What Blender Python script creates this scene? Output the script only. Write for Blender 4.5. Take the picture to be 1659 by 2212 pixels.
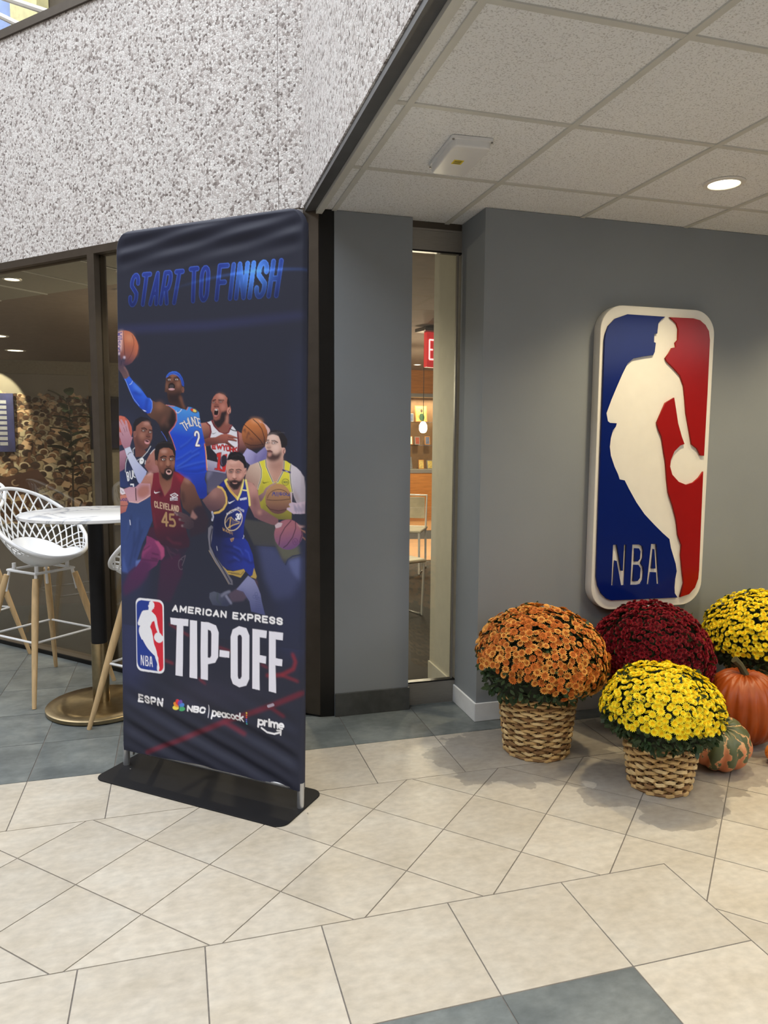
import bpy, bmesh, math, random, json
import numpy as np
from mathutils import Vector, Matrix
for o in list(bpy.data.objects): bpy.data.objects.remove(o)
scene = bpy.context.scene
COL = scene.collection
R = math.radians
random.seed(7)

# ------------------------------------------------------------------ camera
cam = bpy.data.cameras.new('camera'); cam_o = bpy.data.objects.new('camera', cam); COL.objects.link(cam_o)
YAW, PITCH, ROLL = 0.27869, 0.10364, -0.0064
fw = Vector((math.sin(YAW)*math.cos(PITCH), math.cos(YAW)*math.cos(PITCH), -math.sin(PITCH)))
rt = Vector((math.cos(YAW), -math.sin(YAW), 0)); dn = fw.cross(rt)
rx = rt*math.cos(ROLL) + dn*math.sin(ROLL); dy = -rt*math.sin(ROLL) + dn*math.cos(ROLL)
M = Matrix.Identity(4)
for i in range(3):
    M[i][0] = rx[i]; M[i][1] = -dy[i]; M[i][2] = -fw[i]
M.translation = (0.35442, -2.01298, 1.48043)
cam_o.matrix_world = M
cam.sensor_fit = 'VERTICAL'; cam.sensor_height = 36; cam.lens = 1575.32*36/2212
cam.clip_start = .05; cam.clip_end = 200
scene.camera = cam_o

# ------------------------------------------------------------------ light
vs = scene.view_settings
vs.view_transform = 'Standard'; vs.look = 'None'; vs.exposure = 0.12; vs.gamma = 1.0; vs.use_curve_mapping = False
world = bpy.data.worlds.new('world'); scene.world = world; world.use_nodes = True
bg = world.node_tree.nodes['Background']; bg.inputs[0].default_value = (.93, .965, 1.0, 1); bg.inputs[1].default_value = 3.1

def lamp(name, kind, loc, energy, color, rot=(0, 0, 0), **kw):
    l = bpy.data.lights.new(name, kind); l.energy = energy; l.color = color
    for k, v in kw.items(): setattr(l, k, v)
    o = bpy.data.objects.new(name, l); o.location = loc; o.rotation_euler = rot; COL.objects.link(o)
    return o

# ------------------------------------------------------------------ materials
def srgb(r, g, b):
    f = lambda c: (c/255/12.92) if c/255 <= .04045 else ((c/255+.055)/1.055)**2.4
    return (f(r), f(g), f(b), 1)
MATS = {}
def newmat(name):
    m = bpy.data.materials.new(name); m.use_nodes = True
    nt = m.node_tree; b = nt.nodes['Principled BSDF']
    MATS[name] = m
    return m, nt, b
def N(nt, t, **kw):
    n = nt.nodes.new(t)
    for k, v in kw.items(): setattr(n, k, v)
    return n
def pm(name, col, rough=.5, metal=0, var=.12, scale=14, bump=0, bscale=60, spec=.5, coat=0, emis=None, estr=0, stretch=None, col2=None):
    """procedural principled material: colour varied by noise, optional noise relief"""
    m, nt, b = newmat(name)
    c = srgb(*col)
    tc = N(nt, 'ShaderNodeTexCoord'); vec = tc.outputs['Object']
    if stretch:
        mp = N(nt, 'ShaderNodeMapping'); mp.inputs['Scale'].default_value = stretch
        nt.links.new(vec, mp.inputs[0]); vec = mp.outputs[0]
    no = N(nt, 'ShaderNodeTexNoise'); no.inputs['Scale'].default_value = scale; no.inputs['Detail'].default_value = 5
    nt.links.new(vec, no.inputs['Vector'])
    mix = N(nt, 'ShaderNodeMix', data_type='RGBA')
    if col2: a_, b_ = c, srgb(*col2)
    else: a_, b_ = [min(1, x*(1-var)) for x in c[:3]]+[1], [min(1, x*(1+var)) for x in c[:3]]+[1]
    mix.inputs[6].default_value = a_; mix.inputs[7].default_value = b_
    mr = N(nt, 'ShaderNodeMapRange'); mr.inputs[1].default_value = .3; mr.inputs[2].default_value = .7
    nt.links.new(no.outputs[0], mr.inputs[0]); nt.links.new(mr.outputs[0], mix.inputs[0])
    nt.links.new(mix.outputs[2], b.inputs['Base Color'])
    b.inputs['Roughness'].default_value = rough; b.inputs['Metallic'].default_value = metal
    b.inputs['Specular IOR Level'].default_value = spec
    if coat: b.inputs['Coat Weight'].default_value = coat; b.inputs['Coat Roughness'].default_value = .06
    if bump:
        nb = N(nt, 'ShaderNodeTexNoise'); nb.inputs['Scale'].default_value = bscale; nb.inputs['Detail'].default_value = 4
        nt.links.new(vec, nb.inputs['Vector'])
        bp = N(nt, 'ShaderNodeBump'); bp.inputs['Strength'].default_value = bump; bp.inputs['Distance'].default_value = .004
        nt.links.new(nb.outputs[0], bp.inputs['Height']); nt.links.new(bp.outputs[0], b.inputs['Normal'])
    if emis:
        b.inputs['Emission Color'].default_value = srgb(*emis); b.inputs['Emission Strength'].default_value = estr
    return m

def glass_mat(name, tint, ior=1.5, rough=0.0):
    m, nt, b = newmat(name); nt.nodes.remove(b)
    out = nt.nodes['Material Output']
    tr = N(nt, 'ShaderNodeBsdfTransparent'); tr.inputs[0].default_value = tint
    gl = N(nt, 'ShaderNodeBsdfGlossy'); gl.inputs['Roughness'].default_value = rough; gl.inputs[0].default_value = (1, 1, 1, 1)
    fr = N(nt, 'ShaderNodeFresnel')
    ge = N(nt, 'ShaderNodeNewGeometry'); io = N(nt, 'ShaderNodeMapRange'); io.inputs[3].default_value = ior; io.inputs[4].default_value = 1/ior
    nt.links.new(ge.outputs['Backfacing'], io.inputs[0]); nt.links.new(io.outputs[0], fr.inputs[0])
    mx = N(nt, 'ShaderNodeMixShader')
    nt.links.new(fr.outputs[0], mx.inputs[0]); nt.links.new(tr.outputs[0], mx.inputs[1]); nt.links.new(gl.outputs[0], mx.inputs[2])
    nt.links.new(mx.outputs[0], out.inputs[0])
    return m

def emit_mat(name, col, strength):
    m, nt, b = newmat(name)
    b.inputs['Base Color'].default_value = srgb(*col); b.inputs['Emission Color'].default_value = srgb(*col)
    no = N(nt, 'ShaderNodeTexNoise'); no.inputs['Scale'].default_value = 3
    mr = N(nt, 'ShaderNodeMapRange'); mr.inputs[3].default_value = strength*.97; mr.inputs[4].default_value = strength*1.03
    nt.links.new(no.outputs[0], mr.inputs[0]); nt.links.new(mr.outputs[0], b.inputs['Emission Strength'])
    return m

def vcol_mat(name, attr, rough=.6, spec=.3, weave=0, gain=1.0):
    m, nt, b = newmat(name)
    a = N(nt, 'ShaderNodeAttribute', attribute_name=attr)
    g = N(nt, 'ShaderNodeMix', data_type='RGBA', blend_type='MULTIPLY'); g.inputs[0].default_value = 1
    no = N(nt, 'ShaderNodeTexNoise'); no.inputs['Scale'].default_value = 300
    mr = N(nt, 'ShaderNodeMapRange'); mr.inputs[3].default_value = gain*.95; mr.inputs[4].default_value = gain*1.05
    nt.links.new(no.outputs[0], mr.inputs[0])
    nt.links.new(a.outputs[0], g.inputs[6]); nt.links.new(mr.outputs[0], g.inputs[7])
    nt.links.new(g.outputs[2], b.inputs['Base Color'])
    b.inputs['Roughness'].default_value = rough; b.inputs['Specular IOR Level'].default_value = spec
    return m

# tile material with water stains on the floor (shapes fixed in the place)
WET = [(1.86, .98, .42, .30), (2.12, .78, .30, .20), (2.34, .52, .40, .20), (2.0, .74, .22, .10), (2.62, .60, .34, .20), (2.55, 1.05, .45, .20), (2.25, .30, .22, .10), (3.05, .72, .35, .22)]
def tile_mat(name, c1, c2, c3, rough, wet=True):
    m, nt, b = newmat(name)
    L = nt.links.new
    geo = N(nt, 'ShaderNodeNewGeometry'); oi = N(nt, 'ShaderNodeObjectInfo')
    off = N(nt, 'ShaderNodeVectorMath', operation='SCALE'); off.inputs['Scale'].default_value = 31
    cmb = N(nt, 'ShaderNodeCombineXYZ'); L(oi.outputs['Random'], cmb.inputs[0]); L(oi.outputs['Random'], cmb.inputs[1]); L(cmb.outputs[0], off.inputs[0])
    add = N(nt, 'ShaderNodeVectorMath', operation='ADD'); L(geo.outputs['Position'], add.inputs[0]); L(off.outputs[0], add.inputs[1])
    mp = N(nt, 'ShaderNodeMapping'); mp.inputs['Scale'].default_value = (1, 1.5, 1); L(add.outputs[0], mp.inputs[0])
    n1 = N(nt, 'ShaderNodeTexNoise'); n1.inputs['Scale'].default_value = 3.5; n1.inputs['Detail'].default_value = 8; n1.inputs['Roughness'].default_value = .65; L(mp.outputs[0], n1.inputs['Vector'])
    n2 = N(nt, 'ShaderNodeTexNoise'); n2.inputs['Scale'].default_value = 26; n2.inputs['Detail'].default_value = 6; L(mp.outputs[0], n2.inputs['Vector'])
    r1 = N(nt, 'ShaderNodeValToRGB'); cr = r1.color_ramp
    cr.elements[0].position = .34; cr.elements[0].color = srgb(*c1); cr.elements[1].position = .68; cr.elements[1].color = srgb(*c3)
    e = cr.elements.new(.5); e.color = srgb(*c2); L(n1.outputs[0], r1.inputs[0])
    mixf = N(nt, 'ShaderNodeMix', data_type='RGBA', blend_type='MULTIPLY'); mixf.inputs[0].default_value = 1
    r2 = N(nt, 'ShaderNodeMapRange'); r2.inputs[1].default_value = .3; r2.inputs[2].default_value = .7; r2.inputs[3].default_value = .87; r2.inputs[4].default_value = 1.08; L(n2.outputs[0], r2.inputs[0])
    L(r1.outputs[0], mixf.inputs[6]); L(r2.outputs[0], mixf.inputs[7])
    tint = N(nt, 'ShaderNodeMapRange'); tint.inputs[3].default_value = .93; tint.inputs[4].default_value = 1.05; L(oi.outputs['Random'], tint.inputs[0])
    mixt = N(nt, 'ShaderNodeMix', data_type='RGBA', blend_type='MULTIPLY'); mixt.inputs[0].default_value = 1; L(mixf.outputs[2], mixt.inputs[6]); L(tint.outputs[0], mixt.inputs[7])
    colout = mixt.outputs[2]
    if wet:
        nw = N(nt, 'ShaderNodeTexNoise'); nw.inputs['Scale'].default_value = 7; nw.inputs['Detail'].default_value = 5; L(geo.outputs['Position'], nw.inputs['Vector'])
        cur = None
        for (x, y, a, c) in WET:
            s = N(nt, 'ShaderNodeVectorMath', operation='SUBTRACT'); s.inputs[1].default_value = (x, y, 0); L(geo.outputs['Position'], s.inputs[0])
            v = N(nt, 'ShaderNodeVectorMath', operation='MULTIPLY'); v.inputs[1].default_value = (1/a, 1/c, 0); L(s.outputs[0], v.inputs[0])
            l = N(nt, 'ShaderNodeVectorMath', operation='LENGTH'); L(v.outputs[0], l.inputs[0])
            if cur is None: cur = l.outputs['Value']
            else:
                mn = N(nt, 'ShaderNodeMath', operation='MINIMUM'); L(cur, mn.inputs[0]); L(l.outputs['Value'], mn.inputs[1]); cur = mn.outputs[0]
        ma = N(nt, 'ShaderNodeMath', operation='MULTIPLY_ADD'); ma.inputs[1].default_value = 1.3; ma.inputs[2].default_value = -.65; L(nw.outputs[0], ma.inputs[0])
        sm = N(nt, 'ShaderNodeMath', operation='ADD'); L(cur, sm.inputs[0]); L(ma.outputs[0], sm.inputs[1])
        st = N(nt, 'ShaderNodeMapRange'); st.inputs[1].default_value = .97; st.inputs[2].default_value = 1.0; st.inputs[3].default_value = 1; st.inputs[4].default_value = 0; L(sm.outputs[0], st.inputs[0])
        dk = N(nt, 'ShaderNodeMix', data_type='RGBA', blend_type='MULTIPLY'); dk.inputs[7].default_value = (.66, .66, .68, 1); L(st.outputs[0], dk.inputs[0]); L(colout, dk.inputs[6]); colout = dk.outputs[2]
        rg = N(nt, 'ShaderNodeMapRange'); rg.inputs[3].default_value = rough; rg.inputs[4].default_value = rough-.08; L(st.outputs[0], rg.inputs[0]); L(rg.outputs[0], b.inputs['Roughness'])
    else: b.inputs['Roughness'].default_value = rough
    L(colout, b.inputs['Base Color'])
    b.inputs['Specular IOR Level'].default_value = .4
    bp = N(nt, 'ShaderNodeBump'); bp.inputs['Strength'].default_value = .12; bp.inputs['Distance'].default_value = .002; L(n2.outputs[0], bp.inputs['Height']); L(bp.outputs[0], b.inputs['Normal'])
    return m

def aggregate_mat(name):
    m, nt, b = newmat(name); L = nt.links.new
    tc = N(nt, 'ShaderNodeNewGeometry')
    v = N(nt, 'ShaderNodeTexVoronoi'); v.inputs['Scale'].default_value = 78; L(tc.outputs['Position'], v.inputs['Vector'])
    ve = N(nt, 'ShaderNodeTexVoronoi', feature='DISTANCE_TO_EDGE'); ve.inputs['Scale'].default_value = 78; L(tc.outputs['Position'], ve.inputs['Vector'])
    sx = N(nt, 'ShaderNodeSeparateColor'); L(v.outputs['Color'], sx.inputs[0])
    rp = N(nt, 'ShaderNodeValToRGB'); cr = rp.color_ramp
    cr.elements[0].position = 0; cr.elements[0].color = srgb(128, 118, 114); cr.elements[1].position = 1; cr.elements[1].color = srgb(252, 250, 249)
    for p, c in ((.10, (180, 171, 168)), (.28, (221, 214, 212)), (.62, (243, 239, 238))):
        e = cr.elements.new(p); e.color = srgb(*c)
    L(sx.outputs[0], rp.inputs[0])
    ed = N(nt, 'ShaderNodeMapRange'); ed.inputs[1].default_value = .0; ed.inputs[2].default_value = .16; ed.inputs[3].default_value = .70; ed.inputs[4].default_value = 1; L(ve.outputs[0], ed.inputs[0])
    big = N(nt, 'ShaderNodeTexNoise'); big.inputs['Scale'].default_value = 5; L(tc.outputs['Position'], big.inputs['Vector'])
    bm_ = N(nt, 'ShaderNodeMapRange'); bm_.inputs[3].default_value = .9; bm_.inputs[4].default_value = 1.08; L(big.outputs[0], bm_.inputs[0])
    mu = N(nt, 'ShaderNodeMath', operation='MULTIPLY'); L(ed.outputs[0], mu.inputs[0]); L(bm_.outputs[0], mu.inputs[1])
    mx = N(nt, 'ShaderNodeMix', data_type='RGBA', blend_type='MULTIPLY'); mx.inputs[0].default_value = 1; L(rp.outputs[0], mx.inputs[6]); L(mu.outputs[0], mx.inputs[7])
    L(mx.outputs[2], b.inputs['Base Color']); b.inputs['Roughness'].default_value = .85
    hh = N(nt, 'ShaderNodeMath', operation='ADD'); L(ed.outputs[0], hh.inputs[0]); L(sx.outputs[1], hh.inputs[1])
    bp = N(nt, 'ShaderNodeBump'); bp.inputs['Strength'].default_value = .9; bp.inputs['Distance'].default_value = .004; L(hh.outputs[0], bp.inputs['Height']); L(bp.outputs[0], b.inputs['Normal'])
    return m

def acoustic_mat(name, base, dark):
    m, nt, b = newmat(name); L = nt.links.new
    tc = N(nt, 'ShaderNodeNewGeometry')
    n1 = N(nt, 'ShaderNodeTexNoise'); n1.inputs['Scale'].default_value = 170; n1.inputs['Detail'].default_value = 3; L(tc.outputs['Position'], n1.inputs['Vector'])
    rp = N(nt, 'ShaderNodeValToRGB'); cr = rp.color_ramp; cr.elements[0].position = .34; cr.elements[0].color = srgb(*dark); cr.elements[1].position = .46; cr.elements[1].color = srgb(*base)
    L(n1.outputs[0], rp.inputs[0]); L(rp.outputs[0], b.inputs['Base Color']); b.inputs['Roughness'].default_value = .9
    bp = N(nt, 'ShaderNodeBump'); bp.inputs['Strength'].default_value = .6; bp.inputs['Distance'].default_value = .004; L(n1.outputs[0], bp.inputs['Height']); L(bp.outputs[0], b.inputs['Normal'])
    return m

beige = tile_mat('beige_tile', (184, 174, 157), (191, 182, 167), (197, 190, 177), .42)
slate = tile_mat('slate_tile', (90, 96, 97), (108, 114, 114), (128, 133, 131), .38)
slate_dark = tile_mat('slate_baseboard_tile', (66, 68, 68), (78, 80, 80), (90, 92, 91), .4, wet=False)
grout = pm('grout', (118, 112, 106), .8, var=.15, scale=80)
aggregate = aggregate_mat('exposed_aggregate')
acoustic = acoustic_mat('acoustic_tile', (240, 242, 244), (200, 200, 200))
grid_white = pm('grid_white', (206, 206, 200), .55, var=.03)
wall_grey = pm('wall_grey_paint', (139, 145, 151), .75, var=.03, scale=3, bump=.08, bscale=240)
white_base = pm('white_baseboard_paint', (232, 234, 237), .55, var=.04)
bronze = pm('bronze_metal', (92, 84, 76), .38, .6, var=.08)
black_metal = pm('black_metal', (20, 19, 19), .35, .3, var=.15)
black_powder = pm('black_powder_coat', (24, 24, 27), .62, 0, var=.1, bump=.1, bscale=900, spec=.25)
steel = pm('brushed_steel', (150, 146, 140), .42, .45, var=.1, stretch=(2, 2, 60))
silver = pm('silver_aluminium', (196, 198, 202), .28, .85, var=.05)
interior_beige = pm('interior_beige_paint', (216, 211, 194), .7, var=.04)
carpet = pm('carpet', (58, 54, 50), .95, var=.5, scale=55, stretch=(1, 6, 1))
interior_ceiling_m = pm('interior_ceiling_brown', (128, 114, 102), .9, var=.08)
interior_tile_m = pm('interior_ceiling_tile', (150, 148, 136), .9, var=.06, scale=40)
glass = glass_mat('clear_glass', (.92, .94, .92, 1))
glass_dark = glass_mat('storefront_glass', (.80, .80, .76, 1), 1.5)
white_paint = pm('white_gloss_paint', (236, 233, 226), .35, var=.02)
lamp_lens = emit_mat('lamp_lens', (255, 240, 200), 9)

# ------------------------------------------------------------------ mesh helpers
def link(o, parent=None):
    COL.objects.link(o)
    if parent: o.parent = parent
    return o
def obj(name, mesh, mat, parent=None, loc=None, rot=None):
    o = bpy.data.objects.new(name, mesh)
    if mat is not None:
        mesh.materials.clear()
        for mm in (mat if isinstance(mat, (list, tuple)) else [mat]): mesh.materials.append(mm)
    if loc is not None: o.location = loc
    if rot is not None: o.rotation_euler = rot
    return link(o, parent)
def tag(o, label=None, cat=None, group=None, kind=None):
    if label: o['label'] = label
    if cat: o['category'] = cat
    if group: o['group'] = group
    if kind: o['kind'] = kind
    return o
def empty(name, loc=(0, 0, 0), rz=0, label=None, cat=None, group=None):
    o = bpy.data.objects.new(name, None); o.location = loc; o.rotation_euler = (0, 0, rz); o.empty_display_size = .1
    link(o); return tag(o, label, cat, group)

class MB:
    def __init__(s): s.v = []; s.f = []; s.mi = []
    def add(s, vs, fs, mi=0):
        k = len(s.v); s.v += [tuple(v) for v in vs]; s.f += [tuple(i+k for i in f) for f in fs]; s.mi += [mi]*len(fs)
        return s
    def box(s, a, b, mi=0):
        (x0, y0, z0), (x1, y1, z1) = a, b
        return s.add([(x0,y0,z0),(x1,y0,z0),(x1,y1,z0),(x0,y1,z0),(x0,y0,z1),(x1,y0,z1),(x1,y1,z1),(x0,y1,z1)],
                     [(3,2,1,0),(4,5,6,7),(0,1,5,4),(1,2,6,5),(2,3,7,6),(3,0,4,7)], mi)
    def prism(s, poly, z0, z1, mi=0):
        n = len(poly)
        vs = [(x, y, z0) for x, y in poly]+[(x, y, z1) for x, y in poly]
        return s.add(vs, [tuple(range(n-1, -1, -1)), tuple(range(n, 2*n))]+[(i, (i+1) % n, n+(i+1) % n, n+i) for i in range(n)], mi)
    def tube(s, pts, r, n=8, mi=0, closed=False, cap=True):
        pts = [Vector(p) for p in pts]; m = len(pts)
        rs = r if isinstance(r, (list, tuple)) else [r]*m
        rings = []; up = Vector((0, 0, 1)); prev = None
        for i, p in enumerate(pts):
            if closed: t = pts[(i+1) % m]-pts[i-1]
            else: t = pts[min(i+1, m-1)]-pts[max(i-1, 0)]
            t.normalize()
            if prev is None:
                a = up if abs(t.dot(up)) < .95 else Vector((1, 0, 0))
                x = t.cross(a).normalized()
            else:
                x = prev-t*prev.dot(t)
                x = x.normalized() if x.length > 1e-6 else t.orthogonal().normalized()
            prev = x; y = t.cross(x)
            rings.append([p+(x*math.cos(2*math.pi*k/n)+y*math.sin(2*math.pi*k/n))*rs[i] for k in range(n)])
        vs = [v for rg in rings for v in rg]; fs = []
        for i in range(m if closed else m-1):
            j = (i+1) % m
            for k in range(n): fs.append((i*n+k, i*n+(k+1) % n, j*n+(k+1) % n, j*n+k))
        if cap and not closed: fs += [tuple(range(n-1, -1, -1)), tuple((m-1)*n+k for k in range(n))]
        return s.add(vs, fs, mi)
    def lathe(s, prof, n=24, c=(0, 0, 0), mi=0, fn=None):
        m = len(prof); vs = []
        for r, z in prof:
            for k in range(n):
                a = 2*math.pi*k/n; rr = r*(fn(a, z) if fn else 1)
                vs.append((c[0]+rr*math.cos(a), c[1]+rr*math.sin(a), c[2]+z))
        fs = [(i*n+k, i*n+(k+1) % n, (i+1)*n+(k+1) % n, (i+1)*n+k) for i in range(m-1) for k in range(n)]
        fs += [tuple(range(n-1, -1, -1)), tuple((m-1)*n+k for k in range(n))]
        return s.add(vs, fs, mi)
    def mesh(s, name, smooth=False, angle=None):
        me = bpy.data.meshes.new(name); me.from_pydata(s.v, [], s.f); me.update()
        if any(s.mi): me.polygons.foreach_set('material_index', s.mi)
        if smooth:
            me.polygons.foreach_set('use_smooth', [True]*len(me.polygons))
            me.set_sharp_from_angle(angle=R(angle or 40))
        return me
    def obj(s, name, mat, parent=None, smooth=False, loc=None, rot=None, angle=None):
        return obj(name, s.mesh(name, smooth, angle), mat, parent, loc, rot)
def bevel(o, w, seg=2, lim=40):
    md = o.modifiers.new('bevel', 'BEVEL'); md.width = w; md.segments = seg; md.limit_method = 'ANGLE'; md.angle_limit = R(lim)
    return o
def struct(o): return tag(o, kind='structure')
def rrect(x0, y0, x1, y1, r, n=8):
    pts = []
    for cx, cy, a in ((x1-r, y1-r, 0), (x0+r, y1-r, 90), (x0+r, y0+r, 180), (x1-r, y0+r, 270)):
        for k in range(n+1):
            t = R(a+90*k/n); pts.append((cx+r*math.cos(t), cy+r*math.sin(t)))
    return pts
def clip_half(poly, nx, ny, c):           # keep nx*x+ny*y <= c
    out = []
    for i in range(len(poly)):
        p, q = poly[i], poly[(i+1) % len(poly)]
        a, b = nx*p[0]+ny*p[1]-c, nx*q[0]+ny*q[1]-c
        if a <= 0: out.append(p)
        if (a < 0) != (b < 0) and abs(a-b) > 1e-12:
            t = a/(a-b); out.append((p[0]+(q[0]-p[0])*t, p[1]+(q[1]-p[1])*t))
    return out
def area(poly): return .5*sum(poly[i][0]*poly[(i+1) % len(poly)][1]-poly[(i+1) % len(poly)][0]*poly[i][1] for i in range(len(poly)))

# ------------------------------------------------------------------ the setting
ZC = 2.59
# storefront line: through SB towards upper left
SA, SBp = (-0.884, 3.653), (-0.003, 2.742)
sl_ = math.hypot(SBp[0]-SA[0], SBp[1]-SA[1]); sdx, sdy = (SBp[0]-SA[0])/sl_, (SBp[1]-SA[1])/sl_
snx, sny = sdy, -sdx                                  # normal towards the hall
if snx*(-1)+sny*(-1) < 0: snx, sny = -snx, -sny
def SP(s, off=0): return (SBp[0]+sdx*s+snx*off, SBp[1]+sdy*s+sny*off)
def sbox(mb, s0, s1, o0, o1, z0, z1, mi=0):
    return mb.prism([SP(s0, o1), SP(s1, o1), SP(s1, o0), SP(s0, o0)][::-1], z0, z1, mi) if True else mb

floor = struct(MB().box((-9, -9, -.12), (8.2, 11, -.0025)).obj('floor', grout))
G = .0021
def floor_tile(polys, mat):
    mb = MB()
    for p in polys:
        if len(p) >= 3 and abs(area(p)) > 2e-5:
            if area(p) < 0: p = p[::-1]
            mb.prism(p, -.01, 0)
    if mb.v: return mb.obj('floor_tile', mat, floor)
def sclip(p): # hall side of the storefront only
    return clip_half(p, -snx, -sny, -(snx*SBp[0]+sny*SBp[1])-.03)
YF0, YF1, YL2, YL3 = .0319, -.372, .8657, 1.2748
cols = [-2.01, -1.665, -1.32, -.975, -.6306, -.2857, .0616, .406, .75, 1.1585, 1.563, 1.966, 2.37, 2.775, 3.18, 3.585, 3.99]
WXR = 1.8355; WY = 1.3953
for a, b in zip(cols[:-1], cols[1:]):
    x0, x1 = a+G, b-G
    if b < 2.0: floor_tile([[(x0, YF1+G), (x1, YF1+G), (x1, YF0-G), (x0, YF0-G)]], beige)          # front band
    if b < 1.6:                                                                                  # slate inset in front
        for k in range(2):
            y1 = YF1-k*.405; floor_tile([[(x0, y1-.405+G), (x1, y1-.405+G), (x1, y1-G), (x0, y1-G)]], slate)
    floor_tile([[(x0, YL2+G), (x1, YL2+G), (x1, YL3-G), (x0, YL3-G)]], beige)                    # far band
    for k in range(8):                                                                           # slate along the building
        y0 = YL3+k*.409; p = [(x0, y0+G), (x1, y0+G), (x1, y0+.409-G), (x0, y0+.409-G)]
        if b > 1.06:
            if k == 0 and b > WXR+.01:
                p = clip_half(p, 0, 1, WY+.01) if a > WXR else p
            if k == 0 and b < 1.97: p = p
            if k >= 1: p = clip_half(p, 0, 1, 1.705); 
            if k >= 2 or (k >= 1 and a > 1.8): continue
        if b < 1.1 or k >= 1: p = sclip(p) if b < 1.1 else p
        if len(p) >= 3: floor_tile([p], slate)
for k in range(3):                                                                               # border turning towards the viewer
    y1 = YF1-k*.405; floor_tile([[(1.563+G, y1-.405+G), (1.966-G, y1-.405+G), (1.966-G, y1-G), (1.563+G, y1-G)]], beige)
T = .305; ox, oy = .00648, .44607; c45, s45 = math.cos(.78559), math.sin(.78559)
for i in range(-14, 24):
    for j in range(-14, 24):
        def pt(u, v): return (ox+T*(u*c45+v*s45), oy+T*(-u*s45+v*c45))
        g = G/T
        sq = [pt(i+g, j+g), pt(i+1-g, j+g), pt(i+1-g, j+1-g), pt(i+g, j+1-g)]
        cx = sum(p[0] for p in sq)/4; cy = sum(p[1] for p in sq)/4
        if not (-1.9 < cx < 3.9 and -1.25 < cy < 1.2): continue
        A_ = clip_half(clip_half(sq, 0, 1, YL2-G), 0, -1, -(YF0+G))
        B_ = clip_half(clip_half(clip_half(sq, 0, 1, YF0+G), -1, 0, -(1.966+G)), 0, 1, 9)
        polys = [p for p in (A_, B_) if len(p) >= 3]
        if polys: floor_tile(polys, beige)

# walls of the alcove
w = MB().box((WXR, WY, 0), (7.2, WY+.16, ZC)); struct(w.obj('wall_back', wall_grey))
w = MB().box((WXR, WY+.16, 0), (WXR+.14, 1.70, ZC)); struct(w.obj('wall_return', wall_grey))
w = MB().box((WXR-.004, 1.735, 0), (WXR+.14, 2.11, ZC)); struct(w.obj('wall_interior_return', interior_beige))
w = MB().box((WXR-.014, 1.735, 0), (WXR-.004, 2.11, .11)); struct(w.obj('baseboard_interior', interior_beige))
mb = MB().prism([(WXR-.011, 1.70), (WXR-.011, WY-.011), (7.2, WY-.011), (7.2, WY), (WXR, WY), (WXR, 1.70)][::-1], 0, .098)
struct(bevel(mb.obj('baseboard_back', white_base), .003))
w = MB().box((1.137, 1.65, 0), (1.545, 1.83, ZC)); struct(w.obj('wall_pier', wall_grey))
w = MB().box((1.139, 1.638, 0), (1.551, 1.65, .125)); struct(bevel(w.obj('baseboard_pier', slate_dark), .002))
w = MB().box((7.2, -9, 0), (7.35, 1.6, ZC)); struct(w.obj('wall_right', wall_grey))
# narrow sidelight window in the recess
win = struct(MB().box((1.545, 1.70, 2.447), (WXR, 1.76, 2.55)).obj('window_1', steel))
MB().box((1.545, 1.705, 2.55), (WXR, 1.75, 2.60)).obj('head_channel', bronze, win)
MB().box((1.545, 1.697, 2.546), (WXR, 1.703, 2.556)).obj('head_bead', steel, win)
MB().box((1.545, 1.699, 2.438), (WXR, 1.73, 2.447)).obj('gasket', black_metal, win)
MB().box((1.545, 1.70, 0), (WXR, 1.76, .122)).obj('kick_plate', steel, win)
MB().box((1.545, 1.699, .122), (WXR, 1.73, .130)).obj('sill_gasket', black_metal, win)
MB().box((1.545, 1.712, .128), (WXR-.022, 1.722, 2.44)).obj('glass_pane', glass, win)
MB().box((WXR-.022, 1.708, .128), (WXR-.012, 1.726, 2.44)).obj('jamb_bead', steel, win)

# black corner post beside the banner
post = MB().prism([(.984, 1.722), (1.062, 1.659), (1.137, 1.652), (1.137, 1.83), (1.04, 1.83)], 0, ZC+.02)
tag(bevel(post.obj('corner_post', black_metal), .003), 'tall black metal corner post between the glass front and grey pier', 'post')
cov = MB().prism([(.9795, 1.7185), (1.0575, 1.6555), (1.062, 1.659), (.984, 1.722)], .012, ZC+.015)
p_ = cov.obj('cover_strip', bronze, bpy.data.objects['corner_post'])
MB().box((.957, 1.672, 2.55), (.985, 1.70, 2.585)).obj('bracket', silver, bpy.data.objects['corner_post'])

# ceiling: plenum board, grid runners, lay-in tiles
ceil = struct(MB().box((1.045, -1.43, ZC+.03), (7.3, 1.83, ZC+.10)).obj('ceiling', acoustic))
CX = [1.075]+[1.1365+.6145*i for i in range(0, 11)]; CY = [1.83]+[1.6686-.6145*j for j in range(1, 6)]
for i in range(len(CX)-1):
    for j in range(len(CY)-1):
        g = .011
        y0, y1 = CY[j+1]+g, CY[j]-g
        mb = MB().box((CX[i]+(g if i else .0), y0, ZC+.002), (CX[i+1]-g, y1, ZC+.02))
        mb.obj('ceiling_tile', acoustic, ceil)
for x in CX[1:]: MB().box((x-.012, CY[-1], ZC-.004), (x+.012, 1.83, ZC+.006)).obj('grid_runner', grid_white, ceil)
for y in CY[1:]:
    for i in range(len(CX)-1):
        MB().box((CX[i]+.012*(i > 0), y-.012, ZC-.003), (CX[i+1]-.012, y+.012, ZC+.006)).obj('grid_cross_bar', grid_white, ceil)
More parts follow.
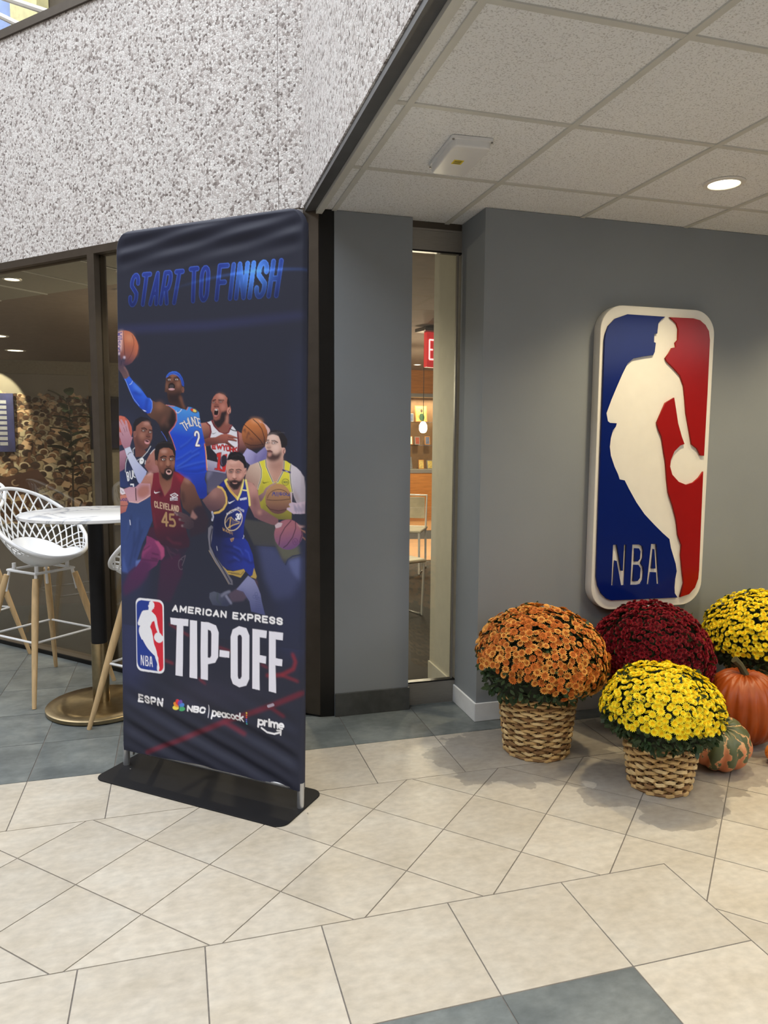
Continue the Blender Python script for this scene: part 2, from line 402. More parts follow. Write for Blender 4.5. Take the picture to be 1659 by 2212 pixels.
# soffit edge trims
struct(MB().box((1.047, -1.43, ZC-.022), (1.077, 1.66, ZC+.03)).obj('trim_1', grid_white))
struct(MB().box((1.000, -1.43, ZC-.005), (1.046, 1.70, ZC+.045)).obj('trim_2', pm('fascia_grey_metal', (96, 97, 99), .4, .3)))

# concrete spandrels above
def panel(name, mb, parent=None): return mb.obj(name, aggregate, parent)
sp = struct(sbox(MB(), -5.6, 1.39, -.16, -.05, 2.61, 3.97).obj('wall_spandrel', aggregate))
def spanel(s0, s1):
    return sbox(MB(), s0, s1, -.05, .0, 2.60, 3.98).obj('concrete_panel', aggregate, sp)
spanel(-5.6, -1.6); spanel(-1.596, 1.278); spanel(1.2815, 1.438)
sr_ = struct(MB().box((1.03, -1.43, 2.65), (1.2, 1.69, 3.97)).obj('wall_spandrel_right', aggregate))
for y0, y1 in ((1.02, 1.712), (-1.43, 1.0165)):
    MB().box((.993, y0, 2.612), (1.03, y1, 3.98)).obj('concrete_panel', aggregate, sr_)
cap = sbox(MB(), -5.6, 1.45, -.18, .015, 3.98, 4.03); struct(cap.obj('trim_3', bronze))
struct(MB().box((.978, -1.43, 3.98), (1.2, 1.70, 4.03)).obj('trim_4', bronze))
# upper floors set back above the spandrels, far side of the atrium
struct(sbox(MB(), -9, 2.0, -2.4, -2.2, 4.0, 9.2).obj('wall_upper', pm('upper_wall_grey', (98, 90, 80), .8)))
struct(MB().box((3.2, -1.43, 4.0), (3.4, 1.8, 9.2)).obj('wall_upper_right', MATS['upper_wall_grey']))
struct(sbox(MB(), -9, 2.2, -2.4, -.1, 3.97, 4.0).obj('floor_upper', carpet))
struct(MB().box((1.2, -1.43, 3.97), (3.4, 1.8, 4.0)).obj('floor_upper_right', carpet))
struct(MB().box((-9.2, -9, 0), (-9, 10.6, 9.2)).obj('wall_left', pm('atrium_wall', (120, 108, 94), .8, var=.3, scale=1.2)))
struct(MB().box((-9.2, -9.2, 0), (7.3, -9, 9.2)).obj('wall_front', MATS['atrium_wall']))
# ------------------------------------------------------------------ storefront glazing
sf = struct(sbox(MB(), -5.6, 1.43, -.06, .03, 2.556, 2.60).obj('window_2', bronze))
sbox(MB(), -5.6, 1.43, -.06, .03, 0, .028).obj('sill_rail', black_metal, sf)
sbox(MB(), -5.6, 1.43, -.05, .036, .028, .034).obj('sill_bead', bronze, sf)
muls = [-5.6, -3.9, -2.0, -.122, 1.0]
for s in muls: sbox(MB(), s-.03, s+.03, -.06, .03, .028, 2.556).obj('mullion', bronze, sf)
for a, b in zip(muls[:-1], muls[1:]): sbox(MB(), a+.03, b-.03, -.02, -.01, .03, 2.556).obj('glass_pane', glass_dark, sf)
sbox(MB(), 1.03, 1.43, -.02, -.01, .03, 2.556).obj('glass_pane', glass_dark, sf)

# ------------------------------------------------------------------ interior behind the glass
YB = 10.6
poly_int = [(-8.2, YB), (8.2, YB), (8.2, 1.84), (1.05, 1.84), SP(1.40, -.07), SP(-9.5, -.07)]
struct(MB().prism(poly_int[::-1], -.002, .002).obj('floor_interior', carpet))
wood_floor = pm('wood_floor', (172, 124, 74), .5, var=.2, scale=3, stretch=(1, 8, 1))
struct(MB().prism([(1.5, 6.6), (7, 5.2), (7, 7.4), (1.5, 8.2)], .002, .006).obj('trim_5', wood_floor))
struct(MB().prism([(1.5, 9.0), (7, 8.6), (7, YB-.05), (1.5, YB-.05)], .002, .006).obj('trim_6', wood_floor))
ic = struct(MB().prism(poly_int[::-1], ZC+.03, ZC+.10).obj('ceiling_interior', interior_ceiling_m))
near = [SP(-9.5, -.07), SP(1.40, -.07), SP(1.40, -.78), SP(-9.5, -.78)]
if area(near) < 0: near = near[::-1]
near_c = struct(MB().prism(near, ZC+.005, ZC+.029).obj('ceiling_near_strip', interior_tile_m))
for k in range(17):
    s = -9+k*.61
    sbox(MB(), s, s+.02, -.78, -.07, ZC-.001, ZC+.005).obj('grid_bar', grid_white, near_c)
struct(MB().box((-9, YB, 0), (8.2, YB+.15, ZC+.1)).obj('wall_interior_back', pm('interior_wall_concrete', (150, 144, 130), .85, var=.1, scale=30, bump=.3)))
struct(MB().box((8.2, 1.6, 0), (8.35, YB, ZC+.1)).obj('wall_interior_right', interior_beige))

def downlight(x, y, z, r, label, group=None, lens=None):
    o = empty('downlight', (x, y, z), 0, label, 'light', group)
    ring = MB().lathe([(r*.80, -.001), (r*.86, -.007), (r*1.08, -.006), (r*1.12, 0), (r*.8, .002)], 28); ring.f = ring.f[:-2]; ring.mi = ring.mi[:len(ring.f)]
    ring.obj('trim_ring', white_paint, o, smooth=True)
    MB().lathe([(r*.82, -.003), (r*.82, .004)], 28).obj('lens', lens or lamp_lens, o)
    return o
warm = (1, .85, .62)
int_lens = emit_mat('interior_lamp_lens', (255, 246, 228), 7)
spots = [(-.75, 3.93, .06, 'small downlight high behind the left pane, nearest the frame head'), (-.62, 4.39, .06, 'small downlight behind the left pane, second from the top'),
         (-1.62, 7.58, .12, 'wide downlight at the left edge above the mural'), (-1.72, 9.16, .12, 'wide downlight just above the crowd mural'),
         (.045, 3.42, .05, 'small downlight just left of the storefront mullion'), (.0, 4.3, .05, 'small downlight just right of the storefront mullion'),
         (1.94, 6.05, .075, 'oval downlight in the interior ceiling seen through the sidelight'), (4.1, 9.2, .06, 'tiny downlight above the oak display case')]
for x, y, r_, lb_ in spots: downlight(x, y, ZC+.029 if y > 4.35 else ZC+.003, r_, lb_, None, int_lens)
for x, y, e in ((-1.2, 6.2, 70), (-2.4, 8.6, 170), (-1.0, 8.8, 110), (2.9, 6.6, 150), (4.4, 9.0, 200), (2.7, 3.8, 80), (.95, 2.75, 110)):  # last spot is added to brighten the beige return wall
    lamp('interior_lamp', 'SPOT', (x, y, ZC-.02), e, warm, spot_size=R(150), spot_blend=.8, shadow_soft_size=.1)
globe = emit_mat('pendant_globe', (255, 244, 224), 6)
for x, y, z, e, lb_ in ((3.15, 6.9, 1.60, 60, 'white pendant globe lamp before the oak display case'), (3.42, 6.9, 1.60, 60, 'white pendant globe lamp beside the beige wall edge'), (.9, 5.0, 2.1, 70, 'added unseen globe lamp lighting the left interior from behind the banner')):  # third globe is an unseen extra, added to light the left interior
    pn = empty('pendant_lamp', (x, y, 0), 0, lb_, 'lamp')
    MB().tube([(0, 0, z+.05), (0, 0, ZC+.03)], .004, 6).obj('cord', black_metal, pn)
    MB().lathe([(.012, z+.07), (.03, z+.06), (.05, z+.02), (.052, z-.03), (.035, z-.065), (.012, z-.075)], 18).obj('globe', globe, pn, smooth=True)
    lamp('pendant_light', 'POINT', (x, y, z-.16), e, warm, shadow_soft_size=.06)
lamp('added_sun_patch_spot', 'SPOT', (-2.25, YB-.8, ZC-.05), 130, (1, .88, .6), (R(52), 0, R(10)), spot_size=R(62), spot_blend=.15, shadow_soft_size=.02)  # added spot imitating the sunlit patch mirrored in the storefront glass

# crowd mural: flat print, painted into colour attributes of a fine grid
def grid_print(name, w, h, img, mat, parent=None, P=None):
    """img (rows, cols, 3) linear colours -> a grid mesh with one colour per vertex; P(u,v) gives positions (arrays)"""
    rows, cols_ = img.shape[:2]
    u, v = np.meshgrid(np.linspace(0, 1, cols_), np.linspace(0, 1, rows))
    co = P(u, v) if P else np.stack([u*w, 0*u, (1-v)*h], -1)
    nv = rows*cols_; me = bpy.data.meshes.new(name)
    me.vertices.add(nv); me.vertices.foreach_set('co', co.reshape(-1).astype(np.float32))
    i = (np.arange(rows-1)[:, None]*cols_+np.arange(cols_-1)[None, :]).reshape(-1)
    quads = np.stack([i, i+cols_, i+cols_+1, i+1], 1).astype(np.int32); nf = len(quads)
    me.loops.add(nf*4); me.loops.foreach_set('vertex_index', quads.reshape(-1))
    me.polygons.add(nf); me.polygons.foreach_set('loop_start', np.arange(0, nf*4, 4, dtype=np.int32)); me.polygons.foreach_set('loop_total', np.full(nf, 4, np.int32))
    me.polygons.foreach_set('use_smooth', np.ones(nf, bool))
    me.update(); me.validate()
    ca = me.color_attributes.new('print', 'FLOAT_COLOR', 'POINT')
    rgba = np.ones((nv, 4), np.float32); rgba[:, :3] = img.reshape(-1, 3); ca.data.foreach_set('color', rgba.reshape(-1))
    return obj(name, me, mat, parent)

def to_lin(c):
    c = np.asarray(c, float)/255; return np.where(c <= .04045, c/12.92, ((c+.055)/1.055)**2.4)
class Canvas:
    def __init__(s, w, h, col): s.w, s.h = w, h; s.a = np.zeros((h, w, 3)); s.a[:] = col
    def cover(s, polys, ss=3):
        """even-odd coverage of closed polygons in pixel units -> (x0,y0,mask)"""
        allp = np.concatenate(polys); x0 = int(max(0, math.floor(allp[:, 0].min())-1)); x1 = int(min(s.w, math.ceil(allp[:, 0].max())+2))
        y0 = int(max(0, math.floor(allp[:, 1].min())-1)); y1 = int(min(s.h, math.ceil(allp[:, 1].max())+2))
        if x1 <= x0 or y1 <= y0: return None
        m = np.zeros((y1-y0, x1-x0+1)); W = x1-x0
        ed = []
        for p in polys: ed.append(np.concatenate([p, np.roll(p, -1, 0)], 1))
        ed = np.concatenate(ed); ya, yb = ed[:, 1], ed[:, 3]; lo, hi = np.minimum(ya, yb), np.maximum(ya, yb)
        xs = np.arange(W+1)
        for r in range(y1-y0):
            row = np.zeros(W+1)
            for k in range(ss):
                y = y0+r+(k+.5)/ss; sel = (lo <= y) & (hi > y)
                if not sel.any(): continue
                e = ed[sel]; c = np.sort(e[:, 0]+(y-e[:, 1])*(e[:, 2]-e[:, 0])/(e[:, 3]-e[:, 1]))-x0
                for a, b in zip(c[0::2], c[1::2]):
                    row += np.clip(b-xs, 0, 1)-np.clip(a-xs, 0, 1)
            m[r] = row/ss
        return x0, y0, np.clip(m[:, :W], 0, 1)
    def put(s, x0, y0, m, col, alpha, blur=0, grad=None):
        if blur >= .6:
            k = int(round(blur)); pad = 2*k+1
            big = np.pad(m, pad)
            for ax in (0, 1):
                for _ in range(2):
                    cs = np.cumsum(np.insert(big, 0, 0, ax), ax)
                    n = big.shape[ax]; i0 = np.clip(np.arange(n)-k, 0, n); i1 = np.clip(np.arange(n)+k+1, 0, n)
                    big = (np.take(cs, i1, ax)-np.take(cs, i0, ax))/(2*k+1)
            m = big; x0 -= pad; y0 -= pad
        h, w = m.shape; xa, ya = max(0, -x0), max(0, -y0); xb, yb = min(w, s.w-x0), min(h, s.h-y0)
        if xb <= xa or yb <= ya: return
        m = (m[ya:yb, xa:xb]*alpha)[..., None]; v = s.a[y0+ya:y0+yb, x0+xa:x0+xb]
        c = np.asarray(col)
        if grad is not None:
            (gx0, gy0, gx1, gy1), c1 = grad
            X, Y = np.meshgrid(np.arange(x0+xa, x0+xb), np.arange(y0+ya, y0+yb)); d2 = (gx1-gx0)**2+(gy1-gy0)**2+1e-9
            t = np.clip(((X-gx0)*(gx1-gx0)+(Y-gy0)*(gy1-gy0))/d2, 0, 1)[..., None]; c = c*(1-t)+np.asarray(c1)*t
        v[:] = v*(1-m)+c*m
    def poly(s, pts, col, alpha=1, blur=0, grad=None):
        r = s.cover([np.asarray(p, float) for p in (pts if isinstance(pts[0], np.ndarray) and pts[0].ndim == 2 else [np.asarray(pts)])])
        if r: s.put(r[0], r[1], r[2], col, alpha, blur, grad)
    def stroke(s, pts, w, col, alpha=1, blur=0):
        pts = np.asarray(pts, float); hw = max(w/2, .35)
        x0 = int(max(0, math.floor(pts[:, 0].min()-hw-1))); x1 = int(min(s.w, math.ceil(pts[:, 0].max()+hw+2)))
        y0 = int(max(0, math.floor(pts[:, 1].min()-hw-1))); y1 = int(min(s.h, math.ceil(pts[:, 1].max()+hw+2)))
        if x1 <= x0 or y1 <= y0: return
        X, Y = np.meshgrid(np.arange(x0, x1), np.arange(y0, y1)); d = np.full(X.shape, 1e9)
        for a, b in zip(pts[:-1], pts[1:]):
            e = b-a; t = np.clip(((X-a[0])*e[0]+(Y-a[1])*e[1])/(e@e+1e-9), 0, 1)
            d = np.minimum(d, np.hypot(X-a[0]-t*e[0], Y-a[1]-t*e[1]))
        s.put(x0, y0, np.clip(hw+.5-d, 0, 1)*min(1, w/.7), col, alpha, blur)
def ellipse_pts(cx, cy, rx_, ry_, n=14, rot=0):
    t = np.linspace(0, 2*np.pi, n, endpoint=False); x = rx_*np.cos(t); y = ry_*np.sin(t)
    return np.stack([cx+x*math.cos(rot)-y*math.sin(rot), cy+x*math.sin(rot)+y*math.cos(rot)], 1)

def paint_crowd(w, h):
    rnd = random.Random(3); cv = Canvas(w, h, to_lin((150, 146, 138)))
    cv.put(0, 0, np.clip(np.linspace(-1.1, 3.0, h), 0, 1)[:, None]*np.ones((1, w)), to_lin((118, 100, 84)), 1)
    shirts = [(232, 220, 190), (216, 200, 168), (226, 212, 186), (204, 186, 156), (238, 226, 200), (176, 150, 124)]
    skins = [(84, 60, 50), (120, 88, 68), (152, 116, 90), (66, 48, 44), (100, 72, 58), (176, 140, 112)]
    y = h*.12
    while y < h*1.04:
        t = (y/h-.2)/.8; sc = (9+13*max(t, 0))*h/420; x = -sc+rnd.random()*sc
        while x < w+sc:
            edge = h*.14+(0 if x > w*.35 else h*.06)
            yy = y+rnd.uniform(-.5, .5)*sc
            if yy > edge:
                sh = to_lin(rnd.choice(shirts))*rnd.uniform(.7, 1.05); sk = to_lin(rnd.choice(skins)); hair = to_lin(rnd.choice([(62, 54, 50), (74, 64, 58), (226, 212, 186), (84, 68, 58), (58, 50, 48)]))
                xx = x+rnd.uniform(-.3, .3)*sc
                cv.poly(np.array([(xx-.95*sc, yy+2.4*sc), (xx-.85*sc, yy+.95*sc), (xx-.3*sc, yy+.62*sc), (xx+.3*sc, yy+.62*sc), (xx+.85*sc, yy+.95*sc), (xx+.95*sc, yy+2.4*sc)]), sh, grad=((xx-sc, yy, xx+sc, yy+1.5*sc), sh*.62))
                if rnd.random() < .34:
                    sg = rnd.choice([-1, 1]); a = np.array([(xx+sg*.8*sc, yy+1.1*sc), (xx+sg*1.25*sc, yy+.2*sc), (xx+sg*rnd.uniform(.7, 1.5)*sc, yy-.9*sc)]); cv.stroke(a, .34*sc, sk)
                    if rnd.random() < .5:
                        bx, by = a[-1]; cv.poly(np.array([(bx-.3*sc, by-.2*sc), (bx+.9*sc*sg, by-.7*sc), (bx+1.3*sc*sg, by+.2*sc), (bx+.5*sc*sg, by+.5*sc)]), to_lin((220, 190, 160)))
                cv.stroke([(xx-.95*sc, yy+2.2*sc), (xx-.86*sc, yy+.95*sc), (xx-.3*sc, yy+.62*sc)], .16*sc, to_lin((60, 46, 38)), .7); cv.stroke([(xx+.95*sc, yy+2.2*sc), (xx+.86*sc, yy+.95*sc), (xx+.3*sc, yy+.62*sc)], .16*sc, to_lin((60, 46, 38)), .7)
                cv.poly(ellipse_pts(xx, yy-.05*sc, .54*sc, .66*sc), hair)
                cv.poly(ellipse_pts(xx, yy+.08*sc, .45*sc, .56*sc), sk, grad=((xx-.4*sc, yy-.4*sc, xx+.4*sc, yy+.5*sc), sk*.55))
                cv.stroke([(xx-.2*sc, yy+.04*sc), (xx-.08*sc, yy+.04*sc)], .1*sc, sk*.25); cv.stroke([(xx+.08*sc, yy+.04*sc), (xx+.2*sc, yy+.04*sc)], .1*sc, sk*.25)
                cv.stroke([(xx-.13*sc, yy+.36*sc), (xx+.13*sc, yy+.36*sc)], .09*sc, sk*.35)
            x += sc*rnd.uniform(1.25, 1.75)
        y += sc*rnd.uniform(.9, 1.15)
    fx, fy = w*.66, h*.70                    # dark flag held up in the crowd
    cv.poly(np.array([(fx-.09*w, fy), (fx+.10*w, fy-.07*h), (fx+.15*w, fy+.03*h), (fx-.01*w, fy+.12*h)]), to_lin((92, 66, 58)))
    cv.stroke(ellipse_pts(fx, fy+.02*h, .016*w, .02*h)[2:11], 2.5, to_lin((190, 170, 150)))
    return cv.a
mural_m = vcol_mat('mural_print', 'print', .7, .2)
mur = grid_print('crowd_mural', 3.3, 2.35, paint_crowd(400, 440), mural_m)
mur.location = (-4.25, YB-.014, .06)
md = mur.modifiers.new('thickness', 'SOLIDIFY'); md.thickness = .01; md.offset = -1
tag(mur, 'printed wall mural of a cheering crowd behind the glass front', 'mural')
# wall screen right of the mural
tv = empty('wall_screen', (-.56, YB-.02, 1.66), 0, 'dark flat wall screen right of the crowd mural', 'screen')
bevel(MB().box((-.38, -.05, -.42), (.42, 0, .42)).obj('housing', black_metal, tv), .008)
MB().box((-.355, -.054, -.395), (.395, -.05, .395)).obj('display', pm('screen_navy', (36, 36, 66), .2, var=.5, scale=4), tv)
# blue panel left of the mural, standing in for a poster reflected in the glass
bpn = empty('blue_panel', (-2.15, YB-.09, 0), 0, 'blue panel with white vertical lettering standing in for a reflected poster', 'panel')
bevel(MB().box((-.55, -.02, 1.2), (.12, .02, 2.1)).obj('board', pm('panel_blue', (44, 52, 112), .6, var=.3, scale=6), bpn), .004)
pw = pm('panel_white', (170, 176, 196), .6)
for k in range(9):
    MB().box((-.09, -.024, 1.30+k*.08), (.02, -.0205, 1.352+k*.08)).obj('letter', pw, bpn); 
# display case across the room, seen through the narrow sidelight
oak = pm('honey_oak', (186, 124, 60), .45, var=.18, scale=5, stretch=(1, 1, 9))
case = empty('display_case', (4.5, YB-.02, 0), 0, 'honey oak display cabinet with lit glass shelves across the room', 'cabinet')
bevel(MB().box((-1.9, -.45, 0), (1.9, 0, .84)).obj('base_cabinet', oak, case), .006)
MB().box((-1.92, -.47, 0), (1.92, -.45, .1)).obj('plinth', oak, case)
MB().box((-1.9, -.46, .84), (1.9, 0, .90)).obj('steel_rail', steel, case)
MB().box((-1.9, -.05, .90), (1.9, 0, 2.20)).obj('back_panel', pm('case_back_brown', (120, 88, 58), .6), case)
MB().box((-1.9, -.46, 2.16), (1.9, 0, 2.22)).obj('top_rail', steel, case)
MB().box((-1.9, -.45, 2.22), (1.9, 0, ZC+.03)).obj('fascia', oak, case)
for x in (-1.9, 1.88): MB().box((x, -.45, .9), (x+.02, 0, 2.16)).obj('side_panel', oak, case)
for z in (1.32, 1.72): MB().box((-1.88, -.42, z), (1.88, -.05, z+.012)).obj('glass_shelf', glass, case)
lamp('case_light', 'AREA', (4.5, YB-.28, 2.14), 60, (1, .86, .6), shape='RECTANGLE', size=3.4, size_y=.2)
rnd = random.Random(5)
cols_item = [('cream', (226, 220, 200)), ('gold', (196, 170, 96)), ('slate blue', (90, 96, 120)), ('white', (216, 214, 210)), ('rust', (150, 70, 50)), ('pale yellow', (220, 214, 150)), ('grey', (120, 120, 126))]
im = [(n_, pm('keepsake_' + n_.replace(' ', '_'), c_, .5, var=.3, scale=30)) for n_, c_ in cols_item]
ordn = ['first', 'second', 'third', 'fourth', 'fifth', 'sixth', 'seventh', 'eighth', 'ninth', 'tenth', 'eleventh', 'twelfth']
for z, shn in ((.90, 'bottom shelf'), (1.332, 'middle shelf'), (1.732, 'top shelf')):
    x = 4.05; k = 0
    while x < 5.35:
        wv = rnd.uniform(.09, .18); hv = rnd.uniform(.1, .24); cn, m_ = rnd.choice(im)
        special = shn == 'top shelf' and 4.42 < x < 4.62 and not any(o.name.startswith('framed_portrait') for o in bpy.data.objects)
        if special: wv, hv = .22, .29
        fr = empty('framed_portrait' if special else 'framed_card', (x+wv/2, YB-.02-.22, z), 0, ('yellow framed portrait of a player in green on the top shelf' if special else 'small %s framed keepsake, %s from the left on the %s of the case' % (cn, ordn[k], shn)), 'keepsake', 'keepsakes in the oak display case')
        fr.rotation_euler = (R(-10), 0, 0 if special else rnd.uniform(-.3, .3))
        bevel(MB().box((-wv/2, -.012, 0), (wv/2, .012, hv)).obj('frame', oak if rnd.random() < .4 else steel, fr), .003)
        pc = MB().box((-wv/2+.012, -.0135, .012), (wv/2-.012, -.012, hv-.012)).obj('picture', MATS['keepsake_gold'] if special else m_, fr)
        if special:
            for nm_, e_, cc in (('torso', (0.01, .085, .05, .07), (52, 84, 56)), ('head', (.01, .20, .022, .032), (80, 54, 40)), ('ball', (-.045, .10, .026, .026), (206, 150, 70))):
                lp = [(p[0], p[1]) for p in ellipse_pts(e_[0], e_[1], e_[2], e_[3], 12)]
                mbp = MB().prism(lp, .0, .001); me_ = mbp.mesh(nm_); me_.transform(Matrix.Rotation(R(90), 4, 'X')); obj(nm_, me_, pm('portrait_'+nm_, cc, .6), pc, (0, -.0137, 0))
        x += wv+rnd.uniform(.03, .12); k += 1
# exit sign hanging inside
ex = empty('exit_sign', (3.05, 5.35, 2.22), .25, 'red exit sign hanging from the interior ceiling', 'sign')
bevel(MB().box((-.17, -.03, -.02), (.17, .03, .34)).obj('housing', pm('exit_red', (190, 60, 60), .5, emis=(220, 40, 44), estr=.6), ex), .006)
bevel(MB().box((-.24, -.10, .34), (.24, .10, .38)).obj('canopy', bronze, ex), .01)
ew = emit_mat('exit_letter', (255, 190, 190), 1.6)
LT = {'E': [((0, 0), (0, 1)), ((0, 0), (1, 0)), ((0, .5), (.8, .5)), ((0, 1), (1, 1))], 'X': [((0, 0), (1, 1)), ((0, 1), (1, 0))], 'I': [((.5, 0), (.5, 1))], 'T': [((0, 1), (1, 1)), ((.5, 0), (.5, 1))]}
for k, ch in enumerate('EXIT'):
    mb = MB(); x0 = -.14+k*.075
    for (a, b) in LT[ch]: mb.tube([(x0+a[0]*.05, -.034, .06+a[1]*.2), (x0+b[0]*.05, -.034, .06+b[1]*.2)], .009, 4)
    mb.obj('letter', ew, ex)
# white side chairs inside
def side_chair(x, y, rz, label):
    c = empty('side_chair', (x, y, 0), rz, label, 'chair', 'white tube chairs inside')
    wt = MATS['white_gloss_paint']
    for sx in (-.22, .22):
        MB().tube([(sx, .2, .45), (sx, .22, .01), (sx, -.2, .01), (sx, -.22, .45)], .012, 8).obj('leg', wt, c, smooth=True)
    bevel(MB().box((-.24, -.23, .45), (.24, .23, .48)).obj('seat', pm('seat_cream', (206, 196, 170), .7) if 'seat_cream' not in MATS else MATS['seat_cream'], c), .012)
    MB().tube([(-.22, .2, .46), (-.22, .27, .82), (.22, .27, .82), (.22, .2, .46)], .012, 8).obj('back_tube', wt, c, smooth=True)
    bevel(MB().box((-.2, .245, .56), (.2, .265, .8)).obj('backrest', MATS['seat_cream'], c), .006)
side_chair(2.02, 3.72, .35, 'white tube chair nearest the narrow sidelight')
side_chair(2.75, 5.6, -.5, 'white tube chair farther inside behind the sidelight')

# ------------------------------------------------------------------ glimpses above the spandrel cap
painted_sky_pane = pm('painted_sky_pane', (120, 150, 210), .15, var=.4, scale=2)  # the blue of the sky is painted into the pane colour
ub = empty('upper_window', (*SP(-4.3, -2.19), 4.0), math.atan2(sdy, sdx), 'upper window with blue sky painted on its panes above the concrete band', 'window')
for k in range(2):
    x = -.72+k*.56
    MB().box((x, -.03, .5), (x+.50, -.01, 3.2)).obj('pane', painted_sky_pane, ub)
    bevel(MB().box((x-.06, -.06, .45), (x, .0, 3.25)).obj('mullion', bronze, ub), .004)
yl = pm('yellow_beam_paint', (236, 228, 172), .7)
tag(sbox(MB(), -3.86, -3.42, -2.19, -2.05, 4.0, 9.0).obj('yellow_pier', yl), 'pale yellow pier above the concrete band', 'pier')
rl = empty('handrail', (*SP(0, -.3), 4.0), math.atan2(sdy, sdx), 'white sloping handrail above the concrete band', 'railing')
MB().tube([(-2.2, 0, .83), (-1.05, 0, .20)], .02, 8).obj('lower_rail', white_paint, rl, smooth=True)
MB().tube([(-2.0, 0, .80), (-.55, 0, .12)], .02, 8).obj('upper_rail', white_paint, rl, smooth=True)
for x in (-1.9, -1.03): MB().tube([(x, 0, 0), (x, 0, .83-(x+2.2)*.548)], .012, 8).obj('baluster', bronze, rl)

# leafy plant set behind the glass, standing in for a reflected one
fp = empty('standin_plant', (-1.12, 9.6, 0), 0, 'dark broad-leaved plant standing in for one reflected in the glass', 'plant')
MB().lathe([(.14, 0), (.18, .32), (.165, .32), (.15, .28)], 20).obj('pot', pm('pot_charcoal', (60, 58, 56), .6), fp, smooth=True)
MB().tube([(0, 0, .28), (.02, 0, 1.0), (-.01, .02, 2.0)], [.018, .014, .008], 6).obj('stem', pm('plant_bark', (70, 58, 44), .8), fp)
fl_ = pm('fiddle_leaf', (34, 48, 30), .5, var=.3)
rdl = random.Random(2)
lf = MB(); 
for i in range(7):
    t_ = i/6; w_ = .085*math.sin(math.pi*(.08+.9*t_))**.7
    lf.v += [(-w_, t_*.3, .03*math.sin(3*t_)), (0, t_*.3, .02*math.sin(3*t_)-.012), (w_, t_*.3, .03*math.sin(3*t_))]
for i in range(6):
    for q in range(2): lf.f.append((i*3+q, i*3+q+1, i*3+q+4, i*3+q+3)); lf.mi.append(0)
lf_me = lf.mesh('leaf', True)
for k in range(22):
    z = .9+1.15*k/21; o = obj('leaf', lf_me, fl_, fp, (rdl.uniform(-.03, .03), rdl.uniform(-.03, .03), z), (rdl.uniform(-.2, .7), rdl.uniform(-.3, .3), k*2.4)); o.scale = [rdl.uniform(.75, 1.15)]*3
# ------------------------------------------------------------------ ceiling fittings
downlight(2.69, .775, ZC, .078, 'lit round downlight in the white ceiling above the flower pots')
for x, y, e in ((2.69, .775, 88), (3.92, .775, 92), (5.15, .775, 60), (2.69, -.46, 48), (3.92, -.46, 44)):
    lamp('downlight_lamp', 'SPOT', (x, y, ZC-.015), e, (1, .82, .50), spot_size=R(118), spot_blend=.85, shadow_soft_size=.06)
for x, y, lb_ in ((3.92, .775, 'ceiling downlight along the wall, right of the visible one'), (5.15, .775, 'ceiling downlight farthest right along the wall'), (2.69, -.46, 'ceiling downlight over the walkway, nearer the viewer'), (3.92, -.46, 'ceiling downlight over the walkway, nearer the viewer and farther right')):
    downlight(x, y, ZC, .078, lb_, 'alcove downlights')
ap = empty('ceiling_box', (1.455, .785, ZC-.003), R(-3), 'white plastic access box with a yellow label screwed to the ceiling', 'box')
b_ = MB(); pr = rrect(-.075, -.15, .075, .15, .02, 5); b_.prism(pr[::-1] if area(pr) < 0 else pr, -.034, 0)
bevel(b_.obj('cover', pm('box_white', (228, 229, 230), .4, var=.02), ap), .008, 3)
b_ = MB(); pr = rrect(-.083, -.158, .083, .158, .012, 4); b_.prism(pr, -.008, .003); b_.obj('flange', MATS['box_white'], ap)
for sx in (-1, 1):
    for sy in (-1, 1): MB().lathe([(.0045, -.012), (.0045, -.006)], 8, (sx*.076, sy*.150, 0)).obj('screw', steel, ap)
lb = MB().box((-.028, -.02, -.0352), (.012, .022, -.0338)).obj('label', pm('label_yellow', (226, 206, 40), .6), ap)
for k in range(4): MB().box((-.024, -.014+k*.009, -.0356), (.006, -.010+k*.009, -.0352)).obj('print_line', black_metal, lb)

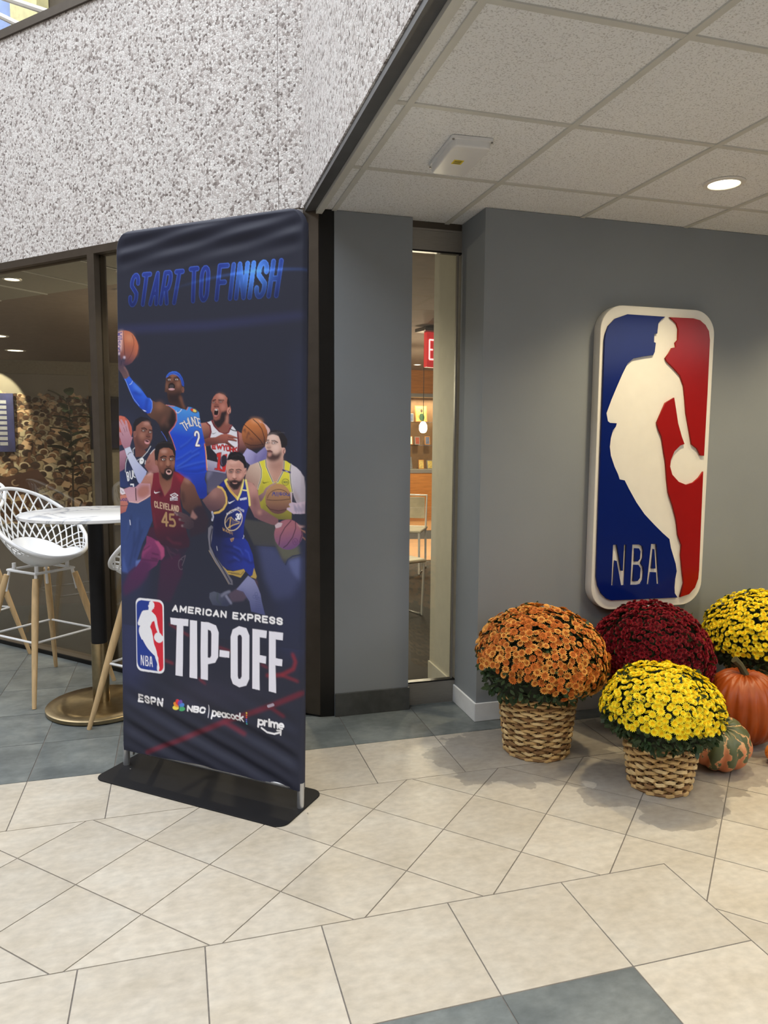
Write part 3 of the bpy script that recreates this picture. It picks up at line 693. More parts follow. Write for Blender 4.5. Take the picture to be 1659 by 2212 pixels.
# ------------------------------------------------------------------ wall sign
ART = {"sign":{'blue':[-0.1989,0.7493,0.0247,0.748,0.0032,0.7335,-0.0135,0.714,-0.0178,0.6616,-0.0354,0.6586,-0.0349,0.616,-0.0241,0.6127,-0.028,0.5675,-0.036,0.5507,-0.0886,0.5428,-0.1538,0.5294,-0.1873,0.5021,-0.2152,0.4491,-0.2428,0.3887,-0.2741,0.3171,-0.3011,0.2455,-0.2907,0.2044,-0.2774,0.1955,-0.2383,0.1937,-0.242,0.1785,-0.2585,0.1595,-0.2696,0.1179,-0.2737,0.0725,-0.2656,0.0269,-0.2413,-0.0303,-0.2175,-0.0725,-0.2076,-0.0979,-0.1765,-0.1036,-0.1477,-0.1503,-0.0998,-0.221,-0.0471,-0.2847,0.0148,-0.3414,0.0724,-0.3906,0.1158,-0.4239,0.1277,-0.4724,0.1439,-0.5132,0.1635,-0.5624,0.1724,-0.6032,0.1652,-0.6434,0.1633,-0.6921,0.167,-0.7249,0.1853,-0.7487,-0.2274,-0.7417,-0.259,-0.7297,-0.2912,-0.7002,-0.3122,-0.6598,-0.323,-0.6121,-0.3253,-0.2628,-0.3256,0.6152,-0.3211,0.6483,-0.3074,0.6855,-0.2707,0.7238],'red1':[0.0578,0.7466,0.2007,0.7484,0.2424,0.7406,0.2779,0.718,0.3011,0.687,0.3105,0.6415,0.3124,0.3559,0.3112,0.0263,0.2904,0.0279,0.2646,0.0657,0.2287,0.0892,0.2129,0.1518,0.1857,0.2526,0.1753,0.3221,0.1617,0.3988,0.1358,0.4517,0.0928,0.4886,0.0504,0.5213,0.0406,0.5361,0.0616,0.5633,0.0781,0.5904,0.1023,0.5951,0.0965,0.6176,0.1119,0.6333,0.1114,0.6899,0.098,0.7193,0.0792,0.7335],'red2':[0.1043,0.3322,0.0532,0.3044,0.0064,0.2002,0.015,0.1734,0.0401,0.1273,0.0603,0.0382,0.0695,0.0032,0.0842,-0.0985,0.0972,-0.1695,0.1288,-0.2411,0.1565,-0.3213,0.1704,-0.4016,0.197,-0.4588,0.1955,-0.5152,0.2101,-0.6049,0.2233,-0.6707,0.2041,-0.7473,0.2602,-0.734,0.2963,-0.6989,0.3145,-0.6506,0.3172,-0.6016,0.3138,-0.3253,0.311,-0.0626,0.2883,-0.0926,0.2523,-0.1201,0.2062,-0.1314,0.1588,-0.1151,0.115,-0.0753,0.0989,-0.0321,0.1015,0.0031,0.1218,0.0499,0.1569,0.0812,0.1823,0.0891,0.1634,0.128,0.1365,0.1977,0.1184,0.2748],'N':[-0.2318,-0.4422,-0.2079,-0.4422,-0.1739,-0.5836,-0.1658,-0.584,-0.1651,-0.4437,-0.1499,-0.4443,-0.1503,-0.6656,-0.1728,-0.6645,-0.2057,-0.531,-0.2146,-0.529,-0.2184,-0.6629,-0.2326,-0.6638],'B':[-0.1141,-0.4447,-0.0707,-0.4462,-0.0503,-0.4564,-0.0418,-0.4821,-0.0434,-0.5218,-0.0548,-0.5491,-0.0392,-0.5697,-0.0342,-0.5979,-0.0374,-0.6417,-0.0509,-0.6634,-0.0735,-0.6671,-0.1162,-0.6649],'B1':[-0.0949,-0.4683,-0.0714,-0.4691,-0.0616,-0.4853,-0.0632,-0.5249,-0.0753,-0.538,-0.0952,-0.5371],'B2':[-0.096,-0.5577,-0.0697,-0.5588,-0.057,-0.5769,-0.0581,-0.6287,-0.0719,-0.6448,-0.0991,-0.6435],'A':[0.0019,-0.4456,0.0367,-0.4468,0.0669,-0.6694,0.0484,-0.6684,0.0413,-0.6037,0.01,-0.6023,0.0023,-0.6677,-0.0142,-0.6669],'A1':[0.02,-0.4765,0.0245,-0.4766,0.0364,-0.581,0.0134,-0.58]},
"ops":[
['P',[62,66,120],0.8,57,[-18,1739,2143,1783,4069,1727,4070,1771,2143,1847,-19,1799]],
['P',[52,60,90],0.6,247,[-47,3211,541,3388,486,6930,45,6975]],
['P',[58,66,115],0.8,285,[77,5874,500,6025,460,8596,62,8657]],
['P',[56,64,112],0.8,285,[3593,5795,4069,5360,4085,7546,3694,7432]],
['P',[50,58,92],0.6,171,[3941,2336,4082,2191,4102,4962,3958,4969]],
['P',[80,88,135],0.7,57,[3172,5622,3530,5634,3742,5900,4004,5771,4035,6193,3885,6488,3533,6585,3318,6232]],
['P',[72,72,74],0.95,11,[2821,5196,3542,5231,3550,5474,3614,5592,4031,5708,4025,5763,3797,5853,3728,5938,3544,5633,3259,5640,3100,5639,2968,5411]],
['P',[110,110,92],0.7,29,[3529,5512,4017,5601,4025,5757,3784,5848,3686,5856]],
['L',[40,48,80],1,0,[4032,5742,3880,5780,3784,5848,3742,5937],20],
['L',[60,60,66],1,0,[3100,5639,3259,5638,3530,5634],14],
['P',[105,115,170],0.9,29,[3798,5871,4032,5793,4021,6206,3882,6060]],
['P',[224,190,178],1,0,[3326,3901,3338,3796,3388,3729,3478,3704,3590,3728,3635,3793,3657,3926,3724,3934,3735,3991,3702,4048,3691,4086,3697,4162,3704,4295,3593,4518,3492,4531,3345,4323,3344,4150,3333,4054,3321,3978],[[3366,3958,3681,4239],[196,150,136]]],
['P',[212,186,172],1,0,[3185,4168,3253,4297,3254,4442,3243,4559,3162,4659,3093,4564,2913,4501,2936,4383,3023,4234,3093,4194],[[3185,4211,3000,4537],[168,134,124]]],
['P',[208,200,212],1,0,[3841,4202,3956,4261,4033,4325,4077,4418,4091,4606,4093,4843,3960,4863,3905,4756,3860,4615,3820,4425],[[3847,4330,4078,4607],[176,168,184]]],
['P',[150,130,128],0.7,34,[3860,4595,3960,4839,4036,4836,3926,4660]],
['P',[226,216,72],1,0,[3185,4171,3344,4131,3356,4246,3424,4398,3492,4522,3571,4509,3649,4411,3704,4314,3697,4148,3747,4152,3846,4207,3825,4330,3832,4520,3871,4671,3863,5150,3186,5186,3185,4638,3242,4539,3254,4442,3242,4326],[[3480,4339,3369,5118],[112,104,58]]],
['P',[170,160,60],0.5,23,[3277,4538,3323,4731,3255,5075,3198,5078,3197,4657]],
['L',[240,238,220],1,0,[3335,4141,3344,4246,3413,4384,3487,4522],27],
['L',[32,30,40],1,0,[3335,4141,3344,4246,3413,4384,3487,4522],14],
['L',[240,238,220],1,0,[3705,4157,3699,4305,3576,4514],27],
['L',[32,30,40],1,0,[3705,4157,3699,4305,3576,4514],14],
['L',[240,238,220],1,0,[3196,4180,3248,4307,3245,4442,3174,4644],27],
['L',[32,30,40],1,0,[3196,4180,3248,4307,3245,4442,3174,4644],14],
['L',[240,238,220],1,0,[3838,4207,3820,4330,3837,4520,3871,4671],27],
['L',[32,30,40],1,0,[3838,4207,3820,4330,3837,4520,3871,4671],14],
['P',[62,50,110],1,0,[3676,4294,3845,4335,3839,4365,3670,4321]],
['L',[220,215,235],1,0,[3735,4321,3776,4332],11],
['L',[40,60,60],1,0,[3801,4507,3799,4520,3793,4533,3783,4544,3769,4553,3754,4559,3737,4562,3720,4562,3703,4558,3689,4552,3677,4542,3668,4531,3664,4518,3664,4505,3668,4491,3676,4479,3688,4469,3703,4462,3719,4457,3736,4456,3753,4458,3769,4463,3782,4471,3792,4482,3799,4494,3801,4507],8],
['L',[40,70,70],1,0,[3685,4502,3686,4499,3689,4496,3694,4495,3699,4495,3704,4496,3707,4499,3708,4502,3709,4518,3707,4521,3704,4524,3699,4525,3694,4525,3689,4523,3686,4521,3685,4517,3685,4502],8],
['L',[40,70,70],1,0,[3717,4495,3717,4526],8],
['L',[40,70,70],1,0,[3750,4504,3750,4503,3749,4499,3746,4497,3741,4495,3736,4495,3731,4496,3727,4499,3726,4502,3726,4518,3728,4521,3731,4524,3736,4526,3741,4526,3746,4524,3749,4522,3750,4518,3750,4517],8],
['L',[40,70,70],1,0,[3756,4503,3757,4499,3761,4497,3765,4495,3771,4495,3775,4497,3779,4500,3780,4503,3780,4519,3779,4522,3776,4525,3771,4526,3765,4526,3761,4525,3757,4522,3756,4518,3756,4503],8],
['P',[30,28,36],1,0,[3294,4499,3286,4533,3305,4539,3430,4514,3311,4552,3279,4546,3281,4519]],
['P',[40,36,42],1,0,[3366,3710,3422,3652,3534,3631,3634,3650,3712,3708,3769,3792,3770,3877,3724,3934,3657,3926,3635,3822,3601,3737,3512,3704,3433,3709,3383,3721]],
['L',[92,86,94],0.7,0,[3422,3670,3444,3675],10],
['L',[92,86,94],0.7,0,[3456,3674,3478,3669],10],
['L',[92,86,94],0.7,0,[3489,3678,3512,3663],10],
['L',[92,86,94],0.7,0,[3523,3681,3545,3658],10],
['L',[92,86,94],0.7,0,[3556,3685,3578,3652],10],
['L',[92,86,94],0.7,0,[3590,3681,3612,3657],10],
['L',[92,86,94],0.7,0,[3623,3677,3645,3663],10],
['L',[92,86,94],0.7,0,[3656,3673,3678,3669],10],
['L',[92,86,94],0.7,0,[3689,3669,3712,3674],10],
['P',[74,54,56],1,16,[3335,4045,3349,4001,3400,3977,3468,3995,3479,4028,3547,4051,3624,4012,3660,3954,3652,4049,3614,4126,3525,4168,3435,4164,3355,4116]],
['P',[190,140,132],1,9,[3383,4015,3457,4014,3462,4062,3412,4091,3378,4073]],
['L',[120,66,70],1,5,[3355,3985,3423,3976,3466,4000],21],
['L',[50,36,40],1,0,[3355,3987,3462,4000],10],
['L',[52,38,40],1,0,[3456,3809,3512,3806,3574,3837],18],
['L',[52,38,40],1,0,[3343,3801,3400,3800],18],
['P',[120,84,80],1,11,[3565,3851,3563,3856,3559,3861,3552,3865,3543,3869,3532,3872,3520,3874,3507,3874,3494,3874,3481,3872,3470,3870,3461,3866,3454,3862,3450,3857,3448,3852,3450,3847,3454,3842,3461,3838,3470,3834,3481,3831,3494,3829,3507,3829,3519,3829,3532,3831,3543,3833,3552,3837,3559,3841,3563,3846]],
['P',[236,226,224],1,0,[3536,3851,3535,3854,3533,3856,3529,3858,3525,3859,3519,3861,3513,3862,3507,3862,3500,3862,3494,3861,3488,3860,3484,3858,3480,3856,3478,3854,3477,3852,3478,3849,3480,3847,3484,3845,3488,3843,3494,3842,3500,3841,3507,3841,3513,3841,3519,3842,3525,3843,3529,3845,3533,3847,3535,3849]],
['P',[40,30,36],1,0,[3526,3851,3525,3854,3524,3856,3523,3858,3521,3860,3519,3861,3516,3862,3513,3862,3511,3862,3508,3861,3506,3860,3504,3858,3502,3856,3501,3854,3501,3852,3501,3849,3502,3847,3504,3845,3506,3843,3508,3842,3511,3841,3513,3841,3516,3841,3519,3842,3521,3843,3523,3845,3524,3847,3525,3849]],
['P',[120,84,80],1,11,[3425,3848,3423,3853,3419,3857,3412,3862,3403,3866,3392,3868,3379,3870,3366,3871,3353,3871,3341,3869,3329,3866,3320,3863,3313,3859,3309,3854,3307,3849,3309,3844,3313,3839,3320,3834,3329,3830,3340,3828,3353,3826,3366,3825,3379,3826,3391,3827,3403,3830,3412,3833,3419,3838,3423,3842]],
['P',[236,226,224],1,0,[3395,3848,3395,3850,3392,3852,3389,3854,3384,3856,3379,3857,3373,3858,3366,3859,3359,3858,3353,3858,3348,3856,3343,3855,3339,3853,3337,3851,3337,3848,3337,3846,3339,3844,3343,3842,3348,3840,3353,3839,3359,3838,3366,3838,3372,3838,3379,3838,3384,3840,3389,3841,3392,3843,3395,3845]],
['P',[40,30,36],1,0,[3385,3848,3385,3850,3384,3852,3382,3854,3381,3856,3378,3857,3376,3858,3373,3859,3370,3858,3367,3858,3365,3856,3363,3855,3362,3853,3361,3850,3360,3848,3361,3846,3362,3844,3363,3842,3365,3840,3367,3839,3370,3838,3373,3837,3375,3838,3378,3838,3380,3840,3382,3841,3384,3843,3385,3846]],
['P',[190,140,130],0.8,16,[3366,3901,3422,3862,3445,3909,3411,3938,3366,3929]],
['L',[110,70,68],1,7,[3361,3925,3400,3937,3436,3921],16],
['P',[240,214,206],0.8,27,[3568,3756,3565,3763,3559,3770,3548,3776,3534,3781,3517,3785,3498,3788,3478,3789,3458,3788,3439,3786,3422,3782,3408,3777,3397,3771,3391,3764,3388,3757,3391,3750,3397,3743,3408,3737,3422,3732,3439,3728,3458,3725,3478,3724,3498,3725,3517,3727,3534,3731,3548,3736,3559,3742,3565,3749]],
['P',[238,208,200],0.6,30,[3613,3926,3611,3941,3606,3955,3599,3968,3588,3979,3575,3987,3561,3992,3546,3994,3531,3992,3517,3988,3504,3980,3494,3969,3486,3957,3481,3943,3479,3928,3480,3913,3485,3899,3493,3886,3504,3876,3517,3867,3531,3862,3546,3861,3561,3862,3575,3867,3588,3875,3598,3885,3606,3898,3611,3912]],
['P',[214,166,156],1,0,[3735,3982,3734,3994,3732,4005,3728,4016,3722,4025,3715,4031,3708,4036,3700,4037,3692,4036,3685,4032,3678,4025,3672,4017,3668,4006,3665,3995,3664,3983,3665,3970,3668,3959,3672,3948,3677,3939,3684,3933,3692,3929,3700,3927,3707,3928,3715,3932,3722,3939,3727,3947,3732,3958,3734,3969]],
['L',[130,84,80],1,0,[3707,3954,3685,3996,3702,4025],14],
['P',[150,104,96],0.6,46,[3367,4150,3592,4174,3680,4096,3687,4239,3548,4337,3424,4293]],
['P',[184,140,100],1,0,[3852,4796,3846,4854,3827,4910,3797,4961,3757,5004,3708,5038,3653,5060,3595,5070,3537,5066,3482,5049,3432,5020,3390,4980,3359,4931,3339,4876,3332,4818,3339,4759,3358,4702,3389,4651,3431,4608,3480,4575,3535,4554,3593,4545,3651,4550,3706,4567,3755,4597,3795,4636,3826,4684,3845,4739],[[3594,4605,3595,5029],[104,70,72]]],
['L',[60,40,42],1,0,[3357,4826,3482,4833,3650,4822,3844,4792],10],
['L',[60,40,42],1,0,[3372,4799,3386,4760,3410,4724,3442,4693,3482,4668,3527,4650,3575,4640,3624,4638,3672,4645,3716,4660,3755,4682,3787,4710,3811,4743,3824,4780],10],
['L',[60,40,42],1,0,[3346,4924,3426,4989,3595,5010,3785,4972],10],
['L',[70,74,140],1,0,[3814,4737,3807,4698],15],
['L',[70,74,140],1,0,[3811,4720,3811,4720,3810,4728,3803,4734,3792,4737,3779,4736,3768,4733,3759,4727,3755,4719,3753,4696],15],
['L',[70,74,140],1,0,[3682,4714,3685,4705,3693,4698,3705,4695,3719,4696,3730,4702,3737,4711,3738,4721,3733,4729,3722,4734,3709,4735,3696,4732,3686,4724,3682,4714],15],
['L',[70,74,140],1,0,[3615,4728,3617,4727,3624,4732,3636,4734,3648,4733,3657,4730,3661,4724,3615,4707,3615,4702,3618,4697,3627,4693,3639,4693,3651,4695,3658,4700],15],
['L',[70,74,140],1,0,[3585,4757,3586,4691],15],
['L',[70,74,140],1,0,[3554,4732,3555,4690],15],
['L',[70,74,140],1,0,[3553,4750,3554,4746],15],
['L',[70,74,140],1,0,[3529,4750,3518,4689,3501,4725,3490,4688,3470,4749],15],
['P',[178,140,140],1,0,[3186,4775,3289,4712,3334,4633,3425,4572,3560,4517,3566,4540,3436,4602,3368,4671,3340,4740,3277,4839,3232,4880],[[3425,4562,3243,4851],[120,90,100]]],
['P',[196,176,196],1,0,[3833,4677,3869,4686,3867,4853,3960,4863,4091,4834,4087,5043,3895,5053,3762,4982,3773,4953,3840,4940,3806,4903,3817,4874,3853,4863]],
['L',[92,104,140],0.7,9,[3905,4889,3928,4994],18],
['L',[92,104,140],0.7,9,[3932,4917,3952,5031],18],
['L',[92,104,140],0.7,9,[3958,4944,3976,4991],18],
['L',[92,104,140],0.7,9,[3984,4886,4001,5028],18],
['L',[92,104,140],0.7,9,[4011,4913,4024,4989],18],
['L',[92,104,140],0.7,9,[4037,4941,4049,5026],18],
['L',[92,104,140],0.7,9,[4063,4882,4072,4987],18],
['P',[88,86,112],1,16,[2090,4350,2539,4379,2526,4747,2088,4763]],
['P',[130,128,160],0.7,23,[2102,4360,2237,4367,2089,4541]],
['P',[226,226,238],1,0,[2093,3504,2221,3465,2245,3534,2341,3623,2485,3691,2557,3671,2617,3544,2676,3583,2746,3661,2769,3758,2781,3884,2752,4011,2604,4014,2544,4143,2507,4400,2076,4352,2071,4151,2194,3960,2165,3772,2184,3613],[[2437,3957,2314,4366],[146,140,172]]],
['L',[150,60,72],1,0,[2211,3470,2257,3554,2365,3650,2485,3687,2557,3671,2626,3552],34],
['L',[92,28,40],1,0,[2211,3470,2257,3554,2365,3650,2485,3687,2557,3671,2626,3552],16],
['L',[150,60,72],1,0,[2093,3506,2162,3556,2186,3663,2149,3772],34],
['L',[92,28,40],1,0,[2093,3506,2162,3556,2186,3663,2149,3772],16],
['L',[150,60,72],1,0,[2758,3661,2765,3758,2776,3884,2757,4002],34],
['L',[92,28,40],1,0,[2758,3661,2765,3758,2776,3884,2757,4002],16],
['P',[186,122,108],1,0,[1952,3514,2075,3504,2160,3566,2172,3673,2134,3777,2042,3787,1951,3614],[[2038,3514,2110,3762],[90,58,58]]],
['P',[184,120,112],1,0,[2775,3661,2846,3689,2865,3806,2947,3931,2962,3955,2886,4048,2787,4011,2793,3806],[[2816,3709,2840,4000],[70,48,54]]],
['P',[174,168,216],1,0,[2956,3950,3037,3978,3153,4039,3323,3917,3369,3993,3352,4132,3141,4199,3026,4242,2945,4186,2869,4060],[[2968,3999,3199,4188],[118,112,170]]],
['P',[120,112,168],0.7,23,[3118,4054,3176,4044,3141,4189,3095,4190]],
['P',[178,112,98],1,0,[2198,3239,2211,3121,2253,3049,2302,3006,2380,2988,2475,3014,2547,3068,2582,3136,2600,3204,2623,3263,2611,3321,2572,3364,2564,3515,2611,3539,2563,3671,2485,3687,2401,3672,2293,3574,2233,3495,2246,3416,2222,3337,2195,3288],[[2296,3025,2510,3515],[140,84,76]]],
['P',[36,30,36],1,0,[2350,2987,2404,2971,2475,2997,2549,3058,2596,3146,2598,3219,2560,3252,2534,3155,2549,3078,2487,3023,2380,2992]],
['P',[44,34,40],1,11,[2231,3426,2294,3470,2378,3441,2415,3319,2528,3291,2536,3378,2510,3456,2402,3578,2342,3608,2263,3534]],
['P',[120,66,62],1,7,[2383,3332,2377,3353,2368,3372,2356,3388,2342,3402,2326,3411,2309,3416,2292,3416,2276,3412,2262,3403,2250,3390,2241,3374,2235,3356,2233,3335,2235,3314,2240,3294,2249,3275,2261,3258,2276,3245,2292,3236,2309,3231,2325,3230,2341,3235,2356,3244,2368,3256,2377,3272,2383,3291,2385,3311]],
['P',[204,140,132],1,0,[2368,3326,2364,3343,2356,3360,2347,3375,2335,3386,2322,3395,2308,3399,2294,3400,2282,3396,2270,3389,2260,3378,2253,3363,2249,3347,2247,3329,2249,3311,2254,3293,2261,3276,2271,3262,2283,3250,2296,3242,2310,3237,2323,3237,2336,3241,2348,3248,2357,3259,2364,3273,2369,3290,2370,3307]],
['P',[34,22,28],1,0,[2354,3329,2350,3344,2344,3357,2337,3369,2327,3378,2317,3385,2306,3389,2295,3389,2284,3386,2275,3380,2268,3371,2262,3360,2258,3347,2257,3332,2259,3317,2262,3303,2269,3289,2276,3278,2286,3268,2296,3261,2307,3258,2318,3257,2328,3260,2338,3266,2345,3275,2351,3287,2355,3300,2356,3314]],
['P',[226,214,214],1,0,[2338,3281,2337,3284,2335,3287,2332,3290,2327,3292,2322,3294,2315,3295,2309,3295,2303,3294,2296,3293,2291,3292,2286,3289,2283,3287,2281,3284,2280,3281,2281,3278,2283,3275,2286,3272,2291,3270,2297,3269,2303,3268,2309,3267,2316,3268,2322,3269,2327,3271,2332,3273,2335,3275,2337,3278]],
['P',[190,120,120],1,0,[2326,3387,2325,3391,2322,3395,2319,3398,2314,3401,2308,3403,2301,3404,2294,3405,2287,3404,2280,3403,2275,3401,2270,3398,2266,3394,2264,3391,2263,3387,2264,3383,2266,3379,2270,3376,2275,3373,2281,3371,2287,3370,2294,3369,2301,3370,2308,3371,2314,3373,2319,3376,2322,3379,2325,3383]],
['L',[44,32,36],1,0,[2229,3112,2289,3098],21],
['L',[44,32,36],1,0,[2356,3104,2463,3110],21],
['P',[92,56,54],1,9,[2300,3147,2299,3151,2295,3155,2289,3159,2281,3162,2271,3164,2261,3166,2249,3166,2238,3165,2227,3164,2218,3161,2209,3158,2203,3154,2200,3150,2198,3146,2200,3141,2204,3137,2210,3134,2218,3131,2227,3128,2238,3127,2249,3127,2261,3127,2271,3129,2281,3132,2289,3135,2295,3139,2299,3143]],
['P',[220,200,196],1,0,[2271,3149,2270,3150,2269,3152,2266,3153,2263,3154,2259,3155,2254,3155,2249,3155,2244,3155,2240,3154,2236,3154,2232,3152,2230,3151,2228,3150,2228,3148,2228,3147,2230,3145,2232,3144,2236,3143,2240,3142,2244,3142,2249,3142,2254,3142,2259,3142,2263,3143,2266,3144,2269,3146,2270,3147]],
['P',[26,20,24],1,0,[2260,3147,2260,3149,2259,3150,2258,3152,2256,3153,2254,3154,2252,3155,2249,3155,2247,3155,2245,3154,2242,3153,2241,3152,2239,3150,2239,3148,2238,3146,2239,3144,2240,3142,2241,3141,2243,3139,2245,3138,2247,3138,2249,3138,2252,3138,2254,3139,2256,3140,2258,3141,2259,3143,2260,3145]],
['P',[92,56,54],1,9,[2454,3142,2452,3147,2449,3151,2443,3154,2435,3157,2425,3159,2414,3161,2403,3161,2392,3160,2381,3159,2372,3156,2364,3153,2358,3149,2354,3145,2353,3141,2354,3137,2358,3133,2364,3129,2372,3126,2382,3124,2392,3122,2403,3122,2415,3123,2425,3124,2435,3127,2443,3130,2449,3134,2452,3138]],
['P',[220,200,196],1,0,[2425,3144,2424,3145,2423,3147,2420,3148,2417,3149,2413,3150,2408,3150,2403,3150,2399,3150,2394,3150,2390,3149,2386,3148,2384,3146,2382,3145,2382,3143,2382,3142,2384,3140,2386,3139,2390,3138,2394,3137,2399,3137,2403,3137,2408,3137,2413,3138,2417,3138,2420,3140,2423,3141,2424,3142]],
['P',[26,20,24],1,0,[2414,3142,2414,3144,2413,3146,2412,3147,2410,3149,2408,3150,2406,3150,2403,3150,2401,3150,2399,3149,2397,3148,2395,3147,2394,3145,2393,3143,2393,3141,2393,3140,2394,3138,2395,3136,2397,3135,2399,3134,2401,3133,2403,3133,2406,3133,2408,3134,2410,3135,2412,3136,2413,3138,2414,3140]],
['P',[120,70,64],0.8,14,[2259,3191,2307,3162,2367,3192,2355,3231,2271,3230]],
['L',[70,40,40],1,0,[2259,3215,2307,3230,2355,3219],14],
['P',[222,164,148],0.9,27,[2494,3076,2489,3082,2480,3087,2468,3090,2454,3091,2437,3090,2419,3087,2402,3082,2384,3076,2369,3068,2356,3060,2345,3051,2339,3043,2336,3034,2337,3027,2342,3020,2351,3016,2363,3013,2378,3012,2394,3013,2412,3016,2430,3021,2447,3027,2462,3034,2475,3043,2486,3051,2492,3060,2495,3068]],
['P',[208,144,130],0.7,27,[2499,3232,2497,3245,2494,3257,2488,3269,2480,3278,2471,3285,2461,3289,2451,3290,2440,3289,2430,3284,2421,3277,2413,3268,2408,3257,2404,3244,2403,3231,2404,3218,2408,3206,2414,3195,2421,3186,2430,3179,2440,3175,2451,3173,2462,3175,2472,3179,2481,3186,2488,3196,2494,3207,2497,3219]],
['P',[206,146,132],1,0,[2619,3296,2618,3309,2615,3321,2611,3331,2604,3340,2597,3347,2588,3351,2579,3352,2570,3351,2562,3347,2554,3340,2548,3331,2543,3320,2540,3308,2539,3296,2540,3283,2543,3271,2548,3261,2554,3252,2562,3245,2570,3241,2579,3240,2588,3241,2597,3246,2604,3252,2611,3261,2615,3272,2618,3284]],
['L',[110,64,60],1,0,[2588,3262,2564,3301,2584,3335],14],
['P',[200,142,128],0.6,23,[2510,3378,2565,3379,2564,3515,2510,3534]],
['P',[204,50,50],1,0,[2267,4108,2316,4043,2364,4029,2412,4024,2381,4304,2423,4333,2411,4355,2256,4332,2272,4307,2315,4311,2340,4117]],
['P',[204,50,50],1,0,[2400,4135,2448,4070,2544,4049,2507,4341,2489,4376,2381,4364,2399,4339,2435,4333]],
['L',[90,24,36],1,0,[2267,4108,2316,4043,2412,4024,2381,4304,2423,4333,2411,4355,2256,4332,2272,4307,2315,4311,2340,4117,2267,4108],9],
['L',[120,30,40],1,0,[2282,3897,2217,3888,2216,3958,2282,3961],30],
['L',[120,30,40],1,0,[2217,3923,2272,3928],30],
['L',[196,48,50],1,0,[2282,3897,2217,3888,2216,3958,2282,3961],21],
['L',[196,48,50],1,0,[2217,3923,2272,3928],21],
['L',[120,30,40],1,0,[2316,3885,2343,3959,2369,3911,2396,3960,2422,3894],30],
['L',[196,48,50],1,0,[2316,3885,2343,3959,2369,3911,2396,3960,2422,3894],21],
['L',[120,30,40],1,0,[2443,3890,2473,3937,2504,3899],30],
['L',[120,30,40],1,0,[2473,3937,2473,3980],30],
['L',[196,48,50],1,0,[2443,3890,2473,3937,2504,3899],21],
['L',[196,48,50],1,0,[2473,3937,2473,3980],21],
['L',[120,30,40],1,0,[2523,3925,2526,3916,2534,3909,2546,3907,2559,3909,2571,3915,2580,3923,2582,3932,2582,3974,2579,3982,2571,3989,2559,3993,2546,3992,2534,3987,2526,3979,2523,3969,2523,3925],30],
['L',[196,48,50],1,0,[2523,3925,2526,3916,2534,3909,2546,3907,2559,3909,2571,3915,2580,3923,2582,3932,2582,3974,2579,3982,2571,3989,2559,3993,2546,3992,2534,3987,2526,3979,2523,3969,2523,3925],21],
['L',[120,30,40],1,0,[2599,4002,2599,3916,2641,3921,2641,3921,2652,3926,2660,3935,2663,3946,2660,3957,2652,3964,2641,3966,2599,3962],30],
['L',[120,30,40],1,0,[2631,3965,2663,4005],30],
['L',[196,48,50],1,0,[2599,4002,2599,3916,2641,3921,2641,3921,2652,3926,2660,3935,2663,3946,2660,3957,2652,3964,2641,3966,2599,3962],21],
['L',[196,48,50],1,0,[2631,3965,2663,4005],21],
['L',[120,30,40],1,0,[2675,3928,2675,4009],30],
['L',[120,30,40],1,0,[2732,3937,2675,3975],30],
['L',[120,30,40],1,0,[2695,3963,2732,4012],30],
['L',[196,48,50],1,0,[2675,3928,2675,4009],21],
['L',[196,48,50],1,0,[2732,3937,2675,3975],21],
['L',[196,48,50],1,0,[2695,3963,2732,4012],21],
['P',[170,100,88],1,0,[2042,3797,2134,3772,2293,3761,2413,3711,2509,3696,2616,3718,2760,3763,2760,3785,2663,3783,2752,3811,2734,3834,2568,3816,2556,3838,2681,3924,2663,3944,2556,3898,2485,3868,2365,3875,2231,3902,2066,3927],[[2437,3711,2413,3888],[104,62,60]]],
['L',[84,48,50],1,5,[2557,3749,2758,3775],10],
['L',[84,48,50],1,5,[2545,3794,2734,3826],10],
['L',[84,48,50],1,5,[2509,3843,2663,3934],10],
['P',[40,38,50],1,0,[2066,3920,2170,3938,2316,4069,2337,4208,2193,4181,2077,4156]],
['P',[46,42,58],1,0,[2533,4188,2526,4211,2516,4233,2503,4252,2488,4267,2471,4278,2454,4284,2437,4285,2421,4280,2407,4270,2396,4256,2388,4238,2384,4216,2383,4193,2386,4169,2393,4146,2404,4124,2417,4106,2432,4090,2449,4080,2466,4074,2483,4073,2498,4078,2512,4088,2523,4102,2531,4120,2536,4141,2536,4164]],
['L',[120,110,140],1,0,[2412,4105,2400,4175,2424,4244],10],
['P',[28,26,32],1,0,[2220,3662,2214,3692,2238,3697,2323,3674,2244,3707,2210,3700]],
['L',[34,32,40],1,0,[2605,3612,2664,3637,2734,3646],16],
['P',[204,124,72],1,0,[3376,3708,3370,3770,3351,3828,3320,3881,3279,3926,3229,3960,3173,3981,3115,3989,3056,3983,2999,3963,2949,3930,2906,3886,2875,3833,2855,3773,2848,3711,2855,3648,2875,3589,2907,3536,2949,3492,2999,3459,3055,3438,3114,3431,3173,3439,3228,3459,3278,3492,3319,3536,3350,3588,3369,3647],[[3072,3516,3141,3958],[52,40,48]]],
['P',[232,170,130],0.8,27,[3276,3492,3272,3500,3261,3506,3245,3510,3225,3513,3201,3515,3174,3514,3146,3512,3119,3507,3093,3502,3069,3495,3051,3487,3037,3479,3029,3470,3027,3462,3031,3455,3042,3449,3058,3444,3078,3441,3103,3440,3130,3441,3158,3443,3185,3448,3211,3453,3234,3460,3252,3468,3266,3476,3274,3484]],
['L',[48,32,36],1,0,[3077,3444,3175,3516,3255,3611,3306,3754,3312,3898],13],
['L',[48,32,36],1,0,[2887,3530,3003,3612,3141,3727,3232,3812,3278,3879],13],
['L',[48,32,36],1,0,[2910,3854,3026,3891,3164,3890,3289,3869],10],
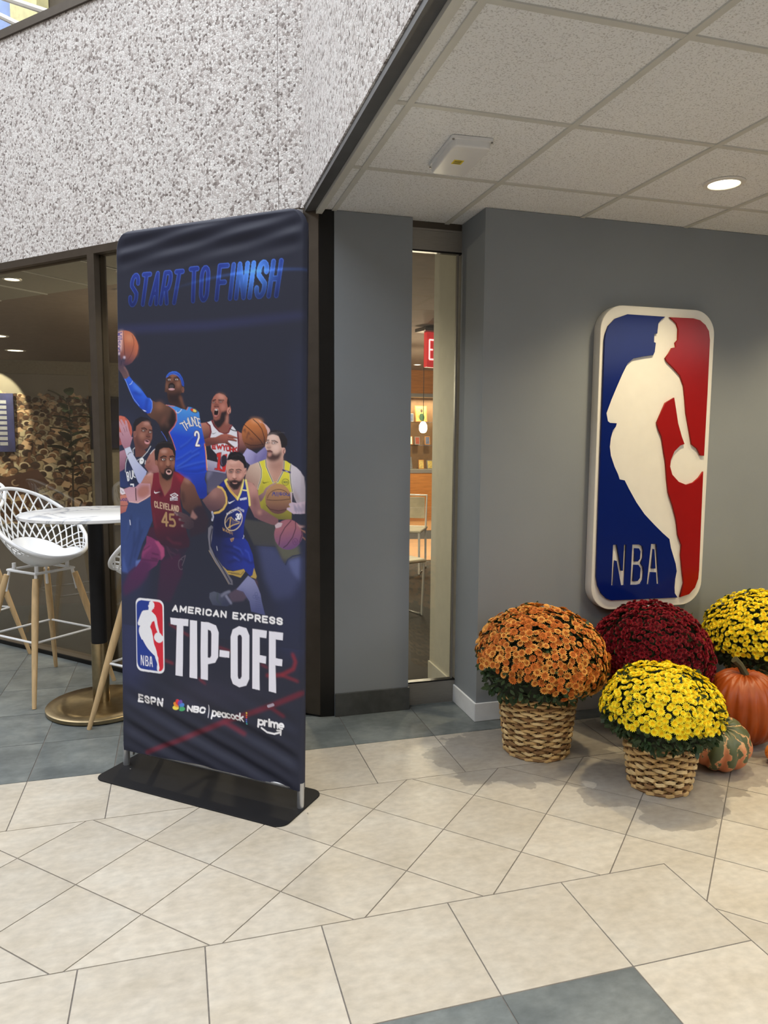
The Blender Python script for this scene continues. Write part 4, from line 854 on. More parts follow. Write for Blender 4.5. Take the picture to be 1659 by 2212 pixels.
['L',[100,62,58],1,7,[2875,3641,2910,3612,2916,3670],21],
['L',[100,62,58],1,7,[2945,3766,2979,3660,3008,3708],21],
['L',[100,62,58],1,7,[3014,3766,3072,3794],21],
['P',[216,180,180],1,0,[3186,3458,3232,3506,3288,3506,3356,3549,3419,3611,3427,3651,3382,3711,3368,3640,3311,3535]],
['P',[196,112,82],1,0,[-13,1884,26,1850,96,1812,178,1796,253,1798,341,1820,414,1864,480,1933,525,2006,551,2089,550,2149,522,2240,467,2319,398,2388,317,2426,235,2444,180,2453,71,2408,17,2323,6,2178],[[338,1987,194,2432],[62,52,78]]],
['P',[236,206,208],0.85,30,[-13,1884,26,1850,96,1812,185,1798,161,1979,144,2163,14,2158]],
['P',[226,160,126],0.7,46,[420,1976,408,1986,394,1994,376,1999,357,2001,336,2000,316,1995,297,1988,280,1977,266,1965,255,1952,249,1937,247,1923,250,1909,257,1897,268,1887,283,1879,301,1874,320,1872,341,1874,361,1878,380,1886,397,1896,411,1908,421,1921,428,1936,429,1950,427,1964]],
['P',[214,120,88],0.6,34,[486,1994,544,2098,522,2240,454,2298,483,2136]],
['L',[60,66,150],1,0,[150,1825,40,1844,105,1857,38,1873,147,1885],16],
['L',[60,66,150],1,0,[113,1911,36,1912],16],
['L',[60,66,150],1,0,[145,1910,137,1910],16],
['L',[60,66,150],1,0,[155,1943,34,1944],16],
['L',[60,66,150],1,0,[95,2022,94,2020,103,2012,107,2000,106,1988,100,1978,90,1974,57,2021,48,2021,38,2018,32,2008,31,1996,36,1984,44,1976],16],
['L',[60,66,150],1,0,[63,2104,45,2100,32,2090,26,2077,29,2063,41,2052,57,2046,76,2046,92,2053,101,2064,103,2078,95,2092,81,2101,63,2104],16],
['L',[60,66,150],1,0,[101,2122,24,2120],16],
['L',[60,66,150],1,0,[68,2121,68,2121,82,2125,93,2133,98,2145,98,2159,91,2170,79,2178,64,2180,20,2179],16],
['L',[70,40,46],1,0,[194,1807,199,1981,212,2186,223,2330],11],
['L',[110,54,44],1,0,[400,1879,439,1972,442,2053,409,2164,346,2274,291,2333],9],
['P',[74,62,84],1,0,[6,2323,54,2201,109,2203,108,2285,141,2338,186,2278,240,2280,229,2351,191,2422,247,2486,283,2548,324,2637,233,2697,183,2661,136,2585,55,2495,8,2462],[[155,2338,231,2650],[112,84,86]]],
['P',[224,206,226],1,7,[109,2215,108,2220,106,2225,103,2229,98,2232,93,2235,87,2236,81,2237,75,2236,69,2234,64,2231,60,2227,56,2223,54,2218,54,2213,55,2208,57,2203,60,2199,65,2196,70,2193,76,2192,82,2191,88,2192,94,2194,99,2197,103,2201,106,2205,108,2210]],
['P',[224,206,226],1,7,[239,2290,238,2295,236,2300,233,2304,228,2307,223,2310,217,2311,211,2312,205,2311,199,2309,194,2306,190,2302,187,2298,185,2293,184,2288,185,2283,187,2278,190,2274,195,2271,200,2268,206,2267,212,2266,218,2267,224,2269,229,2272,233,2276,236,2280,238,2285]],
['L',[40,34,56],1,5,[134,2348,119,2430],10],
['L',[160,120,120],0.8,9,[200,2463,274,2548,310,2632],16],
['P',[112,78,66],1,0,[855,3087,946,3129,1038,3120,1154,3172,1282,3224,1346,3275,1416,3357,1421,3427,1414,3518,1355,3609,1245,3676,1211,3834,1147,3753,1070,3651,1019,3538,942,3461,837,3420,745,3352],[[1076,3182,1148,3650],[38,34,40]]],
['P',[34,30,36],0.9,30,[1308,3235,1372,3286,1415,3377,1414,3518,1330,3619,1239,3660,1201,3559,1280,3406]],
['P',[164,112,90],0.7,46,[1115,3202,1113,3216,1107,3229,1097,3240,1085,3250,1070,3257,1053,3261,1036,3263,1019,3261,1002,3256,987,3249,975,3239,966,3227,960,3214,958,3201,960,3187,966,3174,976,3163,988,3153,1003,3146,1020,3142,1037,3141,1055,3142,1071,3147,1086,3154,1098,3164,1107,3176,1113,3189]],
['P',[130,84,72],0.5,34,[1163,3474,1149,3491,1133,3507,1117,3520,1102,3530,1088,3536,1075,3538,1065,3536,1058,3530,1055,3521,1054,3508,1058,3492,1065,3475,1074,3457,1087,3439,1101,3422,1116,3407,1132,3394,1147,3384,1162,3378,1174,3376,1184,3378,1191,3383,1195,3393,1195,3406,1191,3421,1185,3438,1175,3456]],
['P',[120,84,74],0.5,27,[1242,3526,1249,3538,1255,3550,1259,3562,1261,3572,1261,3581,1258,3587,1253,3591,1246,3592,1237,3591,1228,3587,1217,3581,1207,3572,1197,3562,1187,3550,1180,3538,1174,3526,1170,3515,1168,3504,1168,3496,1171,3489,1176,3485,1183,3484,1192,3485,1202,3489,1212,3496,1222,3504,1232,3515]],
['L',[84,110,210],1,0,[1070,3661,1147,3753,1198,3834],11],
['P',[52,102,226],1,0,[187,2670,233,2695,324,2637,420,2737,579,2864,658,2938,749,3042,815,3053,870,3105,874,3227,841,3309,759,3335,679,3299,547,3203,440,3109,361,2984,295,2858,243,2743],[[525,2863,388,3036],[36,76,196]]],
['L',[150,186,252],0.8,5,[217,2686,269,2785,335,2911,414,3047,547,3183],11],
['P',[32,66,176],0.8,18,[362,2932,498,2914,631,2968,603,3008,442,2985]],
['P',[30,62,170],0.7,23,[709,3061,802,3053,761,3165,733,3288,679,3287]],
['P',[96,150,250],0.8,27,[392,2747,552,2864,631,2947,578,2946,445,2851]],
['L',[160,190,250],0.7,0,[815,3058,861,3125,859,3227,812,3319],11],
['L',[190,214,250],1,0,[324,2792,372,2767,395,2727],10],
['P',[230,236,250],1,0,[626,3261,680,3272,733,3293,679,3292]],
['P',[112,74,62],1,0,[1192,2686,1225,2652,1340,2625,1467,2659,1529,2755,1547,2855,1591,2865,1608,2925,1590,2975,1546,2966,1517,2989,1542,3034,1588,3174,1663,3275,1499,3239,1334,3176,1251,3130,1223,3029,1218,2958,1195,2946,1157,2945,1173,2857,1187,2786],[[1403,2692,1361,3111],[66,46,44]]],
['P',[44,34,38],0.9,30,[1221,2953,1285,2979,1375,2981,1515,2934,1539,3034,1462,3153,1283,3130,1233,3039]],
['P',[150,100,82],0.6,23,[1482,3033,1542,3034,1588,3174,1638,3255,1575,3234]],
['P',[62,112,224],1,0,[1188,2691,1212,2644,1264,2600,1341,2578,1430,2583,1508,2625,1570,2706,1602,2796,1601,2858,1556,2835,1529,2747,1467,2673,1404,2644,1340,2632,1276,2648,1224,2682],[[1341,2580,1579,2815],[40,80,190]]],
['L',[30,50,130],1,0,[1225,2652,1289,2614,1379,2603,1467,2634,1536,2705,1579,2815],9],
['P',[52,36,36],1,9,[1329,2730,1327,2735,1322,2741,1314,2746,1304,2749,1291,2752,1277,2754,1262,2754,1247,2753,1233,2751,1220,2747,1210,2743,1202,2738,1197,2732,1195,2726,1197,2721,1202,2715,1210,2710,1221,2707,1233,2704,1248,2702,1262,2702,1277,2703,1291,2705,1304,2709,1314,2713,1322,2718,1327,2724]],
['P',[226,220,220],1,0,[1298,2729,1297,2732,1295,2734,1291,2737,1286,2739,1281,2740,1274,2741,1267,2741,1260,2741,1254,2740,1248,2738,1243,2736,1240,2733,1237,2730,1237,2727,1237,2724,1240,2722,1243,2719,1248,2717,1254,2716,1261,2715,1267,2715,1274,2716,1281,2717,1287,2718,1291,2721,1295,2723,1297,2726]],
['P',[22,18,20],1,0,[1278,2728,1277,2731,1276,2734,1275,2736,1273,2738,1270,2739,1267,2740,1265,2740,1262,2740,1259,2739,1257,2737,1255,2735,1253,2733,1252,2730,1252,2728,1252,2725,1253,2723,1255,2720,1257,2718,1259,2717,1262,2716,1265,2716,1268,2716,1270,2717,1273,2719,1275,2721,1276,2723,1277,2726]],
['P',[52,36,36],1,9,[1497,2730,1495,2736,1490,2741,1482,2746,1472,2750,1459,2752,1445,2754,1430,2754,1416,2753,1402,2751,1389,2748,1379,2743,1371,2738,1366,2732,1365,2727,1366,2721,1371,2716,1379,2711,1390,2707,1402,2704,1416,2703,1431,2702,1446,2703,1460,2706,1472,2709,1482,2713,1490,2719,1495,2724]],
['P',[226,220,220],1,0,[1466,2729,1465,2732,1463,2735,1459,2737,1455,2739,1449,2740,1442,2741,1436,2741,1429,2741,1422,2740,1417,2738,1412,2736,1408,2733,1406,2731,1405,2728,1406,2725,1408,2722,1412,2720,1417,2718,1423,2716,1429,2716,1436,2715,1443,2716,1449,2717,1455,2719,1460,2721,1463,2724,1465,2726]],
['P',[22,18,20],1,0,[1446,2729,1446,2731,1445,2734,1443,2736,1441,2738,1439,2739,1436,2740,1433,2740,1430,2740,1428,2739,1425,2738,1423,2736,1422,2733,1421,2731,1421,2728,1421,2725,1422,2723,1423,2721,1425,2719,1428,2717,1430,2717,1433,2716,1436,2717,1439,2718,1441,2719,1443,2721,1445,2723,1446,2726]],
['L',[40,28,30],1,0,[1218,2692,1276,2676,1307,2689],16],
['L',[40,28,30],1,0,[1378,2681,1441,2678,1485,2704],16],
['P',[70,44,42],1,9,[1275,2768,1320,2729,1370,2771,1351,2795,1287,2794]],
['P',[170,116,96],0.8,16,[1340,2730,1340,2739,1338,2747,1336,2755,1332,2761,1328,2766,1324,2769,1319,2769,1315,2768,1311,2765,1307,2760,1304,2754,1301,2746,1300,2738,1299,2729,1300,2720,1302,2712,1304,2704,1307,2698,1311,2693,1316,2690,1320,2689,1325,2691,1329,2694,1333,2699,1336,2705,1338,2713,1340,2721]],
['P',[30,22,24],1,5,[1398,2851,1396,2865,1390,2878,1380,2890,1367,2899,1352,2906,1336,2911,1318,2912,1300,2910,1283,2905,1268,2897,1256,2887,1247,2875,1241,2862,1239,2848,1241,2834,1247,2821,1257,2809,1270,2800,1285,2793,1302,2789,1319,2787,1337,2789,1353,2794,1368,2802,1381,2812,1390,2824,1396,2837]],
['P',[70,64,70],1,0,[1370,2849,1368,2858,1364,2866,1358,2873,1350,2880,1340,2884,1330,2887,1318,2888,1307,2886,1296,2883,1286,2878,1278,2872,1272,2864,1268,2855,1267,2846,1269,2838,1273,2829,1279,2822,1287,2816,1297,2811,1308,2808,1319,2808,1330,2809,1341,2812,1351,2817,1359,2824,1365,2831,1368,2840]],
['P',[206,160,166],1,0,[1389,2901,1388,2906,1382,2910,1374,2913,1362,2916,1349,2918,1334,2920,1318,2920,1302,2919,1287,2917,1273,2915,1262,2911,1253,2907,1248,2903,1246,2898,1248,2894,1253,2890,1262,2886,1273,2883,1287,2881,1302,2880,1318,2880,1334,2880,1349,2882,1363,2885,1374,2888,1383,2892,1388,2897]],
['L',[40,28,30],1,0,[1248,2838,1281,2804,1351,2805,1389,2841],18],
['P',[170,118,98],0.7,27,[1515,2814,1514,2827,1510,2840,1505,2851,1498,2860,1490,2867,1481,2872,1471,2873,1462,2871,1452,2867,1444,2859,1438,2850,1433,2838,1430,2825,1429,2812,1430,2799,1433,2786,1438,2775,1445,2766,1454,2759,1463,2755,1472,2753,1482,2755,1491,2760,1499,2767,1506,2777,1511,2788,1514,2801]],
['P',[150,104,88],0.7,16,[1230,2838,1229,2851,1228,2864,1225,2875,1222,2885,1218,2892,1213,2896,1209,2898,1204,2896,1200,2891,1196,2884,1193,2874,1191,2863,1189,2850,1189,2837,1190,2823,1191,2811,1194,2799,1197,2790,1201,2783,1206,2778,1210,2777,1215,2778,1219,2783,1223,2790,1226,2800,1228,2811,1230,2824]],
['P',[160,112,96],0.8,14,[1441,2663,1440,2666,1434,2670,1425,2672,1413,2675,1398,2676,1382,2677,1365,2677,1348,2676,1332,2674,1317,2672,1305,2669,1296,2666,1290,2662,1289,2659,1291,2655,1296,2652,1305,2649,1318,2647,1332,2645,1348,2645,1365,2645,1382,2646,1398,2647,1413,2650,1425,2652,1434,2656,1440,2659]],
['P',[134,88,76],1,0,[1603,2915,1603,2926,1600,2937,1597,2946,1593,2954,1587,2960,1581,2964,1575,2965,1569,2963,1563,2960,1558,2953,1554,2946,1550,2936,1548,2925,1548,2914,1549,2903,1551,2893,1554,2883,1559,2876,1564,2870,1570,2866,1576,2865,1582,2867,1588,2870,1593,2876,1598,2884,1601,2894,1603,2904]],
['L',[70,44,42],1,0,[1572,2885,1559,2925],9],
['P',[36,66,184],1,0,[1398,4378,1564,4414,1867,4416,2078,4381,2046,4512,2091,4622,2102,4864,1863,4874,1614,4505],[[1867,4416,1989,4767],[30,52,150]]],
['P',[74,146,228],1,0,[1182,3175,1372,3199,1537,3251,1650,3276,1682,3221,1750,3228,1862,3264,1934,3326,1943,3394,1962,3493,1996,3622,2032,3761,2063,3911,2094,4110,2105,4260,2090,4390,1866,4427,1564,4420,1392,4388,1373,4307,1401,4071,1389,3989,1327,3827,1245,3677,1368,3563,1428,3462,1421,3341,1371,3270,1295,3224],[[1700,3293,1646,3764],[34,74,204]]],
['L',[22,44,140],0.9,16,[1412,4326,1617,4220,1769,4126,1919,4063],25],
['L',[86,130,240],0.7,11,[1420,4299,1624,4193,1776,4099,1926,4036],15],
['L',[22,44,140],0.9,16,[1398,4368,1590,4312,1868,4245,2054,4211],21],
['L',[86,130,240],0.7,11,[1406,4341,1598,4285,1875,4218,2061,4184],12],
['L',[22,44,140],0.9,16,[1492,3968,1645,3885,1796,3763],18],
['L',[86,130,240],0.7,11,[1500,3941,1653,3859,1804,3737],11],
['L',[22,44,140],0.9,16,[1744,4065,1944,3962,2043,3881],16],
['L',[86,130,240],0.7,11,[1752,4039,1952,3936,2051,3855],10],
['L',[22,44,140],0.9,16,[1400,4193,1516,4150,1744,4025],18],
['L',[86,130,240],0.7,11,[1408,4167,1524,4124,1752,3999],11],
['P',[28,50,150],0.8,18,[1398,4388,1590,4404,1867,4411,2078,4361,2078,4310,1867,4356,1590,4363]],
['L',[216,120,84],1,0,[1295,3224,1371,3270,1421,3341,1428,3462,1368,3563,1247,3677,1327,3827,1396,3994],14],
['L',[150,70,90],1,0,[1279,3218,1352,3268,1402,3341,1407,3462,1355,3553,1238,3665],7],
['L',[222,120,70],1,0,[2046,3881,2070,4020,2081,4160,2095,4340],23],
['L',[250,220,180],1,0,[2063,3921,2087,4080,2100,4300],7],
['L',[214,130,110],1,0,[1182,3179,1295,3193,1372,3204],14],
['L',[214,120,100],1,0,[1650,3274,1682,3223],14],
['P',[70,84,100],1,0,[1897,3319,1891,3325,1881,3330,1867,3333,1852,3334,1834,3332,1816,3329,1798,3323,1781,3315,1766,3306,1754,3297,1744,3286,1739,3276,1737,3267,1740,3258,1746,3252,1756,3247,1770,3244,1785,3243,1803,3245,1821,3249,1839,3255,1856,3262,1871,3271,1883,3281,1892,3291,1898,3301,1900,3310]],
['P',[240,214,110],1,0,[1874,3308,1870,3312,1864,3315,1855,3317,1846,3317,1835,3316,1823,3314,1812,3310,1801,3305,1792,3300,1784,3294,1778,3287,1775,3281,1774,3275,1775,3270,1779,3265,1786,3262,1794,3260,1804,3260,1815,3261,1826,3263,1837,3267,1848,3272,1858,3277,1865,3284,1871,3290,1875,3296,1876,3302]],
['P',[214,60,50],1,0,[1738,3253,1800,3259,1800,3303,1762,3293]],
['L',[240,240,244],1,0,[1416,3285,1422,3315,1460,3323,1511,3291,1536,3261],10],
['L',[60,50,90],1,0,[1496,3517,1595,3492],31],
['L',[60,50,90],1,0,[1546,3505,1647,3635],31],
['L',[244,244,250],1,0,[1496,3517,1595,3492],17],
['L',[244,244,250],1,0,[1546,3505,1647,3635],17],
['L',[60,50,90],1,0,[1592,3467,1672,3598],31],
['L',[60,50,90],1,0,[1667,3434,1723,3568],31],
['L',[60,50,90],1,0,[1632,3533,1695,3501],31],
['L',[244,244,250],1,0,[1592,3467,1672,3598],17],
['L',[244,244,250],1,0,[1667,3434,1723,3568],17],
['L',[244,244,250],1,0,[1632,3533,1695,3501],17],
['L',[60,50,90],1,0,[1680,3414,1722,3521,1730,3537,1741,3549,1753,3556,1765,3557,1774,3551,1780,3540,1782,3526,1779,3509,1747,3403],31],
['L',[244,244,250],1,0,[1680,3414,1722,3521,1730,3537,1741,3549,1753,3556,1765,3557,1774,3551,1780,3540,1782,3526,1779,3509,1747,3403],17],
['L',[60,50,90],1,0,[1798,3555,1755,3403,1860,3543,1811,3398],31],
['L',[244,244,250],1,0,[1798,3555,1755,3403,1860,3543,1811,3398],17],
['L',[60,50,90],1,0,[1818,3398,1849,3403,1849,3403,1862,3409,1875,3422,1887,3440,1895,3461,1907,3505,1911,3525,1910,3542,1904,3552,1894,3555,1866,3553,1818,3398],31],
['L',[244,244,250],1,0,[1818,3398,1849,3403,1849,3403,1862,3409,1875,3422,1887,3440,1895,3461,1907,3505,1911,3525,1910,3542,1904,3552,1894,3555,1866,3553,1818,3398],17],
['L',[60,50,90],1,0,[1938,3435,1888,3423,1928,3571,1959,3583],31],
['L',[60,50,90],1,0,[1908,3497,1942,3507],31],
['L',[244,244,250],1,0,[1938,3435,1888,3423,1928,3571,1959,3583],17],
['L',[244,244,250],1,0,[1908,3497,1942,3507],17],
['L',[90,60,70],1,0,[1836,3724,1836,3724,1836,3699,1845,3678,1859,3665,1877,3663,1895,3671,1909,3689,1917,3713,1920,3765,1858,3908,1926,3907],57],
['L',[246,246,250],1,0,[1836,3724,1836,3724,1836,3699,1845,3678,1859,3665,1877,3663,1895,3671,1909,3689,1917,3713,1920,3765,1858,3908,1926,3907],34],
['P',[54,72,120],1,0,[258,5018,797,4852,844,5331,699,5616,602,5772,461,6106,417,6240,221,6388,81,6355,44,5700,59,5265,145,5174],[[380,5141,223,6234],[60,82,150]]],
['L',[38,52,92],0.8,25,[400,5570,368,5896,265,6231],27],
['L',[38,52,92],0.8,25,[593,5505,465,5835,393,6057],27],
['L',[38,52,92],0.8,25,[323,5251,306,5468,176,5746],27],
['L',[38,52,92],0.8,25,[513,5349,537,5562,396,5840],27],
['L',[84,108,170],0.7,16,[280,5361,235,5580,147,5803],16],
['L',[84,108,170],0.7,16,[487,5297,470,5512],16],
['L',[84,108,170],0.7,16,[159,5911,141,6153],16],
['P',[84,110,190],0.9,16,[109,6013,141,6131,235,6387,81,6377]],
['P',[110,140,220],1,7,[433,6130,556,6099,555,6175,417,6262]],
['L',[220,224,240],1,0,[287,5350,299,5436],18],
['P',[208,112,96],1,0,[11,3379,94,3369,204,3391,299,3465,365,3579,379,3684,351,3778,265,3842,112,3919,35,3933,20,3632],[[271,3475,127,3843],[160,80,80]]],
['L',[120,50,54],1,0,[204,3401,298,3527,309,3653],9],
['L',[60,50,80],1,7,[45,3759,72,3833],16],
['P',[178,134,154],1,0,[32,4088,68,4045,179,4012,239,4117,206,4223,180,4372,46,4450,36,4269],[[95,4055,146,4331],[140,96,118]]],
['P',[176,122,112],1,0,[928,3976,801,4076,713,4208,664,4319,770,4426,1008,4435,1024,4248,933,4146],[[840,4127,771,4358],[140,90,88]]],
['P',[190,134,140],0.6,46,[996,4353,994,4366,988,4380,978,4392,966,4402,951,4410,934,4415,916,4417,898,4416,882,4412,867,4405,854,4395,845,4383,839,4370,837,4356,840,4342,846,4329,855,4317,868,4307,883,4299,900,4294,918,4292,935,4293,952,4297,967,4305,979,4314,989,4326,994,4339]],
['L',[90,54,60],1,9,[732,4244,773,4227,786,4191],14],
['P',[42,48,72],1,0,[378,3993,440,3958,451,4139,559,4124,722,4036,810,3931,924,3981,801,4078,693,4205,667,4319,743,4427,551,4671,428,4732,41,4724,44,4440,186,4383,206,4223,245,4159],[[394,4262,112,4641],[48,62,112]]],
['P',[30,32,44],0.6,23,[236,4690,497,4660,525,4575,431,4525,362,4559,293,4614]],
['L',[232,234,240],1,0,[245,4159,205,4266,193,4425],11],
['L',[232,234,240],1,0,[440,3961,385,3998,397,4082],11],
['L',[232,234,240],1,0,[491,4202,613,4142,735,4035,814,3933],11],
['L',[232,234,240],1,0,[801,4076,882,4002,922,3983],11],
['L',[232,234,240],1,0,[686,4203,672,4266],14],
['P',[236,238,244],1,0,[650,4227,644,4240,636,4252,626,4262,614,4270,602,4275,589,4277,577,4277,566,4273,557,4267,549,4258,545,4247,542,4234,543,4221,546,4208,552,4195,561,4183,571,4173,583,4165,595,4160,607,4158,620,4158,631,4162,640,4168,647,4177,652,4188,654,4201,654,4214]],
['L',[60,60,80],1,0,[578,4210,599,4200,619,4210],9],
['L',[240,242,248],1,0,[220,4440,252,4594,273,4586,273,4586,278,4576,279,4556,277,4532,271,4514,263,4509,236,4517],21],
['L',[240,242,248],1,0,[220,4440,251,4433,251,4433,260,4438,267,4456,269,4480,267,4500,261,4510],21],
['L',[240,242,248],1,0,[303,4412,316,4518,320,4534,327,4546,336,4553,345,4554,354,4548,361,4537,366,4523,367,4506,362,4400],21],
['L',[240,242,248],1,0,[392,4388,390,4505,431,4525],18],
['P',[236,238,246],1,0,[313,4656,402,4651,408,4711,380,4712,374,4680,312,4683]],
['P',[148,98,86],1,0,[401,3673,433,3559,542,3496,677,3466,783,3495,851,3579,862,3682,853,3796,807,3889,752,3964,669,4005,722,4046,613,4136,451,4145,440,3945,408,3820],[[702,3559,562,3965],[110,70,66]]],
['P',[38,36,44],1,0,[402,3663,406,3527,462,3444,598,3388,744,3412,825,3476,864,3564,832,3546,756,3484,623,3480,558,3519,480,3569,461,3658]],
['P',[90,58,56],0.8,34,[458,3705,563,3881,669,3963,750,3942,669,4010,535,3986,455,3882]],
['P',[204,152,142],0.8,25,[809,3517,807,3524,801,3531,791,3537,779,3542,764,3545,747,3547,729,3548,711,3547,694,3545,679,3541,666,3537,657,3531,651,3524,649,3517,651,3510,657,3504,667,3498,680,3493,695,3489,712,3487,730,3486,748,3487,764,3489,779,3493,792,3498,801,3504,807,3511]],
['P',[186,132,116],0.6,34,[686,3735,684,3748,679,3762,671,3774,660,3783,647,3791,633,3796,618,3797,603,3796,589,3791,577,3784,566,3774,558,3762,553,3749,552,3735,554,3721,559,3708,567,3696,578,3686,591,3679,605,3674,620,3673,635,3674,649,3679,662,3686,672,3696,680,3708,685,3721]],
['P',[70,44,44],1,9,[713,3650,711,3655,707,3659,700,3664,690,3667,679,3670,667,3672,654,3673,641,3672,628,3670,617,3668,608,3664,601,3660,596,3655,595,3650,597,3645,601,3640,608,3636,617,3632,629,3629,641,3628,654,3627,667,3627,680,3629,691,3632,700,3635,707,3640,711,3645]],
['P',[226,216,216],1,0,[683,3650,683,3652,681,3655,677,3657,673,3659,668,3660,662,3661,656,3661,651,3661,645,3660,640,3659,636,3657,632,3655,630,3652,630,3650,631,3647,633,3645,636,3643,640,3641,645,3639,651,3639,657,3638,663,3639,668,3639,673,3641,678,3643,681,3645,683,3647]],
['P',[24,20,24],1,0,[678,3650,678,3652,677,3655,675,3657,673,3659,670,3660,667,3661,665,3661,662,3661,659,3660,656,3659,654,3657,653,3655,652,3652,651,3650,652,3647,653,3645,654,3643,656,3641,659,3639,662,3639,665,3638,668,3639,671,3639,673,3641,675,3643,677,3645,678,3647]],
['P',[70,44,44],1,9,[873,3677,871,3682,867,3687,860,3691,851,3695,840,3698,827,3699,814,3700,801,3699,789,3698,778,3695,769,3691,762,3687,758,3682,756,3677,758,3672,762,3667,769,3663,779,3660,790,3657,802,3655,815,3654,828,3655,840,3657,851,3659,861,3663,867,3667,872,3672]],
['P',[226,216,216],1,0,[844,3677,843,3680,841,3682,838,3684,834,3686,829,3687,823,3688,817,3688,811,3688,806,3687,801,3686,797,3684,793,3682,792,3680,791,3677,792,3675,794,3672,797,3670,801,3668,806,3667,812,3666,818,3666,823,3666,829,3667,834,3668,838,3670,841,3672,843,3675]],
['P',[24,20,24],1,0,[839,3677,838,3680,837,3682,836,3684,834,3686,831,3687,828,3688,825,3688,822,3688,819,3687,817,3686,815,3684,813,3682,812,3680,812,3677,812,3675,814,3672,815,3670,817,3668,820,3667,823,3666,826,3666,828,3666,831,3667,834,3668,836,3670,837,3672,838,3675]],
['L',[40,28,32],1,0,[601,3602,675,3595,728,3626],18],
['L',[40,28,32],1,0,[781,3631,847,3641],18],
['P',[110,66,62],0.8,11,[700,3735,767,3693,806,3734,792,3770,726,3766]],
['L',[60,36,38],1,0,[713,3753,759,3765,800,3757],13],
['P',[210,150,156],1,5,[791,3875,785,3884,777,3891,766,3896,754,3900,740,3901,726,3901,712,3898,699,3893,688,3887,679,3879,672,3870,669,3861,668,3851,671,3842,677,3834,685,3827,696,3821,708,3818,722,3816,736,3817,750,3820,763,3824,774,3831,783,3838,790,3847,793,3857,794,3866]],
['P',[60,30,38],1,0,[780,3859,778,3861,773,3863,766,3865,758,3865,749,3864,739,3862,729,3860,719,3857,710,3853,702,3849,696,3845,692,3841,690,3837,690,3834,693,3831,698,3829,704,3828,712,3828,722,3829,732,3830,742,3833,752,3836,761,3839,768,3843,774,3847,779,3852,780,3855]],
['L',[60,40,44],1,7,[671,3839,725,3807,792,3817],16],
['P',[150,100,92],1,0,[477,3715,476,3728,473,3740,469,3751,464,3761,457,3768,450,3772,443,3774,436,3772,429,3768,423,3761,418,3752,414,3741,412,3728,412,3715,413,3702,415,3690,419,3679,425,3669,431,3662,438,3658,445,3657,452,3658,459,3662,465,3669,470,3678,474,3690,476,3702]],
['L',[84,52,52],1,0,[445,3684,437,3736],10],
['P',[198,152,168],1,0,[26,3487,65,3464,166,3582,82,3448,123,3435,220,3559,200,3459,247,3462,285,3600,328,3716,359,3770,392,3773,349,3862,320,3949,180,3993,112,3896,86,3801,21,3717,30,3675,119,3687],[[201,3580,208,3948],[170,120,140]]],
['L',[120,76,96],1,5,[166,3590,199,3674],10],
['L',[120,76,96],1,5,[221,3569,247,3663],10],
['L',[120,76,96],1,5,[123,3690,150,3737],10],
['P',[206,212,236],1,0,[184,3993,320,3951,400,4103,506,4238,719,4412,663,4562,551,4664,498,4610,392,4399,299,4242,232,4117],[[302,4052,607,4520],[170,178,222]]],
['L',[40,40,56],1,0,[260,4100,288,4068,323,4057,343,4062],11],
['P',[104,86,106],1,11,[2790,6424,2550,6581,2640,6713,2879,6670,2968,6578,2880,6473]],
['P',[104,110,132],1,0,[2148,6594,2244,6556,2382,6585,2550,6507,2598,6538,2534,6608,2640,6739,2534,6804,2351,6813,2212,6812,2138,6686],[[2275,6582,2427,6787],[70,76,108]]],
['L',[150,152,180],1,9,[2405,6621,2474,6563,2580,6521],43],
['L',[170,172,205],1,9,[2504,6611,2610,6729],49],
['L',[80,96,100],1,9,[2321,6578,2305,6709,2381,6779],29],
['P',[96,72,86],1,6,[3100,6226,3173,6282,3199,6430,3115,6287]],
['P',[158,162,214],1,0,[2980,6201,3115,6275,3191,6406,3240,6514,3264,6637,3337,6881,3042,6845,3007,6663,2880,6498,2731,6474],[[3056,6318,3174,6811],[104,112,176]]],
['P',[120,124,180],0.6,17,[2731,6474,2880,6498,3013,6675,2998,6588,2880,6460]],
['L',[100,106,164],1,0,[3130,6575,3232,6578],10],
['L',[100,106,164],1,0,[3130,6613,3232,6615],10],
['L',[100,106,164],1,0,[3130,6651,3232,6653],10],
['L',[100,106,164],1,0,[3130,6689,3232,6691],10],
['L',[100,106,164],1,0,[3130,6727,3232,6729],10],
['L',[100,106,164],1,0,[3130,6765,3232,6766],10],
['L',[100,106,164],1,0,[3130,6803,3232,6804],10],
['L',[104,110,168],1,0,[3130,6563,3129,6570,3126,6576,3122,6582,3116,6587,3110,6591,3102,6593,3095,6593,3088,6592,3082,6589,3077,6584,3073,6578,3071,6572,3071,6565,3073,6558,3077,6551,3082,6546,3088,6542,3095,6539,3102,6538,3110,6538,3116,6540,3122,6544,3126,6550,3129,6556,3130,6563],9],
['L',[104,110,168],1,0,[3173,6508,3173,6515,3170,6522,3166,6528,3160,6533,3153,6536,3146,6538,3139,6538,3132,6537,3126,6534,3121,6529,3117,6524,3115,6517,3115,6510,3117,6503,3121,6497,3126,6491,3132,6487,3139,6484,3146,6483,3153,6484,3160,6486,3166,6490,3170,6495,3173,6501,3173,6508],9],
['L',[104,110,168],1,0,[3188,6569,3187,6576,3184,6583,3180,6589,3175,6594,3168,6598,3161,6600,3154,6600,3147,6599,3140,6595,3135,6591,3132,6585,3130,6579,3130,6572,3132,6565,3135,6558,3140,6553,3147,6548,3153,6546,3161,6544,3168,6545,3175,6547,3180,6551,3184,6556,3187,6563,3188,6569],9],
